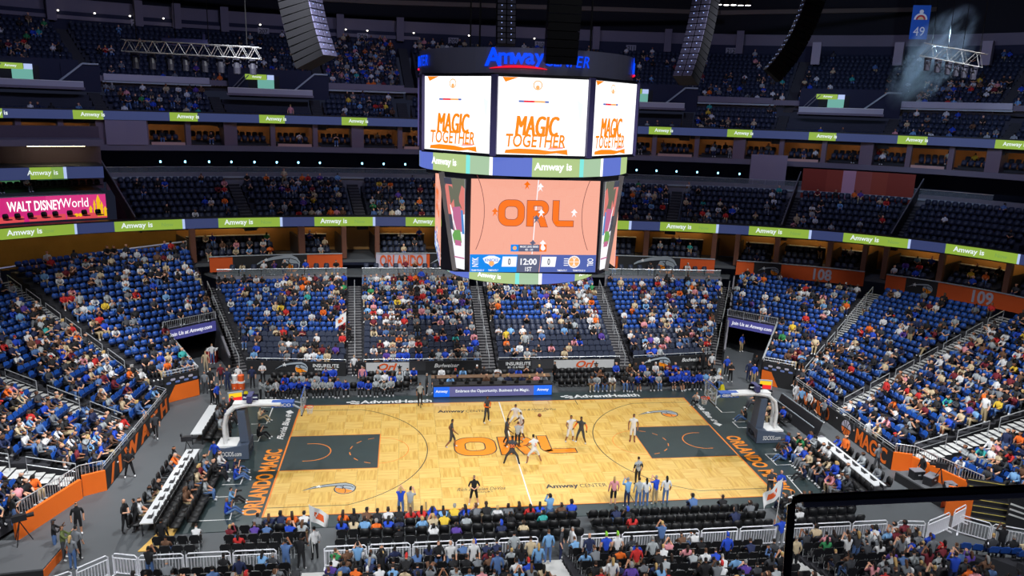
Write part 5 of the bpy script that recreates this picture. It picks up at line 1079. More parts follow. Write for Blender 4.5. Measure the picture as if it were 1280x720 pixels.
# baseline media tables and chairs
def mtable(x, y0, y1, label):
    t = thing('media_table', label, 'table', (x, (y0+y1)/2, 0)); MB().box((0, 0, .74), (.75, y1-y0, .05)).build('table_top', mat('white_table_top', srgb(214, 216, 218), .4), t)
    n = int((y1-y0)/1.8)
    for i in range(n+1):
        for sx in (-.3, .3): MB().box((sx, -(y1-y0)/2+.1+(y1-y0-.2)*i/n, .36), (.05, .05, .72)).build('leg', M_dark, t)
    return t
mtable(-19.55, -9.0, -.6, 'long white media table behind the empty black chairs'); mtable(-19.9, 1.6, 6.4, 'white media table beyond the basket stand by the media chairs')
mtable(20.3, -8.2, -1.6, 'long white media table behind people in blue on the apron')
for i in range(9):
    for x, sgn, where in ((-19.6, -1, 'the white media table by the empty chairs'), (20.35, 1, 'the white media table behind people in blue')):
        if sgn > 0 and i > 6: continue
        r_ = thing('laptop', 'dark laptop on '+where, 'laptop', (x, -8.4+i*.92, .766), -sgn*PI/2*-1, 'laptops on '+where); MB().box((0, 0, .01), (.34, .24, .02)).build('keyboard', M_dark, r_); MB().box((0, .13, .12), (.34, .02, .22), rx=-.25).build('screen_lid', M_dark, r_)
def chair_row(x, y0, y1, face, section, pitch=.55):
    n = int((y1-y0)/pitch)
    for i in range(n): SEATS.append((x, y0+(i+.5)*pitch, .03 if abs(x) < 19.4 else 0, face, 'floor', section, (i+.5)/n, .5))
for x in (-17.65, -18.35, -19.0): chair_row(x, -9.1 if x < -18 else -8.6, -1.4, -PI/2, 'baseL%d' % round(abs(x)))
chair_row(-20.35, -8.8, -1.0, -PI/2, 'mediaL', .75); chair_row(21.1, -8.0, -2.0, PI/2, 'mediaR', .8)
for x in (-18.75, -19.3): chair_row(x, 1.5, 6.8, -PI/2, 'baseL2')
for x in (17.8, 18.6, 19.4): chair_row(x, -8.3, -1.6, PI/2, 'baseR%d' % round(abs(x)))
for x in (19.0, 19.8): chair_row(x, 1.6, 5.8, PI/2, 'baseR2')
def chair_line(y, x0, x1, face, section, pitch=.56, z=0.0):
    n = int((x1-x0)/pitch)
    for i in range(n): SEATS.append((x0+(i+.5)*pitch, y, z, face, 'floor', section, (i+.5)/n, .5))
for k, y in enumerate((9.75, 10.95, 12.2)):
    chair_line(y, -17.2, -11.7 if k else -6.2, PI, 'benchL%d' % k); 
    if k: chair_line(y, -10.4, -5.4, PI, 'benchL%d' % k)
    chair_line(y, 4.9, 9.4, PI, 'guest%d' % k); chair_line(y, 9.9, 18.3, PI, 'benchR%d' % k)
chair_line(10.1, -4.9, 4.4, PI, 'table1'); chair_line(12.0, -4.9, 4.4, PI, 'table2')
for k, y in enumerate((-9.6, -10.42, -11.24)):
    chair_line(y, -15.6, -11.4, 0, 'floorA%d' % k); chair_line(y, -10.3, 2.3, 0, 'floorB%d' % k); chair_line(y, 2.6, 12.6, 0, 'floorC%d' % k); chair_line(y, 13.4, 17.4, 0, 'floorD%d' % k)
    if k: chair_line(y+.1, -18.9, -16.6, 0, 'floorE%d' % k)
# white crowd barriers
M_bar = mat('white_barrier_paint', srgb(238, 238, 246), .45)
_bm = None
def barrier(a, b, label, z=0.0, group=None, h=1.1, tall=False):
    a, b = np.array(a, float), np.array(b, float); L = np.linalg.norm(b-a); ang = math.atan2(b[1]-a[1], b[0]-a[0]); m_ = (a+b)/2
    r_ = thing('crowd_barrier', label, 'barrier', (m_[0], m_[1], z), ang, group); w_ = L-.08
    MB().tube([(-w_/2, 0, 0), (-w_/2, 0, h-.1), (-w_/2+.1, 0, h), (w_/2-.1, 0, h), (w_/2, 0, h-.1), (w_/2, 0, 0)], .032, 6).tube([(-w_/2, 0, h-.22), (w_/2, 0, h-.22)], .028, 6).tube([(-w_/2, 0, .12), (w_/2, 0, .12)], .028, 6).build('frame', M_bar, r_)
    mb = MB(); n = int(w_/.13)
    for i in range(n): mb.bar((-w_/2+w_*(i+.5)/n, 0, .12), (-w_/2+w_*(i+.5)/n, 0, h-.22), .085, .02)
    mb.build('baluster', M_bar, r_)['kind'] = 'stuff'
    for x in (-w_/2, w_/2): MB().box((x, 0, .02), (.08, .5, .04)).build('foot', M_bar, r_)
    return r_
xs = np.arange(-18.9, 18.0, 2.05)
for i, x in enumerate(xs):
    if min(abs(x+1.0+11.0), abs(x+1.0-.1)) < 1.1: continue
    where = 'beside the empty chairs by the yellow ramp' if x < -12 else 'behind the full rows of courtside spectators' if x < 0 else 'behind the rows of empty black chairs' if x < 11.5 else 'under the black glass edge'
    barrier((x, -12.4), (x+2.0, -12.4), 'white balustered crowd barrier %s' % where, group='white barriers '+where)
for i, (a, b, t) in enumerate((((18.4, -12.5), (19.9, -12.7), 'joined to its row end by the red-shirted spectator'), ((20.0, -12.7), (21.9, -11.9), 'angled out towards the orange wall'), ((22.2, -11.8), (23.4, -11.2), 'in front of the orange doorway wall'), ((22.2, -12.2), (23.3, -13.2), 'crossed with a sloping stair rail'), ((23.3, -13.2), (25.2, -14.2), 'in front of the black curved wall'), ((25.2, -14.2), (27.6, -15.2), 'ending at the frame edge by blue seats'),
    ((-20.1, -12.1), (-18.9, -12.4), 'curved at the corner by the men in black'), ((-21.2, -13.2), (-20.2, -12.2), 'angled beside the seated staff'), ((-22.8, -14.4), (-21.3, -13.3), 'running off by the camera platform steps'))):
    barrier(a, b, 'white crowd barrier '+t)
# signs, carts and small things around the court
def led_box(u, v, face, label):
    p = px(u, v); r_ = thing('ticker_sign', label, 'sign', p, face); MB().box((0, 0, .5), (1.1, .5, .08)).build('shelf', M_dark, r_)
    for x in (-.5, .5): MB().box((x, 0, .25), (.06, .4, .5)).build('leg', M_dark, r_)
    MB().box((0, 0, .95), (1.0, .2, .75)).build('screen_box', M_grey, r_); MB().box((0, -.11, 1.12), (.86, .02, .3)).build('yellow_screen', emat('led_yellow', srgb(250, 200, 30), 1.1), r_); MB().box((0, -.11, .8), (.86, .02, .32)).build('red_screen', emat('led_red', srgb(236, 40, 40), 1.1), r_)
led_box(295, 512, R(20), 'small red and yellow screen cart beside the orange drink coolers'); led_box(955, 495, R(-15), 'small red and yellow screen cart before the orange tunnel wall'); led_box(897, 482, R(60), 'small red and yellow screen cart turned towards the basket')
for u, v, t in ((308, 501, 'by the visiting bench'), (902, 492, 'by the basket near the blue-shirted bench')):
    p = px(u, v); r_ = thing('wet_floor_sign', 'yellow folding floor sign '+t, 'sign', p); ym = mat('yellow_plastic', srgb(232, 214, 30), .5)
    for s in (-1, 1): MB().extrude([(-.28, s*.2, 0), (.28, s*.2, 0), (.1, s*.02, .75), (-.1, s*.02, .75)], (0, s*.02, 0)).build('panel', ym, r_)
M_cool = mat('orange_cooler', srgb(240, 100, 40), .5)
for u, v, t in ((294, 486, 'tall orange and white drink cooler stack by the visiting tunnel'), (302, 486, 'orange and white drink cooler beside its taller twin')):
    p = px(u, v); r_ = thing('drink_cooler', t, 'cooler', p); MB().lathe([(.24, 0), (.27, .5)], n=14).build('orange_body', M_cool, r_); MB().lathe([(.28, .5), (.28, .62), (.1, .66)], n=14).build('white_lid', M_white, r_)
    MB().lathe([(.22, .66), (.24, 1.1), (.1, 1.14)], n=14).build('upper_body', M_white if u == 294 else M_cool, r_); MB().box((0, -.27, .15), (.06, .08, .06)).build('tap', M_white, r_)
p = px(266, 452); r_ = thing('waste_bin', 'red and white box standing in the dark tunnel mouth', 'box', p); MB().box((0, 0, .5), (.8, .6, 1.0)).build('red_body', mat('dark_red_box', srgb(150, 30, 34), .5), r_); MB().box((0, 0, 1.06), (.84, .64, .12)).build('white_lid', M_white, r_)
p = px(204, 672); r_ = thing('wooden_ramp', 'yellow wooden ramp board at the end of the black chairs', 'ramp', p); MB().extrude([(-.8, -1.2, .01), (.5, -1.2, .01), (.5, .9, .06), (-.2, .9, .06)], (0, 0, .04)).build('board', mat('yellow_wood', srgb(226, 180, 90), .5), r_)
# camera platforms
def platform(poly, h, label):
    r_ = thing('camera_platform', label, 'platform', (poly[0][0], poly[0][1], 0)); P = [(x-poly[0][0], y-poly[0][1]) for x, y in poly]
    MB().prism(P, h-.08, h).build('deck', mat('grey_deck', srgb(96, 98, 102), .6), r_); n = len(P)
    for i in range(n): MB().bar((*P[i], (h-.08)/2), (*P[(i+1) % n], (h-.08)/2), .04, h-.09).build('skirt', M_bandk if i % 2 else M_or3, r_)
platform([(-22.9, -9.9), (-23.0, -12.2), (-26.4, -12.6), (-26.4, -9.6)], .55, 'grey deck platform with orange and black skirts where camera crew stand')
platform([(22.6, -6.3), (24.0, -6.2), (24.6, -9.3), (23.2, -9.6)], .6, 'grey deck platform piled with broadcast equipment')
def tv_camera(x, y, z, rz, label):
    r_ = thing('tv_camera', label, 'camera', (x, y, z), rz)
    for a in (90, 210, 330): MB().tube([(0, 0, 1.1), (.45*math.cos(R(a)), .45*math.sin(R(a)), 0)], .025, 5).build('tripod_leg', M_dark, r_)
    MB().box((0, 0, 1.28), (.24, .6, .3)).build('camera_body', M_dark, r_); MB().lathe([(.09, 0), (.11, .3)], (0, 0, 0), 10).build('lens', M_blk, r_).matrix_local = Matrix.Translation((0, .3, 1.3)) @ Matrix.Rotation(-PI/2, 4, 'X'); MB().box((-.1, -.3, 1.5), (.2, .1, .14)).build('viewfinder', M_dark, r_)
tv_camera(-24.9, -9.9, .55, R(-60), 'broadcast camera on a tripod on the orange skirted deck'); tv_camera(24.0, -8.2, .6, R(60), 'broadcast camera on the equipment deck'); tv_camera(-20.0, -.2, 0, R(-80), 'black broadcast camera at the end of the white media table')
for i, (x, y, w_) in enumerate(((23.3, -7.2, .7), (23.7, -7.9, .9), (23.9, -9.3, .6), (24.2, -8.9, .5))):
    r_ = thing('equipment_case', ['small black flight case at the deck edge', 'wide black flight case on the equipment deck', 'low black flight case beside the deck skirt', 'black flight case with open lid on the equipment deck'][i], 'case', (x, y, .6), R(30*i)); MB().box((0, 0, .25), (w_, .5, .5)).build('case_body', M_dark, r_); MB().box((0, 0, .52), (w_+.02, .52, .04)).build('lid', M_wallg, r_); MB().box((0, -.27, .3), (.16, .04, .05)).build('handle', M_rail, r_)
# black staging ramp parked by the right media table
r_ = thing('folded_staging', 'black folded staging ramp with pale edges beside the walkway', 'ramp', (21.1, 2.7, 0), R(92))
MB().box((0, 0, .55), (5.4, .12, 1.1), rx=.3).build('upright_panel', M_dark, r_); MB().box((0, .55, .35), (5.4, .1, .7), rx=.3).build('lower_panel', M_dark, r_); MB().box((-3.2, .2, .06), (1.3, 1.1, .08)).build('ramp_plate', M_wallg, r_)
for k in range(2): MB().bar((-2.7, -.2+.62*k, 1.12-.38*k), (2.7, -.2+.62*k, 1.12-.38*k), .05, .05).build('pale_edge', M_grey, r_)

# ------------------------------------------------------------------ black framed glass guard in front of the viewer's deck
def near(u, v, d): r0 = ray(u, v); return CP+r0*(d/(r0@CF))
gp = thing('glass_guard', 'black edged glass guard panel of a nearby balcony', 'glass guard', tuple(near(986, 740, 3.0)))
o0 = near(986, 740, 3.0); A_, B_, C_, D_ = [near(u, v, 3.0)-o0 for u, v in ((990, 623), (1330, 608), (1330, 800), (978, 800))]
MB().extrude([A_, B_, C_, D_], tuple(CF*.012)).build('glass_pane', mat('smoky_glass', srgb(190, 195, 200), .03, alpha=.06), gp)
MB().tube([D_, A_+(D_-A_)*.05, A_+(B_-A_)*.012+(D_-A_)*.01, A_+(B_-A_)*.03, B_], .0165, 8).build('black_edge_rail', mat('black_rubber', (.006, .006, .008), .25), gp)
MB().tube([A_+np.array([.05, 0, -.028]), B_+np.array([0, 0, -.028])], .013, 6).build('glass_edge_sheen', mat('glass_edge_sheen', srgb(168, 166, 176), .3), gp)  # grey tube added to colour in the light refracted along the glass edge

# ------------------------------------------------------------------ drifting stage smoke by the tilted truss
c_ = by(1166, 74, 12); mb = MB().lathe([(math.sin(PI*k/14), -math.cos(PI*k/14)) for k in range(15)], n=24)
m_ = bpy.data.materials.new('stage_smoke'); m_.use_nodes = True; nt = m_.node_tree; nt.nodes.remove(nt.nodes['Principled BSDF']); out = nt.nodes['Material Output']
pv = nt.nodes.new('ShaderNodeVolumePrincipled'); pv.inputs['Color'].default_value = (.75, .88, 1, 1); tc = nt.nodes.new('ShaderNodeTexCoord'); gr_ = nt.nodes.new('ShaderNodeTexGradient'); gr_.gradient_type = 'SPHERICAL'
nz = nt.nodes.new('ShaderNodeTexNoise'); nz.inputs['Scale'].default_value = 2.2; nz.inputs['Detail'].default_value = 5; rmp = nt.nodes.new('ShaderNodeMapRange'); rmp.inputs[1].default_value = .47; rmp.inputs[2].default_value = .72; rmp.inputs[3].default_value = 0; rmp.inputs[4].default_value = 2.4
mul = nt.nodes.new('ShaderNodeMath'); mul.operation = 'MULTIPLY'
nt.links.new(tc.outputs['Object'], gr_.inputs['Vector']); nt.links.new(tc.outputs['Object'], nz.inputs['Vector']); nt.links.new(nz.outputs['Fac'], rmp.inputs[0]); nt.links.new(rmp.outputs[0], mul.inputs[0]); nt.links.new(gr_.outputs['Fac'], mul.inputs[1]); nt.links.new(mul.outputs[0], pv.inputs['Density']); nt.links.new(pv.outputs[0], out.inputs['Volume'])
sm = mb.build('smoke_cloud', m_, None, tuple(c_)); sm.scale = (2.5, 2.0, 5.0); sm.rotation_euler = (0, R(36), 0); tag(sm, 'pale blue drifting smoke beside the tilted truss', 'smoke', kind='stuff')
sl = spot(tuple(by(1185, 40, 4)), tuple(c_), 5200, 60, .8, (.55, .8, 1.0), .2); sl.name = 'smoke_beam_light'

# ------------------------------------------------------------------ people: posed bodies grown from a skeleton
SK, SH, SL, FA, TH, CA, SO, HR = range(8)      # skin, shirt, sleeve, forearm, thigh, calf, shoe, hair
def skeleton(pose, hair='short', hd=True):
    """returns joints {name: (pos, rx, ry)}, bones [(a, b, slot)]"""
    J = {}; B = []
    pel = np.array(pose['pel']); lean = pose.get('lean', 0.0); tw = pose.get('head', (0, 0))
    up = np.array([0, math.sin(lean), math.cos(lean)])
    def j(n, p, r, r2=None): J[n] = (tuple(p), r, r2 or r)
    j('pel', pel, .155, .115); j('spi', pel+up*.2, .145, .105); ch = pel+up*.42; j('che', ch, .165, .115); nb = pel+up*.54; j('nb', nb, .075)
    nt = nb+up*.08; j('nt', nt, .055); fw = np.array([math.sin(tw[0])*math.cos(tw[1]), math.cos(tw[0])*math.cos(tw[1]), math.sin(tw[1])])
    hm = nt+up*.115+fw*.015; j('hm', hm, .088, .1); j('ht', hm+up*.095-fw*.01, .066)
    B += [('pel', 'spi', SH), ('spi', 'che', SH), ('che', 'nb', SH), ('nb', 'nt', SK), ('nt', 'hm', SK), ('hm', 'ht', SK)]
    for s, k in ((-1, 'l'), (1, 'r')):
        sh = pel+up*.47+np.array([s*.185, 0, 0]); j('sh'+k, sh, .068); el, wr = pose['arm'+k] if 'arm'+k in pose else pose['arm']
        mir = np.array([s, 1, 1]) if 'arm'+k not in pose else np.array([1, 1, 1])
        e = np.array(el)*mir; w_ = np.array(wr)*mir; j('el'+k, e, .05); j('wr'+k, w_, .036); d = (w_-e)/np.linalg.norm(w_-e); hp = w_+d*.075; j('ha'+k, hp, .042, .026)
        B += [('che', 'sh'+k, SH), ('sh'+k, 'el'+k, SL), ('el'+k, 'wr'+k, FA), ('wr'+k, 'ha'+k, SK)]
        if hd:
            sd = np.cross(d, [0, 0, 1.0]); sd = sd/np.linalg.norm(sd) if np.linalg.norm(sd) > .1 else np.array([1.0, 0, 0]); dn = np.cross(sd, d); dn = dn if dn[2] < 0 else -dn
            for i, (o_, ln) in enumerate(((-.03, .07), (-.01, .082), (.01, .078), (.03, .06))):
                t1 = hp+d*ln*.75+sd*o_*1.3+dn*.012; j('f%d%s' % (i, k), t1, .0105); B.append(('ha'+k, 'f%d%s' % (i, k), SK))
            t1 = w_+d*.05-sd*s*.055+dn*.02; j('th'+k, t1, .012); B.append(('wr'+k, 'th'+k, SK))
        kn, an = pose['leg'+k] if 'leg'+k in pose else pose['leg']; mir = np.array([s, 1, 1]) if 'leg'+k not in pose else np.array([1, 1, 1])
        hp_ = pel+np.array([s*.095, 0, -.03]); kn = np.array(kn)*mir; an = np.array(an)*mir; td = np.array(pose.get('toe', (0, 1)))
        to = an+np.array([s*.03*abs(td[1])+td[0]*.15, td[1]*.15, -.045]); j('hi'+k, hp_, .1); j('kn'+k, kn, .068); j('an'+k, an, .046); j('to'+k, to, .045)
        B += [('pel', 'hi'+k, TH), ('hi'+k, 'kn'+k, TH), ('kn'+k, 'an'+k, CA), ('an'+k, 'to'+k, SO)]
    if hair == 'long':
        j('hb', hm-fw*.085+up*.02, .075); j('hc', hm-fw*.11-up*.13, .07); j('hd', hm-fw*.12-up*.28, .05); B += [('hm', 'hb', HR), ('hb', 'hc', HR), ('hc', 'hd', HR)]
    if hair == 'cap': j('br', hm+fw*.15+up*.055, .03, .05); B.append(('ht', 'br', HR))
    return J, B, hm, fw, up
def grow(pose, hair, hd):
    J, B, hm, fw, up = skeleton(pose, hair, hd); names = list(J); ix = {n: i for i, n in enumerate(names)}
    me = bpy.data.meshes.new('b'); me.from_pydata([J[n][0] for n in names], [(ix[a], ix[b]) for a, b, s in B], []); ob = bpy.data.objects.new('b', me); COL.objects.link(ob)
    sk = ob.modifiers.new('s', 'SKIN'); sk.use_smooth_shade = True; sk.branch_smoothing = .3
    for i, n in enumerate(names): d = me.skin_vertices[0].data[i]; d.radius = (J[n][1], J[n][2]); d.use_root = (n == 'pel')
    if hd: ss = ob.modifiers.new('u', 'SUBSURF'); ss.levels = 1; ss.render_levels = 1
    dg = bpy.context.evaluated_depsgraph_get(); dg.update(); out = bpy.data.meshes.new_from_object(ob.evaluated_get(dg)); bpy.data.objects.remove(ob); bpy.data.meshes.remove(me)
    seg_ = [(np.array(J[a][0]), np.array(J[b][0]), s, (J[a][1]+J[b][1])/2) for a, b, s in B]
    C = np.array([p.center for p in out.polygons]); best = np.full(len(C), 1e9); slot = np.zeros(len(C), np.int32)
    for a, b, s, r_ in seg_:
        d = b-a; t = np.clip(((C-a)@d)/(d@d+1e-9), 0, 1); q = np.linalg.norm(C-(a+t[:, None]*d), axis=1)-r_*.9; m = q < best; best[m] = q[m]; slot[m] = s
    rel = C-hm; hf = rel@fw; hu = rel@up; near_h = (np.linalg.norm(rel, axis=1) < .2) & (slot == SK) & (hu > -.07)
    slot[near_h & ((hu > .055) | (hf < -.02+.25*np.maximum(0, -hu)) & (hu > -.06))] = HR
    out.materials.clear()
    for k in range(8): out.materials.append(None)
    out.polygons.foreach_set('material_index', slot)
    out.update(); return out
POSES = {
 'sit': dict(pel=(0, -.06, .53), lean=.06, arm=((.25, .06, .76), (.13, .27, .66)), leg=((.12, .40, .55), (.12, .42, .10))),
 'sit_fwd': dict(pel=(0, -.06, .53), lean=.42, arm=((.24, .33, .74), (.06, .44, .62)), leg=((.15, .40, .55), (.15, .36, .10))),
 'sit_back': dict(pel=(0, .0, .53), lean=-.14, arm=((.28, -.02, .75), (.2, .25, .72)), leg=((.14, .44, .55), (.10, .62, .10))),
 'sit_phone': dict(pel=(0, -.06, .53), lean=.05, arm=((.22, .16, .86), (.07, .30, 1.12)), leg=((.12, .40, .55), (.12, .42, .10))),
 'sit_clap': dict(pel=(0, -.06, .53), lean=.1, arm=((.27, .14, .80), (.05, .34, .95)), leg=((.12, .40, .55), (.12, .42, .10))),
 'sit_up': dict(pel=(0, -.06, .53), lean=.02, arm=((.3, .05, 1.18), (.18, .1, 1.45)), leg=((.12, .40, .55), (.12, .42, .10))),
 'stand': dict(pel=(0, 0, .95), lean=.02, arm=((.27, -.02, 1.14), (.27, .08, .90)), leg=((.11, .02, .50), (.12, -.02, .09))),
 'stand_cross': dict(pel=(0, 0, .95), lean=.0, arm=((.27, .1, 1.16), (.04, .24, 1.2)), leg=((.12, .02, .50), (.15, -.02, .09))),
 'stand_phone': dict(pel=(0, 0, .95), lean=.0, arm=((.22, .18, 1.3), (.06, .3, 1.55)), leg=((.11, .02, .50), (.12, -.02, .09))),
 'walk': dict(pel=(0, 0, .94), lean=.06, arml=((-.25, -.12, 1.14), (-.25, -.02, .9)), armr=((.25, .12, 1.14), (.22, .3, .98)), legl=((-.1, .2, .52), (-.1, .22, .09)), legr=((.1, -.04, .5), (.1, -.34, .14))),
 'wide': dict(pel=(0, 0, .82), lean=.3, arm=((.36, .2, 1.02), (.42, .42, .92)), leg=((.3, .12, .46), (.42, -.04, .09))),
 'play': dict(pel=(0, 0, .9), lean=.14, arm=((.34, .06, 1.12), (.4, .26, .98)), leg=((.2, .1, .48), (.28, -.06, .09))),
 'reach': dict(pel=(0, 0, .9), lean=.1, arml=((-.4, .1, 1.3), (-.62, .2, 1.2)), armr=((.3, .12, 1.15), (.32, .34, 1.1)), leg=((.18, .1, .48), (.22, -.08, .09))),
 'hipstand': dict(pel=(0, 0, .95), lean=.04, arm=((.3, .04, 1.16), (.08, .2, 1.08)), leg=((.17, .02, .5), (.24, -.02, .09))),
 'hold': dict(pel=(0, 0, .95), lean=.0, arml=((-.26, .2, 1.2), (-.1, .4, 1.32)), armr=((.26, .2, 1.22), (.12, .42, 1.5)), leg=((.12, .02, .50), (.15, -.02, .09))),
 'floor_sit': dict(pel=(0, -.1, .14), lean=.1, arm=((.26, .1, .42), (.1, .3, .5)), leg=((.14, .34, .42), (.13, .58, .08))),
 'floor_cam': dict(pel=(0, -.1, .14), lean=.1, arm=((.26, .16, .46), (.06, .24, .72)), leg=((.16, .36, .36), (.13, .66, .08))),
}
_body = {}
def body(pose, hair='short', hd=True):
    k = (pose, hair, hd)
    if k not in _body: _body[k] = grow(POSES[pose], hair, hd); _body[k].name = 'person_'+pose
    return _body[k]
CL = {'white': (224, 224, 226), 'light grey': (168, 174, 178), 'charcoal': (62, 64, 70), 'black': (26, 26, 30), 'navy': (34, 44, 82), 'royal blue': (34, 76, 200), 'sky blue': (120, 168, 216), 'red': (204, 46, 44), 'orange': (240, 112, 34), 'maroon': (116, 30, 44), 'pink': (226, 150, 158), 'magenta': (230, 40, 140), 'purple': (92, 64, 158), 'teal': (54, 164, 160), 'green': (52, 140, 84), 'lime': (140, 210, 60), 'yellow': (226, 190, 60), 'beige': (206, 186, 152), 'brown': (110, 78, 58), 'denim blue': (84, 116, 168), 'grey': (120, 124, 130), 'khaki': (176, 156, 120), 'olive': (96, 108, 60), 'dark green': (32, 74, 70)}
SKIN = [(226, 172, 142), (206, 148, 116), (150, 100, 72), (98, 64, 46)]
HAIR = {'black': (22, 19, 18), 'dark brown': (50, 34, 26), 'brown': (96, 64, 42), 'blond': (200, 164, 104), 'grey': (150, 148, 146), 'bald': None}
def cm(kind, name, rgb): return mat('%s_%s' % (kind, name.replace(' ', '_')), srgb(*rgb), .8)
TOPW = (['black']*26+['white']*16+['light grey']*9+['charcoal']*12+['navy']*9+['royal blue']*9+['sky blue']*4+['red']*3+['orange']*3+['maroon']*4+['pink']*3+['purple']*2+['teal']*1+['green']*1+['yellow']*1+['beige']*6+['brown']*4+['grey']*8+['denim blue']*4)
BOTW = ['black']*8+['charcoal']*4+['denim blue']*9+['navy']*3+['khaki']*3+['grey']*2
class Look:
    def __init__(s, top=None, bot=None, hair=None, long=None, skin=None, short_sleeve=None, shorts=None, cap=None, shoe='white', bare=False, arms=None):
        r = random.random
        s.top = top or random.choice(TOPW); s.bot = bot or random.choice(BOTW); s.skin = skin if skin is not None else random.choices(range(4), (5, 4, 2, 2))[0]
        s.cap = cap if cap is not None else (random.choice(['royal blue', 'black', 'white', 'black', 'red']) if r() < .08 else '')
        s.long = long if long is not None else (r() < .36 and not s.cap); s.hair = hair or random.choices(['black', 'dark brown', 'brown', 'blond', 'grey'], (5, 5, 4, 2, 1.5))[0]
        s.ss = short_sleeve if short_sleeve is not None else r() < .68; s.shorts = shorts if shorts is not None else r() < .15; s.shoe = shoe; s.bare = bare; s.arms = arms
        if s.skin >= 2 and hair is None: s.hair = 'black'
    def slots(s):
        sk = SKIN[s.skin]; t = CL[s.top]; b = CL[s.bot]; h = CL[s.cap] if s.cap else (HAIR[s.hair] or sk)
        return [sk, t, CL[s.arms] if s.arms else (sk if s.bare else t), CL[s.arms] if s.arms else (sk if s.ss or s.bare else t), b, sk if s.shorts else b, CL[s.shoe], h]
    def mats(s):
        sk = cm('skin', 'tone_%d' % s.skin, SKIN[s.skin]); t = cm('cloth', s.top, CL[s.top]); b = cm('cloth', s.bot, CL[s.bot])
        h = cm('cloth', s.cap, CL[s.cap]) if s.cap else (cm('hair', s.hair, HAIR[s.hair]) if HAIR[s.hair] else sk); a = cm('cloth', s.arms, CL[s.arms]) if s.arms else None
        return [sk, t, a or (sk if s.bare else t), a or (sk if s.ss or s.bare else t), b, sk if s.shorts else b, cm('cloth', s.shoe, CL[s.shoe]), h]
    def hk(s): return 'cap' if s.cap else ('long' if s.long else 'short')
    def words(s):
        h = ('%s cap' % s.cap) if s.cap else (('long ' if s.long else '')+('%s hair' % s.hair) if s.hair != 'bald' else 'bald head')
        return 'person with %s in %s %s and %s %s' % (h, s.top, 'tank top' if s.bare else 'T-shirt' if s.ss else 'long-sleeved top', s.bot, 'shorts' if s.shorts else 'trousers')
POSEW = {'sit': 'seated', 'sit_fwd': 'leaning forward', 'sit_back': 'lounging', 'sit_phone': 'raising a phone', 'sit_clap': 'clapping', 'sit_up': 'arms raised', 'stand': 'standing', 'stand_cross': 'arms folded', 'stand_phone': 'filming', 'walk': 'walking', 'floor_sit': 'on floor', 'floor_cam': 'crouched', 'hold': 'holding', 'hipstand': 'standing'}
EXPL = []
def person(pos, rot, pose, look, label, group=None, cat='person', scale=1.0):
    EXPL.append((pos[0], pos[1]))
    me = body(pose, look.hk(), True); o = link('person', me, None, tuple(pos), rot); o.scale = (scale,)*3
    for i, m_ in enumerate(look.mats()): sl = o.material_slots[i]; sl.link = 'OBJECT'; sl.material = m_
    return tag(o, label, cat, group)
# ---- players and officials on the wood
def face_rot(dx, dy): return math.atan2(dy, dx)-PI/2
MJ = dict(top='charcoal', bot='charcoal', bare=True, shorts=True, hair='black', long=False, cap=''); NJ = dict(top='white', bot='white', bare=True, shorts=True, hair='black', long=False, cap='')
FZ = .052
def num(o, txt, z, m, back=True, h=.2, y=.15):
    t = on(o, txt, 0, 0, h, m, bold=.02, name='jersey_number'); frame_on(t, (0, -y if back else y, z), (1, 0, 0) if back else (-1, 0, 0), (0, -1 if back else 1, .1)); return t
def player(x, y, d, pose, kw, label, skin=3, sc=1.12, arms=None, n=None, calf=None, shoe='white'):
    k = dict(kw); k['skin'] = skin; k['shoe'] = shoe
    L_ = Look(**k); o = person((x, y, FZ), face_rot(*d), pose, L_, label, None, 'player', sc)
    if calf: o.material_slots[CA].material = cm('cloth', calf, CL[calf])
    if arms: o.material_slots[FA].material = cm('cloth', arms, CL[arms]); o.material_slots[SL].material = cm('cloth', arms, CL[arms])
    if n: num(o, n[0], n[1], n[2])
    return o
M_orl = mat('orange_number', srgb(240, 120, 50), .6)
player(-1.33, 3.86, (.7, -.7), 'hipstand', MJ, 'player in dark jersey with orange sleeve standing near the sideline lettering', 3, arms='orange', calf='black')
player(-4.0, 0.0, (1, 0), 'walk', MJ, 'player in dark jersey standing at the rim of the letter O', 2, calf=None, arms=None)
player(-.49, .1, (1, .1), 'play', MJ, 'player in dark jersey waiting at the tip-off facing the headband player', 3, calf='black')
player(.75, 1.2, (-1, -.3), 'play', dict(NJ, cap='white'), 'player in white jersey and white headband at the tip-off', 3)
player(.55, 2.9, (-.2, -1), 'wide', NJ, 'player in white jersey crouching behind the tip-off beside the centre line', 2)
player(-.45, -2.6, (.15, 1), 'wide', MJ, 'player in dark jersey numbered 00 with back turned on the centre line', 3, n=('00', 1.16, M_orl), calf='black')
player(.95, -2.5, (-.2, 1), 'wide', NJ, 'player in white jersey numbered 3 with back turned and low stance', 2, n=('3', 1.16, M_orl))
player(3.8, .35, (.2, -1), 'reach', NJ, 'player in white jersey with one arm stretched out beyond the letter L', 2)
player(4.5, .1, (-.6, -1), 'play', MJ, 'player in dark jersey guarding the outstretched white player', 3, arms='orange')
player(8.0, .1, (-.3, -1), 'stand', NJ, 'player in white jersey standing by the dark lane edge', 2, shoe='maroon')
ref = dict(top='light grey', bot='black', long=False, cap='', short_sleeve=True, shorts=False, arms='black', shoe='black')
o = person((.25, -.2, FZ), face_rot(.2, 1), 'stand_phone', Look(**dict(ref, hair='brown', skin=0)), 'referee in grey shirt tossing the ball at the centre circle', None, 'referee'); o.material_slots[FA].material = cm('skin', 'tone_0', SKIN[0])
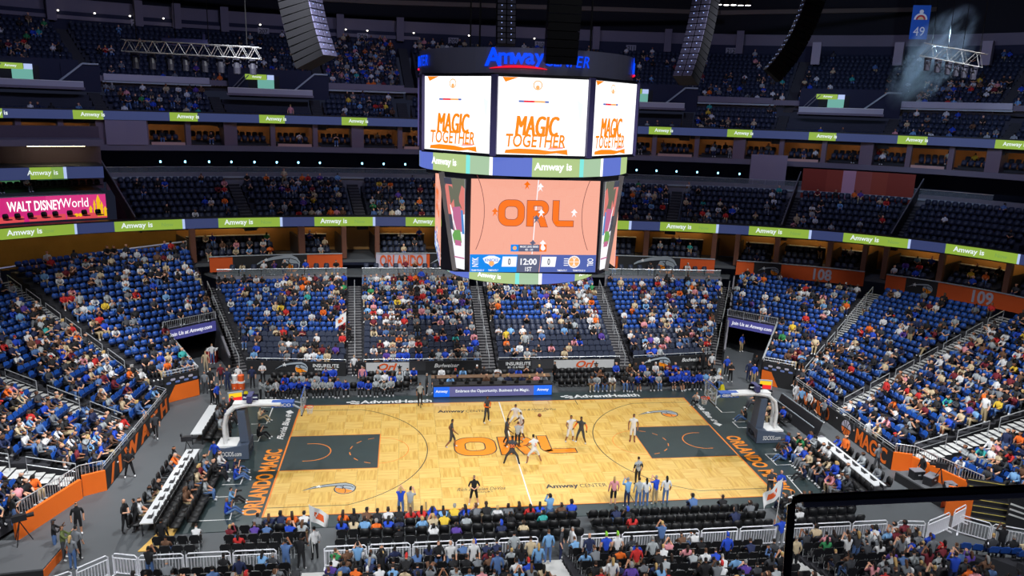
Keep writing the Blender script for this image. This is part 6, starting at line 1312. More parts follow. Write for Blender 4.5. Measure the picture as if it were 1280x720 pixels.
o = person((6.56, -5.7, FZ), face_rot(-.2, 1), 'stand', Look(**dict(ref, hair='dark brown', skin=0)), 'referee in grey shirt numbered 14 with back turned by the black arc line', None, 'referee'); num(o, '14', 1.3, M_black, h=.2); o.material_slots[FA].material = cm('skin', 'tone_0', SKIN[0])
o = person((-5.84, 7.3, FZ), face_rot(.3, -1), 'stand', Look(**dict(ref, hair='black', skin=2)), 'referee in grey shirt standing on the sideline by the white lettering', None, 'referee'); o.material_slots[FA].material = cm('skin', 'tone_2', SKIN[2])
ball = thing('basketball', 'orange brown basketball in mid-air over the court', 'basketball', (1.5, -.84, 2.5)); mb = MB(); mb.lathe([(.12*math.sin(PI*k/8), -.12*math.cos(PI*k/8)) for k in range(9)], n=14); mb.build('leather', mat('ball_leather', srgb(150, 84, 48), .7), ball); MB().tube([(.121*math.cos(R(a)), .121*math.sin(R(a)), 0) for a in range(0, 361, 20)], .004, 4, cap=False).build('seam', M_black, ball)
# ---- named people around the floor: (u, v foot pixel, facing, pose, look, label)
L = Look
N_, S_, E_d, W_d = (0, 1), (0, -1), (1, 0), (-1, 0)
FOLK = [
 (592, 632, S_, 'hipstand', L('black', 'black', 'black', True, 0, cap=''), 'person with long black hair in black holding a camera on the near sideline'),
 (766, 632, N_, 'stand', L('pink', 'black', 'blond', True, 0), 'person with long blond hair in pink top at the near apron'),
 (783, 634, (-.3, 1), 'stand_phone', L('sky blue', 'navy', 'grey', False, 0, False, False, ''), 'person with grey hair in blue shirt filming at the near apron'),
 (797, 634, N_, 'stand', L('light grey', 'denim blue', 'dark brown', False, 0, False, False, ''), 'person in pale shirt and jeans beside the blue shirt filmer'),
 (806, 634, N_, 'stand', L('white', 'denim blue', 'black', True, 1), 'person with long black hair in white beside the pale shirted one'),
 (818, 631, (-.4, 1), 'stand_phone', L('royal blue', 'khaki', 'grey', False, 0, True, False, ''), 'person in royal blue shirt and khaki trousers filming by the black arc line'),
 (831, 631, N_, 'stand', L('white', 'denim blue', 'black', True, 1), 'person with long black hair in white and jeans next to khaki trousers'),
 (501, 646, N_, 'stand_phone', L('royal blue', 'denim blue', 'blond', True, 0, True, False, '', bare=True), 'person with long blond hair in royal blue tank top taking a photo'),
 (513, 648, (.4, 1), 'stand_phone', L('light grey', 'khaki', 'brown', True, 0), 'person with brown hair in grey dress taking a photo'),
 (961, 622, S_, 'stand_cross', L('charcoal', 'charcoal', 'bald', False, 0, True, False, ''), 'bald person in charcoal clothes standing on the orange baseline lettering'),
 (973, 624, S_, 'stand_cross', L('royal blue', 'denim blue', 'bald', False, 0, True, False, ''), 'bald person in royal blue shirt standing on the orange baseline lettering'),
 (157, 664, (1, -.2), 'hipstand', L('black', 'black', 'bald', False, 0, True, False, '', 'black'), 'bald staff member in black facing a colleague on the grey walkway'),
 (171, 663, (-1, .1), 'hipstand', L('black', 'black', 'black', False, 1, False, False, '', 'black'), 'staff member in black suit facing a bald colleague on the grey walkway'),
 (150, 597, (.3, -1), 'hipstand', L('black', 'black', 'black', True, 3), 'person in black with white shoes walking past the lettered end wall'),
 (184, 548, (.2, -1), 'walk', L('charcoal', 'black', 'black', False, 1), 'person in charcoal leaning against the H of the end wall'),
 (99, 668, (.4, -1), 'stand', L('black', 'black', 'black', True, 1), 'person in black standing at the orange wall corner'),
 (70, 692, (1, .3), 'hold', L('black', 'denim blue', 'black', False, 3, False, False, 'charcoal'), 'person in black jacket and jeans filming on the grey deck edge'),
 (81, 700, (1, .2), 'hold', L('olive', 'charcoal', 'brown', False, 1, False, False, ''), 'person in olive jacket on the grey deck edge'),
 (98, 700, (.2, 1), 'stand', L('grey', 'black', 'dark brown', True, 0), 'person in grey coat beside the olive jacket'),
 (92, 712, (.2, 1), 'stand', L('grey', 'denim blue', 'blond', True, 0), 'person with long blond hair in grey beside the camera deck'),
 (20, 672, (.6, 1), 'stand', L('black', 'denim blue', 'brown', True, 0), 'person in black and jeans on the camera deck behind the tripod'),
 (204, 690, (.2, 1), 'stand', L('black', 'black', 'black', False, 2, False, False, '', 'black'), 'person in black standing at the yellow ramp board'),
 (288, 553, (1, 0), 'stand', L('black', 'black', 'bald', False, 3, False, False, '', 'black'), 'security person in black suit behind the slate basket stand'),
 (281, 552, (1, 0), 'stand', L('black', 'black', 'black', False, 2, False, False, '', 'black'), 'second security person in black suit behind the slate basket stand'),
 (270, 585, (-.5, -1), 'walk', L('royal blue', 'black', 'black', False, 1, True, True, ''), 'ball attendant in royal blue and black shorts stepping by the stand base'),
 (257, 492, S_, 'stand', L('grey', 'charcoal', 'dark brown', False, 1, False, False, '', 'black'), 'person in grey suit at the orange tunnel wall'),
 (264, 488, S_, 'stand', L('black', 'black', 'blond', True, 0), 'person with long blond hair in black at the visiting tunnel mouth'),
 (272, 508, (1, -.5), 'stand', L('royal blue', 'black', 'grey', False, 0, True, False, ''), 'person in royal blue polo at the end of the white media table'),
 (266, 505, (1, -.5), 'stand_cross', L('black', 'black', 'bald', False, 0, True, False, ''), 'bald person in black shirt at the end of the white media table'),
 (285, 488, S_, 'stand', L('navy', 'navy', 'bald', False, 1, False, False, '', 'black'), 'bald person in navy suit near the drink coolers'),
 (277, 482, S_, 'stand', L('maroon', 'black', 'brown', False, 0, True, True, ''), 'person in maroon shirt and shorts near the drink coolers'),
 (288, 484, (.3, -1), 'stand', L('charcoal', 'black', 'blond', False, 0, False, False, '', 'black'), 'person with blond hair in charcoal beside the drink coolers'),
 (299, 484, (-.3, -1), 'stand', L('white', 'black', 'brown', False, 0, True, False, ''), 'person in white shirt behind the orange drink coolers'),
 (266, 455, S_, 'stand', L('white', 'denim blue', 'blond', True, 0), 'person with long blond hair in white inside the visiting tunnel'),
 (258, 465, S_, 'stand', L('beige', 'beige', 'blond', True, 0), 'person in beige dress inside the visiting tunnel'),
 (316, 485, S_, 'stand', L('navy', 'black', 'black', False, 1, True, False, '', 'black'), 'person in navy shirt standing by the black tunnel wall end'),
 (329, 480, S_, 'stand_cross', L('white', 'black', 'dark brown', False, 0, True, False, ''), 'person in white T-shirt standing behind the visiting bench'),
 (326, 503, (1, .3), 'hold', L('light grey', 'black', 'black', False, 2, False, False, ''), 'coach in light grey top bending at the end of the visiting bench'),
 (347, 503, (-1, .2), 'walk', L('white', 'black', 'black', False, 2, False, False, ''), 'coach in white top and black trousers at the end of the visiting bench'),
 (453, 484, S_, 'stand', L('pink', 'denim blue', 'grey', False, 0, False, False, ''), 'person in pink shirt and jeans standing beside the stairs behind the bench'),
 (449, 474, S_, 'stand', L('black', 'black', 'black', False, 1, False, False, '', 'black'), 'person in black standing at the foot of the flag stairs'),
 (443, 470, S_, 'stand', L('white', 'black', 'blond', True, 0), 'person with blond hair in white at the foot of the flag stairs'),
 (471, 468, S_, 'stand_cross', L('charcoal', 'black', 'bald', False, 2, True, False, ''), 'person in charcoal standing before the pinstriped wall'),
 (533, 494, (1, -.2), 'stand', L('charcoal', 'black', 'grey', False, 0, False, False, ''), 'person with grey hair in charcoal at the scorer table end'),
 (693, 478, (-1, -.2), 'stand', L('black', 'black', 'black', False, 1, False, False, '', 'black'), 'person in black suit standing between the scorer table and empty chairs'),
 (926, 440, (.3, -1), 'stand', L('royal blue', 'khaki', 'brown', False, 0, True, False, ''), 'person in royal blue shirt and khakis in the tunnel beside section 108'),
 (946, 425, (.1, 1), 'walk', L('grey', 'black', 'blond', True, 0, False, False, ''), 'person with long blond hair in grey walking into the dark tunnel'),
 (953, 468, S_, 'stand', L('black', 'black', 'black', False, 2, False, False, '', 'black'), 'staff member in black guarding the tunnel beside section 108'),
 (935, 476, (-.2, -1), 'stand', L('navy', 'navy', 'grey', False, 0, False, False, '', 'black'), 'person with grey hair in navy suit at the tunnel beside section 108'),
 (941, 480, (-.4, -1), 'stand', L('royal blue', 'khaki', 'dark brown', False, 0, True, False, ''), 'person in royal blue polo beside the navy suit'),
 (907, 470, S_, 'stand', L('royal blue', 'black', 'grey', False, 0, True, False, ''), 'person with grey hair in royal blue at the end of the blue bench'),
 (912, 478, S_, 'stand_cross', L('black', 'black', 'dark brown', False, 1, True, False, ''), 'person in black T-shirt behind the basket stand near the blue bench'),
 (888, 466, S_, 'stand', L('white', 'black', 'dark brown', False, 0, True, False, ''), 'person in white T-shirt behind the end of the blue bench'),
 (877, 462, S_, 'stand', L('black', 'black', 'black', False, 2, True, False, ''), 'person in black reaching over the end of the blue bench'),
 (970, 478, S_, 'stand_cross', L('royal blue', 'olive', 'brown', False, 1, True, False, ''), 'person in royal blue standing by the orange tunnel wall and screen cart'),
 (1000, 512, (-.2, -1), 'stand', L('sky blue', 'black', 'brown', False, 0, True, False, ''), 'person in sky blue shirt on the walkway by the black ramp'),
 (1010, 516, (-1, -.2), 'stand', L('white', 'black', 'brown', False, 0, False, False, ''), 'person in white shirt with back to the railing by the black ramp'),
 (993, 506, (.2, -1), 'stand', L('white', 'white', 'black', True, 2), 'person in loose white clothes on the walkway by the black ramp'),
 (1028, 528, (-1, -.4), 'hold', L('grey', 'black', 'brown', True, 0), 'person with long brown hair in grey by the lettered end wall'),
 (1033, 523, (-1, -.3), 'stand', L('royal blue', 'denim blue', 'brown', False, 0, False, False, ''), 'person in royal blue jersey by the lettered end wall'),
 (1015, 528, (.6, -1), 'walk', L('black', 'charcoal', 'bald', False, 0, True, True, ''), 'bald person in black walking towards the lettered end wall'),
 (1095, 588, (-.3, 1), 'hipstand', L('grey', 'charcoal', 'grey', False, 1, False, False, '', 'black'), 'person in grey suit leaning at the end of the white media table'),
 (1150, 602, (-1, 0), 'stand', L('black', 'black', 'black', False, 1, False, False, '', 'black'), 'person in black on the walkway by the equipment deck'),
 (1070, 552, (-.3, -1), 'stand', L('charcoal', 'charcoal', 'bald', False, 0, False, False, '', 'black'), 'person in charcoal on the walkway beside the ball emblem wall'),
 (1083, 555, (-.3, -1), 'stand', L('white', 'white', 'dark brown', True, 1), 'person in white dress beside the ball emblem wall'),
 (1075, 512, (-1, -.4), 'stand', L('white', 'black', 'grey', False, 0, False, False, '', 'black', arms='white'), 'usher with grey hair and white sleeves at the foot of the end stairs'),
]
def foot(u, v, z=0.0): p = bz(u, v, z); return (p[0], p[1], z)
for u, v, d, ps, lk, lb in FOLK:
    x, y, _ = foot(u, v); zz = FZ if abs(x) < 14.3 and abs(y) < 7.6 else (.031 if abs(x) < 19.4 and -8.8 < y < 9.3 else 0)
    if u in (20,): zz = .55
    if u in (150, 184): x += .55
    if u in (953,): x -= .7
    person((x, y, zz), face_rot(*d), ps, lk, lb)
for u, v, d, top, bot, t in ((285, 644, (1, .2), 'royal blue', 'denim blue', 'bald photographer in royal blue bib inside the larger white box by the orange lettering'), (290, 630, (1, .1), 'sky blue', 'black', 'photographer with long lens inside the larger white box by the orange lettering'), (296, 601, (1, .1), 'royal blue', 'denim blue', 'photographer in royal blue inside the small white box by the orange lettering'), (295, 592, (1, .1), 'navy', 'denim blue', 'photographer in navy behind the small white box by the slate stand'), (325, 547, (1, -.3), 'black', 'black', 'photographer in black sitting under the basket boom near media chairs'), (326, 526, (1, -.4), 'beige', 'khaki', 'photographer in beige sitting in the far white box near media chairs'), (979, 576, (-1, 0), 'royal blue', 'denim blue', 'photographer in royal blue inside the white box by the second orange lettering'), (985, 572, (-1, -.1), 'royal blue', 'black', 'second photographer in royal blue inside the white box by the second orange lettering'), (1003, 600, (-1, 0), 'navy', 'black', 'photographer leaning on a seat back in the last white box'), (930, 526, (-1, 0), 'black', 'denim blue', 'photographer in black and jeans in the white box under the boom by the ramp'), (870, 505, (-.6, -.6), 'white', 'black', 'person in white T-shirt sitting on the floor by the basket')):
    p = foot(u, v); person((p[0], p[1], .031), face_rot(*d), 'floor_cam', Look(top, bot, 'bald' if 'bald' in t else None, False, None, True, False, ''), t, None, 'photographer' if 'photog' in t else 'person')
    if 'photog' in t and u not in (930,):
        c_ = thing('photo_camera', 'black camera held by the '+t.replace('photographer', 'photographer', 1)[:0]+' '.join(t.split()[:9]), 'camera', (p[0]+d[0]*.3, p[1]+d[1]*.3, .76), face_rot(*d)); MB().box((0, 0, 0), (.15, .08, .11)).build('camera_body', M_dark, c_); MB().lathe([(.045, 0), (.05, .2)], n=8).build('lens', M_blk, c_).matrix_local = Matrix.Translation((0, .04, 0)) @ Matrix.Rotation(-PI/2, 4, 'X')
# ---- flags
def flag(x, y, z, rot, size, label):
    r_ = thing('flag', label, 'flag', (x, y, z), rot); MB().tube([(0, 0, -.9), (.1, 0, 1.6)], .018, 5).build('pole', M_white, r_)
    mb = MB(); n = 12; m = 7
    for i in range(n+1):
        for j in range(m+1):
            fx, fz = i/n, j/m; mb.v.append((-fx*size*.62+.08, .14*math.sin(fx*8+fz*2)*fx, 1.55-fz*size*.6-fx*size*.42-.1*fx*fx*(1-fz)))
    for i in range(n):
        for j in range(m):
            k = i*(m+1)+j; mb.f.append((k, k+1, k+m+2, k+m+1)); mb.m.append(1 if (2 < i < 9 and 1 < j < 5 and (i+j) % 7) else 0)
    o = mb.build('cloth', [mat('white_flag_cloth', (.8, .8, .8), .8), mat('orange_flag_print', srgb(232, 96, 40), .8)], r_, fix=False); md = o.modifiers.new('t', 'SOLIDIFY'); md.thickness = .01
    return r_
p = foot(377, 712, .35); person((p[0], p[1], .35), face_rot(.3, 1), 'hold', Look('black', 'black', 'black', False, 3, True, False, 'black'), 'person in black waving the white flag at the barrier gap'); flag(p[0]+.45, p[1]+.55, 1.75, R(205), 1.35, 'white flag with orange print waved at the barrier gap')
p = foot(394, 700, .0); person((p[0], p[1], 0), face_rot(-.5, 1), 'stand', Look('white', 'black', 'black', False, 1, False, False, '', 'black', arms='white'), 'usher in white shirt beside the flag at the barrier gap')
p = by(977, 655, -13.3); person((p[0], -13.3, .35), face_rot(-.2, 1), 'hold', Look('royal blue', 'grey', 'black', False, 2, True, False, ''), 'person in royal blue waving the white flag beside the black glass edge'); flag(p[0]-.1, -12.9, 2.4, R(10), 1.5, 'white flag with orange print waved beside the black glass edge')
p = np.array([-11.6, 18.0, 1.55]); person(tuple(p), face_rot(-.3, -1), 'hold', Look('black', 'black', 'black', False, 2, True, False, 'royal blue'), 'person in black waving a white flag on the far stairs'); flag(p[0]-.3, p[1]-.3, p[2]+1.2, R(0), 1.4, 'white flag with orange ball waved on the far stairs')
for u, v, zz, t in ((446, 392, 2.2, 'with a tray'), (447, 402, 1.9, 'in line')): pass
# ---- people standing in the stand behind the barriers
SN = [(548, 1, 'stand_cross', L('black', 'denim blue', 'brown', True, 0), 'person with long brown hair in black tank facing back among the packed rows', S_), (563, 1, 'stand', L('white', 'denim blue', 'bald', False, 0, True, False, ''), 'bald person in white T-shirt standing beside the one facing back', S_), (592, 1, 'stand', L('white', 'white', 'blond', True, 0), 'person with long blond hair in white standing among the packed rows', S_),
 (622, 3, 'stand', L('denim blue', 'denim blue', 'dark brown', False, 1, False, False, ''), 'person in denim shirt and jeans standing near the white aisle steps', N_), (642, 0, 'stand', L('light grey', 'charcoal', 'black', False, 1, True, False, ''), 'person in light grey standing behind the barrier by the aisle', N_), (652, 2, 'stand', L('black', 'denim blue', 'black', True, 1), 'person with long black hair in black standing near the white aisle steps', N_), (663, 1, 'stand', L('beige', 'khaki', 'dark brown', False, 0, True, False, ''), 'person in beige shirt standing near the white aisle steps', N_), (673, 2, 'stand', L('sky blue', 'denim blue', 'blond', True, 0), 'person with long blond hair in sky blue near the white aisle steps', N_), (685, 0, 'stand', L('sky blue', 'denim blue', 'brown', False, 0, False, False, ''), 'tall person in sky blue shirt standing behind the barrier by the aisle', N_),
 (736, 1, 'stand', L('navy', 'denim blue', 'bald', False, 0, True, False, ''), 'bald person in navy T-shirt standing at the aisle edge', N_), (757, 1, 'stand', L('royal blue', 'black', 'black', False, 0, True, False, 'lime', bare=True), 'person in royal blue jersey and lime hat standing at the aisle edge', N_), (771, 1, 'stand', L('white', 'black', 'black', False, 0, True, False, 'lime', bare=True), 'person in white jersey and lime hat standing beside the blue jersey', N_), (796, 3, 'stand', L('red', 'khaki', 'dark brown', False, 1, True, True, ''), 'person in red jersey and khaki shorts standing in the half-empty stand', N_), (815, 2, 'stand', L('light grey', 'black', 'grey', False, 0, True, False, ''), 'person in pale patterned shirt standing in the half-empty stand', N_), (908, 2, 'stand', L('royal blue', 'black', 'black', False, 1, False, False, 'royal blue'), 'person in royal blue hooded top standing before the black glass edge', N_), (994, 3, 'stand', L('beige', 'black', 'grey', False, 0, False, False, ''), 'person in beige plaid shirt standing at the black glass edge', N_), (1058, 3, 'stand_phone', L('white', 'black', 'brown', True, 0), 'person with long brown hair in white filming behind the glass edge', N_)]
for u, k, ps, lk, lb, d in SN:
    y = -13.0-.84*k-.5; q = by(u, 690, y); person((q[0], y, ZN0+.21*k), face_rot(*d), ps, lk, lb)
q = px(697, 690); person((q[0], -12.75, 0), face_rot(.8, -.3), 'stand', L('charcoal', 'navy', 'grey', False, 0, True, False, ''), 'person in charcoal T-shirt standing at the barrier opening'); q = px(711, 690); person((q[0], -12.75, 0), face_rot(-.8, -.3), 'stand', L('white', 'black', 'grey', False, 0, False, False, '', 'black', arms='white'), 'usher with grey hair and white sleeves at the barrier opening')
# ---- crowd on the seats
GR = {
 'farA': [[.5, .6, .75, .85], [.35, .5, .5, .65], [.2, .22, .15, .45], [.5, .45, .35, .4], [.4, .5, .6, .5]],
 'farB': [[.8, .75, .85, .75], [.65, .7, .8, .55], [.4, .6, .7, .55], [.55, .6, .4, .5], [.4, .5, .5, .5], [.55, .6, .5, .4]],
 'farC': [[.5, .6, .85, .75], [.5, .6, .9, .75], [.35, .35, .6, .5], [.05, .05, .4, .3], [.45, .3, .2, .35], [.3, .1, .25, .1]],
 'farD': [[.2, .45, .35, .4], [.15, .3, .35, .45], [.35, .35, .5, .6], [.3, .35, .4, .45], [.4, .3, .35, .5], [.45, .35, .2, .35]],
 'cornUpR': [[.35, .1, .2, .55], [.3, .25, .35, .6], [.3, .3, .35, .5]], 'cornLowR': [[.3, .3], [.25, .3], [.7, .6]],
 'end1R': [[.3, .1, .25, .1], [.15, .15, .2, .2], [.4, .35, .4, .35], [.55, .55, .55, .45], [.5, .45, .5, .4]],
 'end2R': [[.35, .4, .5], [.45, .55, .6], [.55, .6, .7], [.6, .6, .65], [.5, .5, .55]], 'end3R': [[.6, .6], [.65, .65], [.6, .6]],
 'cornUpL': [[.4, .4, .35, .15], [.3, .25, .45, .3], [.2, .15, .35, .4], [.35, .3, .45, .4]], 'cornLowL': [[.25, .25], [.35, .4], [.75, .6]],
 'end1L': [[.4, .4], [.45, .4], [.5, .45], [.45, .5], [.4, .5]], 'end2L': [[.4, .4], [.35, .4], [.4, .5], [.6, .7]], 'end3L': [[.55, .5], [.65, .65]],
 'near0': [[.4, .5], [.25, .35]], 'near1': [[.85, .8, .85], [.8, .75, .75]], 'near2': [[.8, .6, .45], [.75, .45, .35]], 'near3': [[.75, .8, .8], [.65, .7, .75]], 'nearR': [[.75, .7]], 'nearL': [[.5, .5]],
 'club0': [[.08, .12, .2]], 'club1': [[.2, .5, .45], [.1, .4, .4]], 'club2': [[.3, .25], [.45, .3]], 'club3': [[.3, .3]], 'club4': [[.65, .4], [.55, .2]], 'club5': [[.25, .15, .1], [.35, .3, .25]], 'club6': [[.12, .15]], 'club7': [[.03, .03]],
 'tierD0': [[.1, .2], [.3, .3]], 'tierD1': [[.02, .02, .2], [.1, .1, .3]], 'tierD2': [[.4, .6], [.3, .6]], 'tierD3': [[.6, .6]], 'tierD4': [[.6]], 'tierD5': [[.2]], 'tierD6': [[.02, .1], [.2, .3]], 'tierD7': [[.05, .05], [.12, .1]], 'tierD8': [[.03, .1], [.5, .5]], 'tierD9': [[.2, .3]],
 'terrace': [[.3]], 'deck': [[.1]], 'benchL0': [[.88]], 'benchL1': [[.55]], 'benchL2': [[.4]], 'benchR0': [[.85]], 'benchR1': [[.7]], 'benchR2': [[.5]], 'guest0': [[.0, .0, .8, .9]], 'guest1': [[.0, .1, .5, .6]], 'guest2': [[0, 0, 0, .6]], 'table1': [[.75]], 'table2': [[.7]],
 'mediaL': [[.5, .75, .9]], 'mediaR': [[.5, .6, .9]], 'floorA0': [[.5]], 'floorA1': [[.75]], 'floorA2': [[.15]], 'floorB0': [[.92, .8, .75, .9]], 'floorB1': [[.75, .7, .4, .35]], 'floorB2': [[.65, .6, .05, .1]], 'floorC0': [[.45, .05, .35, .6]], 'floorC1': [[.25, .05, .15, .3]], 'floorC2': [[.15, .05, 0, .05]], 'floorD0': [[.6]], 'floorD1': [[.3]], 'floorD2': [[.1]], 'floorE1': [[.8]], 'floorE2': [[.2]],
 'baseL18': [[.15, .3, .75]], 'baseL19': [[0, 0, .15]], 'baseL2': [[.5, .4]], 'baseR18': [[.8, .8]], 'baseR19': [[.6, .7]], 'baseR20': [[.3]], 'baseR2': [[.35]],
}
def density(sec, s, t):
    g = GR.get(sec)
    if g is None: return .22 if sec.startswith('tierC') else .3 if sec.startswith('suite') else .15
    r = g[min(len(g)-1, int(t*len(g)))]; return r[min(len(r)-1, int(s*len(r)))]
PLACE = [('farA', 'beside the flag stairs and visiting tunnel'), ('farB', 'above the pinstriped wall by the flag stairs'), ('farC', 'behind the empty courtside chairs'), ('farD', 'above the blue bench by section 108'), ('corn', 'over a corner tunnel'), ('end1R', 'in the end section under banner 109'), ('end2R', 'in the end section past the 109 stairs'), ('end3R', 'in the end section above the equipment deck'), ('end1L', 'in the end section below the pink sign'), ('end2L', 'in the end section behind the lettered wall'), ('end3L', 'in the end section above the camera deck'), ('near0', 'in the stand behind the barrier gap flag'), ('near1', 'in the packed stand behind the white barriers'), ('near2', 'in the half-empty stand behind the white barriers'), ('near3', 'in the stand behind the black glass edge'), ('near', 'in the corner stand by the curved barriers'), ('floorA', 'on black chairs by the yellow ramp'), ('floorB', 'in the full courtside rows at the barriers'), ('floorC', 'among empty black chairs at the barriers'), ('floor', 'on black courtside chairs'), ('benchL', 'on the visiting bench chairs'), ('benchR', 'on the blue-shirted bench'), ('guest', 'beside the empty courtside chairs'), ('table', 'behind the scorer table'), ('mediaL', 'behind the long white media table'), ('mediaR', 'behind the media table beside the walkway'), ('baseL', 'at the baseline media chairs'), ('baseR', 'at the baseline by the black ramp'), ('', 'in the upper stands')]
def place(sec):
    for k, t in PLACE:
        if sec.startswith(k): return t
CROWD = []; KEEP = []; EXP0 = list(EXPL)
SITP = ['sit']*6+['sit_fwd']*4+['sit_back']*2+['sit_phone', 'sit_clap']
for st in SEATS:
    x, y, z, rot, kind, sec, s, t = st[:8]; u, v, d = proj((x, y, z+.6))
    if sec.startswith('tier') and any(abs((x-px_)*math.cos(a_)+(y-py_)*math.sin(a_)) < 5.2 and abs(-(x-px_)*math.sin(a_)+(y-py_)*math.cos(a_)) < 2.6 and abs(z-zp_) < 2.6 for px_, py_, zp_, a_ in PORTALS): continue
    if d < 4 or not (-90 < u < 1370 and -60 < v < 800): continue
    occ = random.random() < density(sec, s, t)
    KEEP.append((st, u, v, d, occ))
    if occ and not any((x-ex)**2+(y-ey)**2 < .3 for ex, ey in EXP0):
        kw = {}
        if sec.startswith('benchR') and random.random() < .62: kw = dict(top='royal blue', bot='black', short_sleeve=False)
        if sec.startswith('benchL') and random.random() < .8: kw = dict(top=random.choice(['light grey', 'light grey', 'royal blue']), bot='black', short_sleeve=False)
        if sec.startswith('baseR') and random.random() < .2: kw = dict(top='royal blue')
        if sec in ('benchL0', 'benchL1') and s > .93: continue
        lk = Look(**kw); stand = random.random() < (.06 if sec.startswith('near') else .015) and not sec.startswith('bench')
        ps = random.choice(['stand', 'stand_phone', 'hipstand']) if stand else random.choice(SITP)
        f = np.array([-math.sin(rot), math.cos(rot)])*(.22 if stand else .04)
        CROWD.append((d, (x+f[0], y+f[1], z), rot+random.uniform(-.25, .25), ps, lk, sec, u, v))
# extra standing watchers in the near stand aisle
CROWD.sort(key=lambda c: c[0])
vis = [c for c in CROWD if -10 < c[6] < 1290 and c[7] < 735]
big = set(id(c) for c in vis[:max(0, 300-len(EXP0))])
tl, tc, bases, bi = [], [], [], {}
for c in CROWD:
    d, pos, rot, ps, lk, sec, u, v = c
    sc = random.uniform(.93, 1.06)
    if id(c) in big:
        full = lk.words(); bt = ' and %s %s' % (lk.bot, 'shorts' if lk.shorts else 'trousers'); hr_ = full[len('person '):full.index(' in ')]+' '
        for lb in (full, full.replace('long-sleeved ', ''), full.replace(bt, ''), full.replace(bt, '').replace(hr_, '')):
            lb = lb+' '+place(sec)
            if len(lb.split()) <= 15: break
        person(pos, rot, ps, lk, lb, 'spectators '+place(sec), 'person', sc)
    else:
        k = (ps, lk.hk())
        if k not in bi: bi[k] = len(bases); bases.append(arr(body(k[0], k[1], False)))
        tl.append((pos[0], pos[1], pos[2], rot, sc, bi[k])); tc.append([srgb(*q) for q in lk.slots()])
if tl: tag(tile('spectators', bases, tl, tc, attr_mat('crowd_cloth', .8)), 'dense crowd of distant seated spectators filling the stands', 'crowd', kind='stuff')
print('CROWD', len(CROWD), 'stuff', len(tl))
# ------------------------------------------------------------------ seats
M_blue = mat('blue_seat_plastic', srgb(28, 78, 164), .42); M_bluep = mat('blue_seat_pan', srgb(20, 46, 100), .5); M_nvy = mat('navy_seat_cushion', srgb(44, 52, 74), .6); M_blkc = mat('black_chair_vinyl', (.012, .012, .014), .45); M_leg = mat('dark_seat_leg', (.02, .02, .022), .5)
def back_mb(w_=.46, h0=.5, h1=.84, y=-.2, tilt=.22, th=.05):
    mb = MB(); P = [(-w_/2*.9, h0), (w_/2*.9, h0), (w_/2, h0+.12), (w_/2, h1-.12), (w_/2*.68, h1), (-w_/2*.68, h1), (-w_/2, h1-.12), (-w_/2, h0+.12)]
    return mb.extrude([(x, y-(z-h0)*tilt, z) for x, z in P], (0, th, .0))
def pan_mb(folded): return MB().box((0, -.07, .52), (.43, .06, .24), rx=-.25) if folded else MB().box((0, .04, .44), (.44, .42, .06))
def foot_mb(): return MB().box((0, -.16, .2), (.06, .1, .4)).box((0, -.16, .02), (.3, .16, .04))
me_back = back_mb().mesh('backrest', M_blue); me_pan = pan_mb(True).mesh('seat', M_bluep); me_foot = foot_mb().mesh('leg', M_leg)
me_nback = back_mb(.5, .42, .95, -.2, .2, .08).mesh('backrest', M_nvy); me_npan = pan_mb(True).mesh('seat', M_nvy)
cb = back_mb(.5, .5, .92, -.2, .16, .06).mesh('backrest', M_blkc); cp = MB().box((0, .05, .45), (.48, .46, .07)).mesh('seat', M_blkc); cl_ = MB()
for x in (-.2, .2): cl_.tube([(x, .24, 0), (x, .22, .42), (x, -.2, .44), (x, -.26, 0)], .014, 5).tube([(x, -.2, .44), (x, -.24, .6)], .014, 5)
cl_.bar((-.2, .22, .2), (.2, .22, .2), .02, .02).bar((-.2, -.23, .2), (.2, -.23, .2), .02, .02); cl_ = cl_.mesh('chair_frame', M_rail)
SETS = {'blue': ('stadium_seat', [('backrest', me_back), ('seat', me_pan), ('leg', me_foot)], 'stadium seat'), 'navy': ('cushioned_seat', [('backrest', me_nback), ('seat', me_npan), ('leg', me_foot)], 'stadium seat'), 'black': ('black_chair', [('backrest', cb), ('seat', cp), ('chair_frame', cl_)], 'chair'), 'floor': ('black_chair', [('backrest', cb), ('seat', cp), ('chair_frame', cl_)], 'chair')}
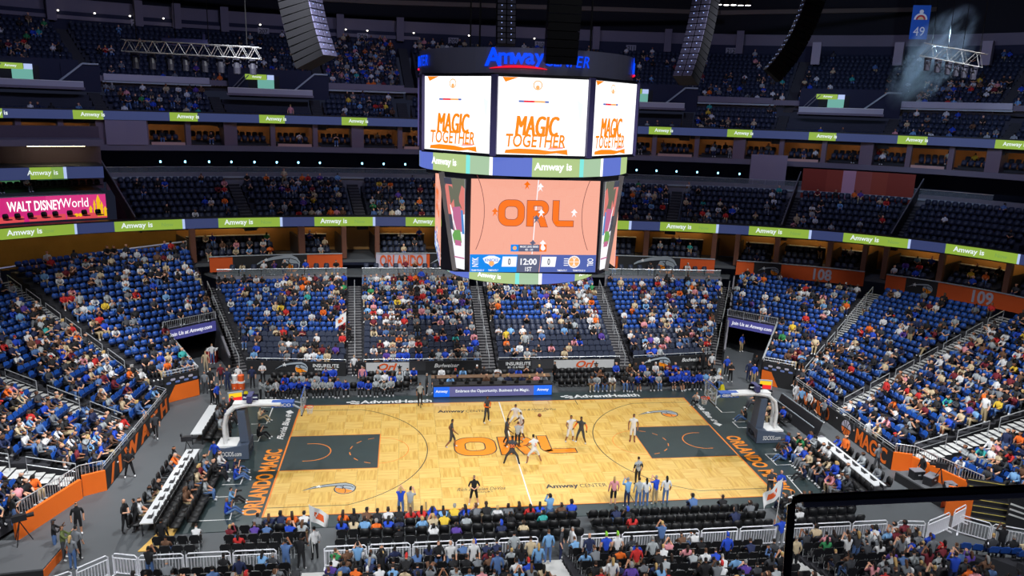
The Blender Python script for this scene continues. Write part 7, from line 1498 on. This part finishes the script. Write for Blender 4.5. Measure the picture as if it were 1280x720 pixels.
ORD = ['first', 'second', 'third', 'fourth', 'fifth', 'sixth', 'seventh', 'eighth', 'ninth', 'tenth']
WORD = {'blue': 'blue plastic stadium seat', 'navy': 'navy cushioned arena seat', 'black': 'black padded chair', 'floor': 'black padded chair'}
KEEP.sort(key=lambda k: k[3]); cnt = {'blue': 0, 'navy': 0, 'black': 0}
sb_ = {'blue': arr(back_mb().box((0, -.07, .52), (.43, .06, .24), rx=-.25, m=1)), 'navy': arr(back_mb(.5, .42, .95, -.2, .2, .08).box((0, -.06, .56), (.43, .07, .36), rx=-.25, m=1)), 'black': arr(back_mb(.5, .5, .92, -.2, .16, .06).box((0, .05, .45), (.48, .46, .07), m=1))}
rest = {'blue': [], 'navy': [], 'black': []}
for st, u, v, d, occ in KEEP:
    x, y, z, rot, kind, sec, s, t = st[:8]; k = 'black' if kind == 'floor' else kind
    if cnt[k] < 300 and -5 < u < 1285 and -5 < v < 725:
        cnt[k] += 1; nm, parts, cat = SETS[kind]; e = bpy.data.objects.new(nm, None); COL.objects.link(e); e.location = (x, y, z); e.rotation_euler = (0, 0, rot); e.empty_display_size = .1
        row = (', '+ORD[st[8]]+' row') if len(st) > 8 and st[8] < len(ORD) else ''
        lb = '%s%s%s %s' % ('' if occ else 'empty ', WORD[kind], row, place(sec))
        tag(e, lb, cat, WORD[kind]+'s '+place(sec))
        for pn_, me in parts: link(pn_, me, e)
    else: rest[k].append((x, y, z, rot, 1.0, 0))
for k, nm, c1, c2, lb in (('blue', 'stadium_seats', (28, 78, 164), (20, 46, 100), 'rows of blue plastic stadium seats farther up the lower bowl'), ('navy', 'cushioned_seats', (44, 52, 74), (44, 52, 74), 'rows of dark navy seats in suites, club and upper tiers'), ('black', 'black_chairs', (24, 24, 26), (24, 24, 26), 'remaining black padded chairs around the court')):
    if rest[k]: tag(tile(nm, [sb_[k]], rest[k], [[srgb(*c1), srgb(*c2)]]*len(rest[k]), attr_mat('seat_'+k, .5)), lb, 'seats', kind='stuff')
print('SEATS', cnt, {k: len(v) for k, v in rest.items()})
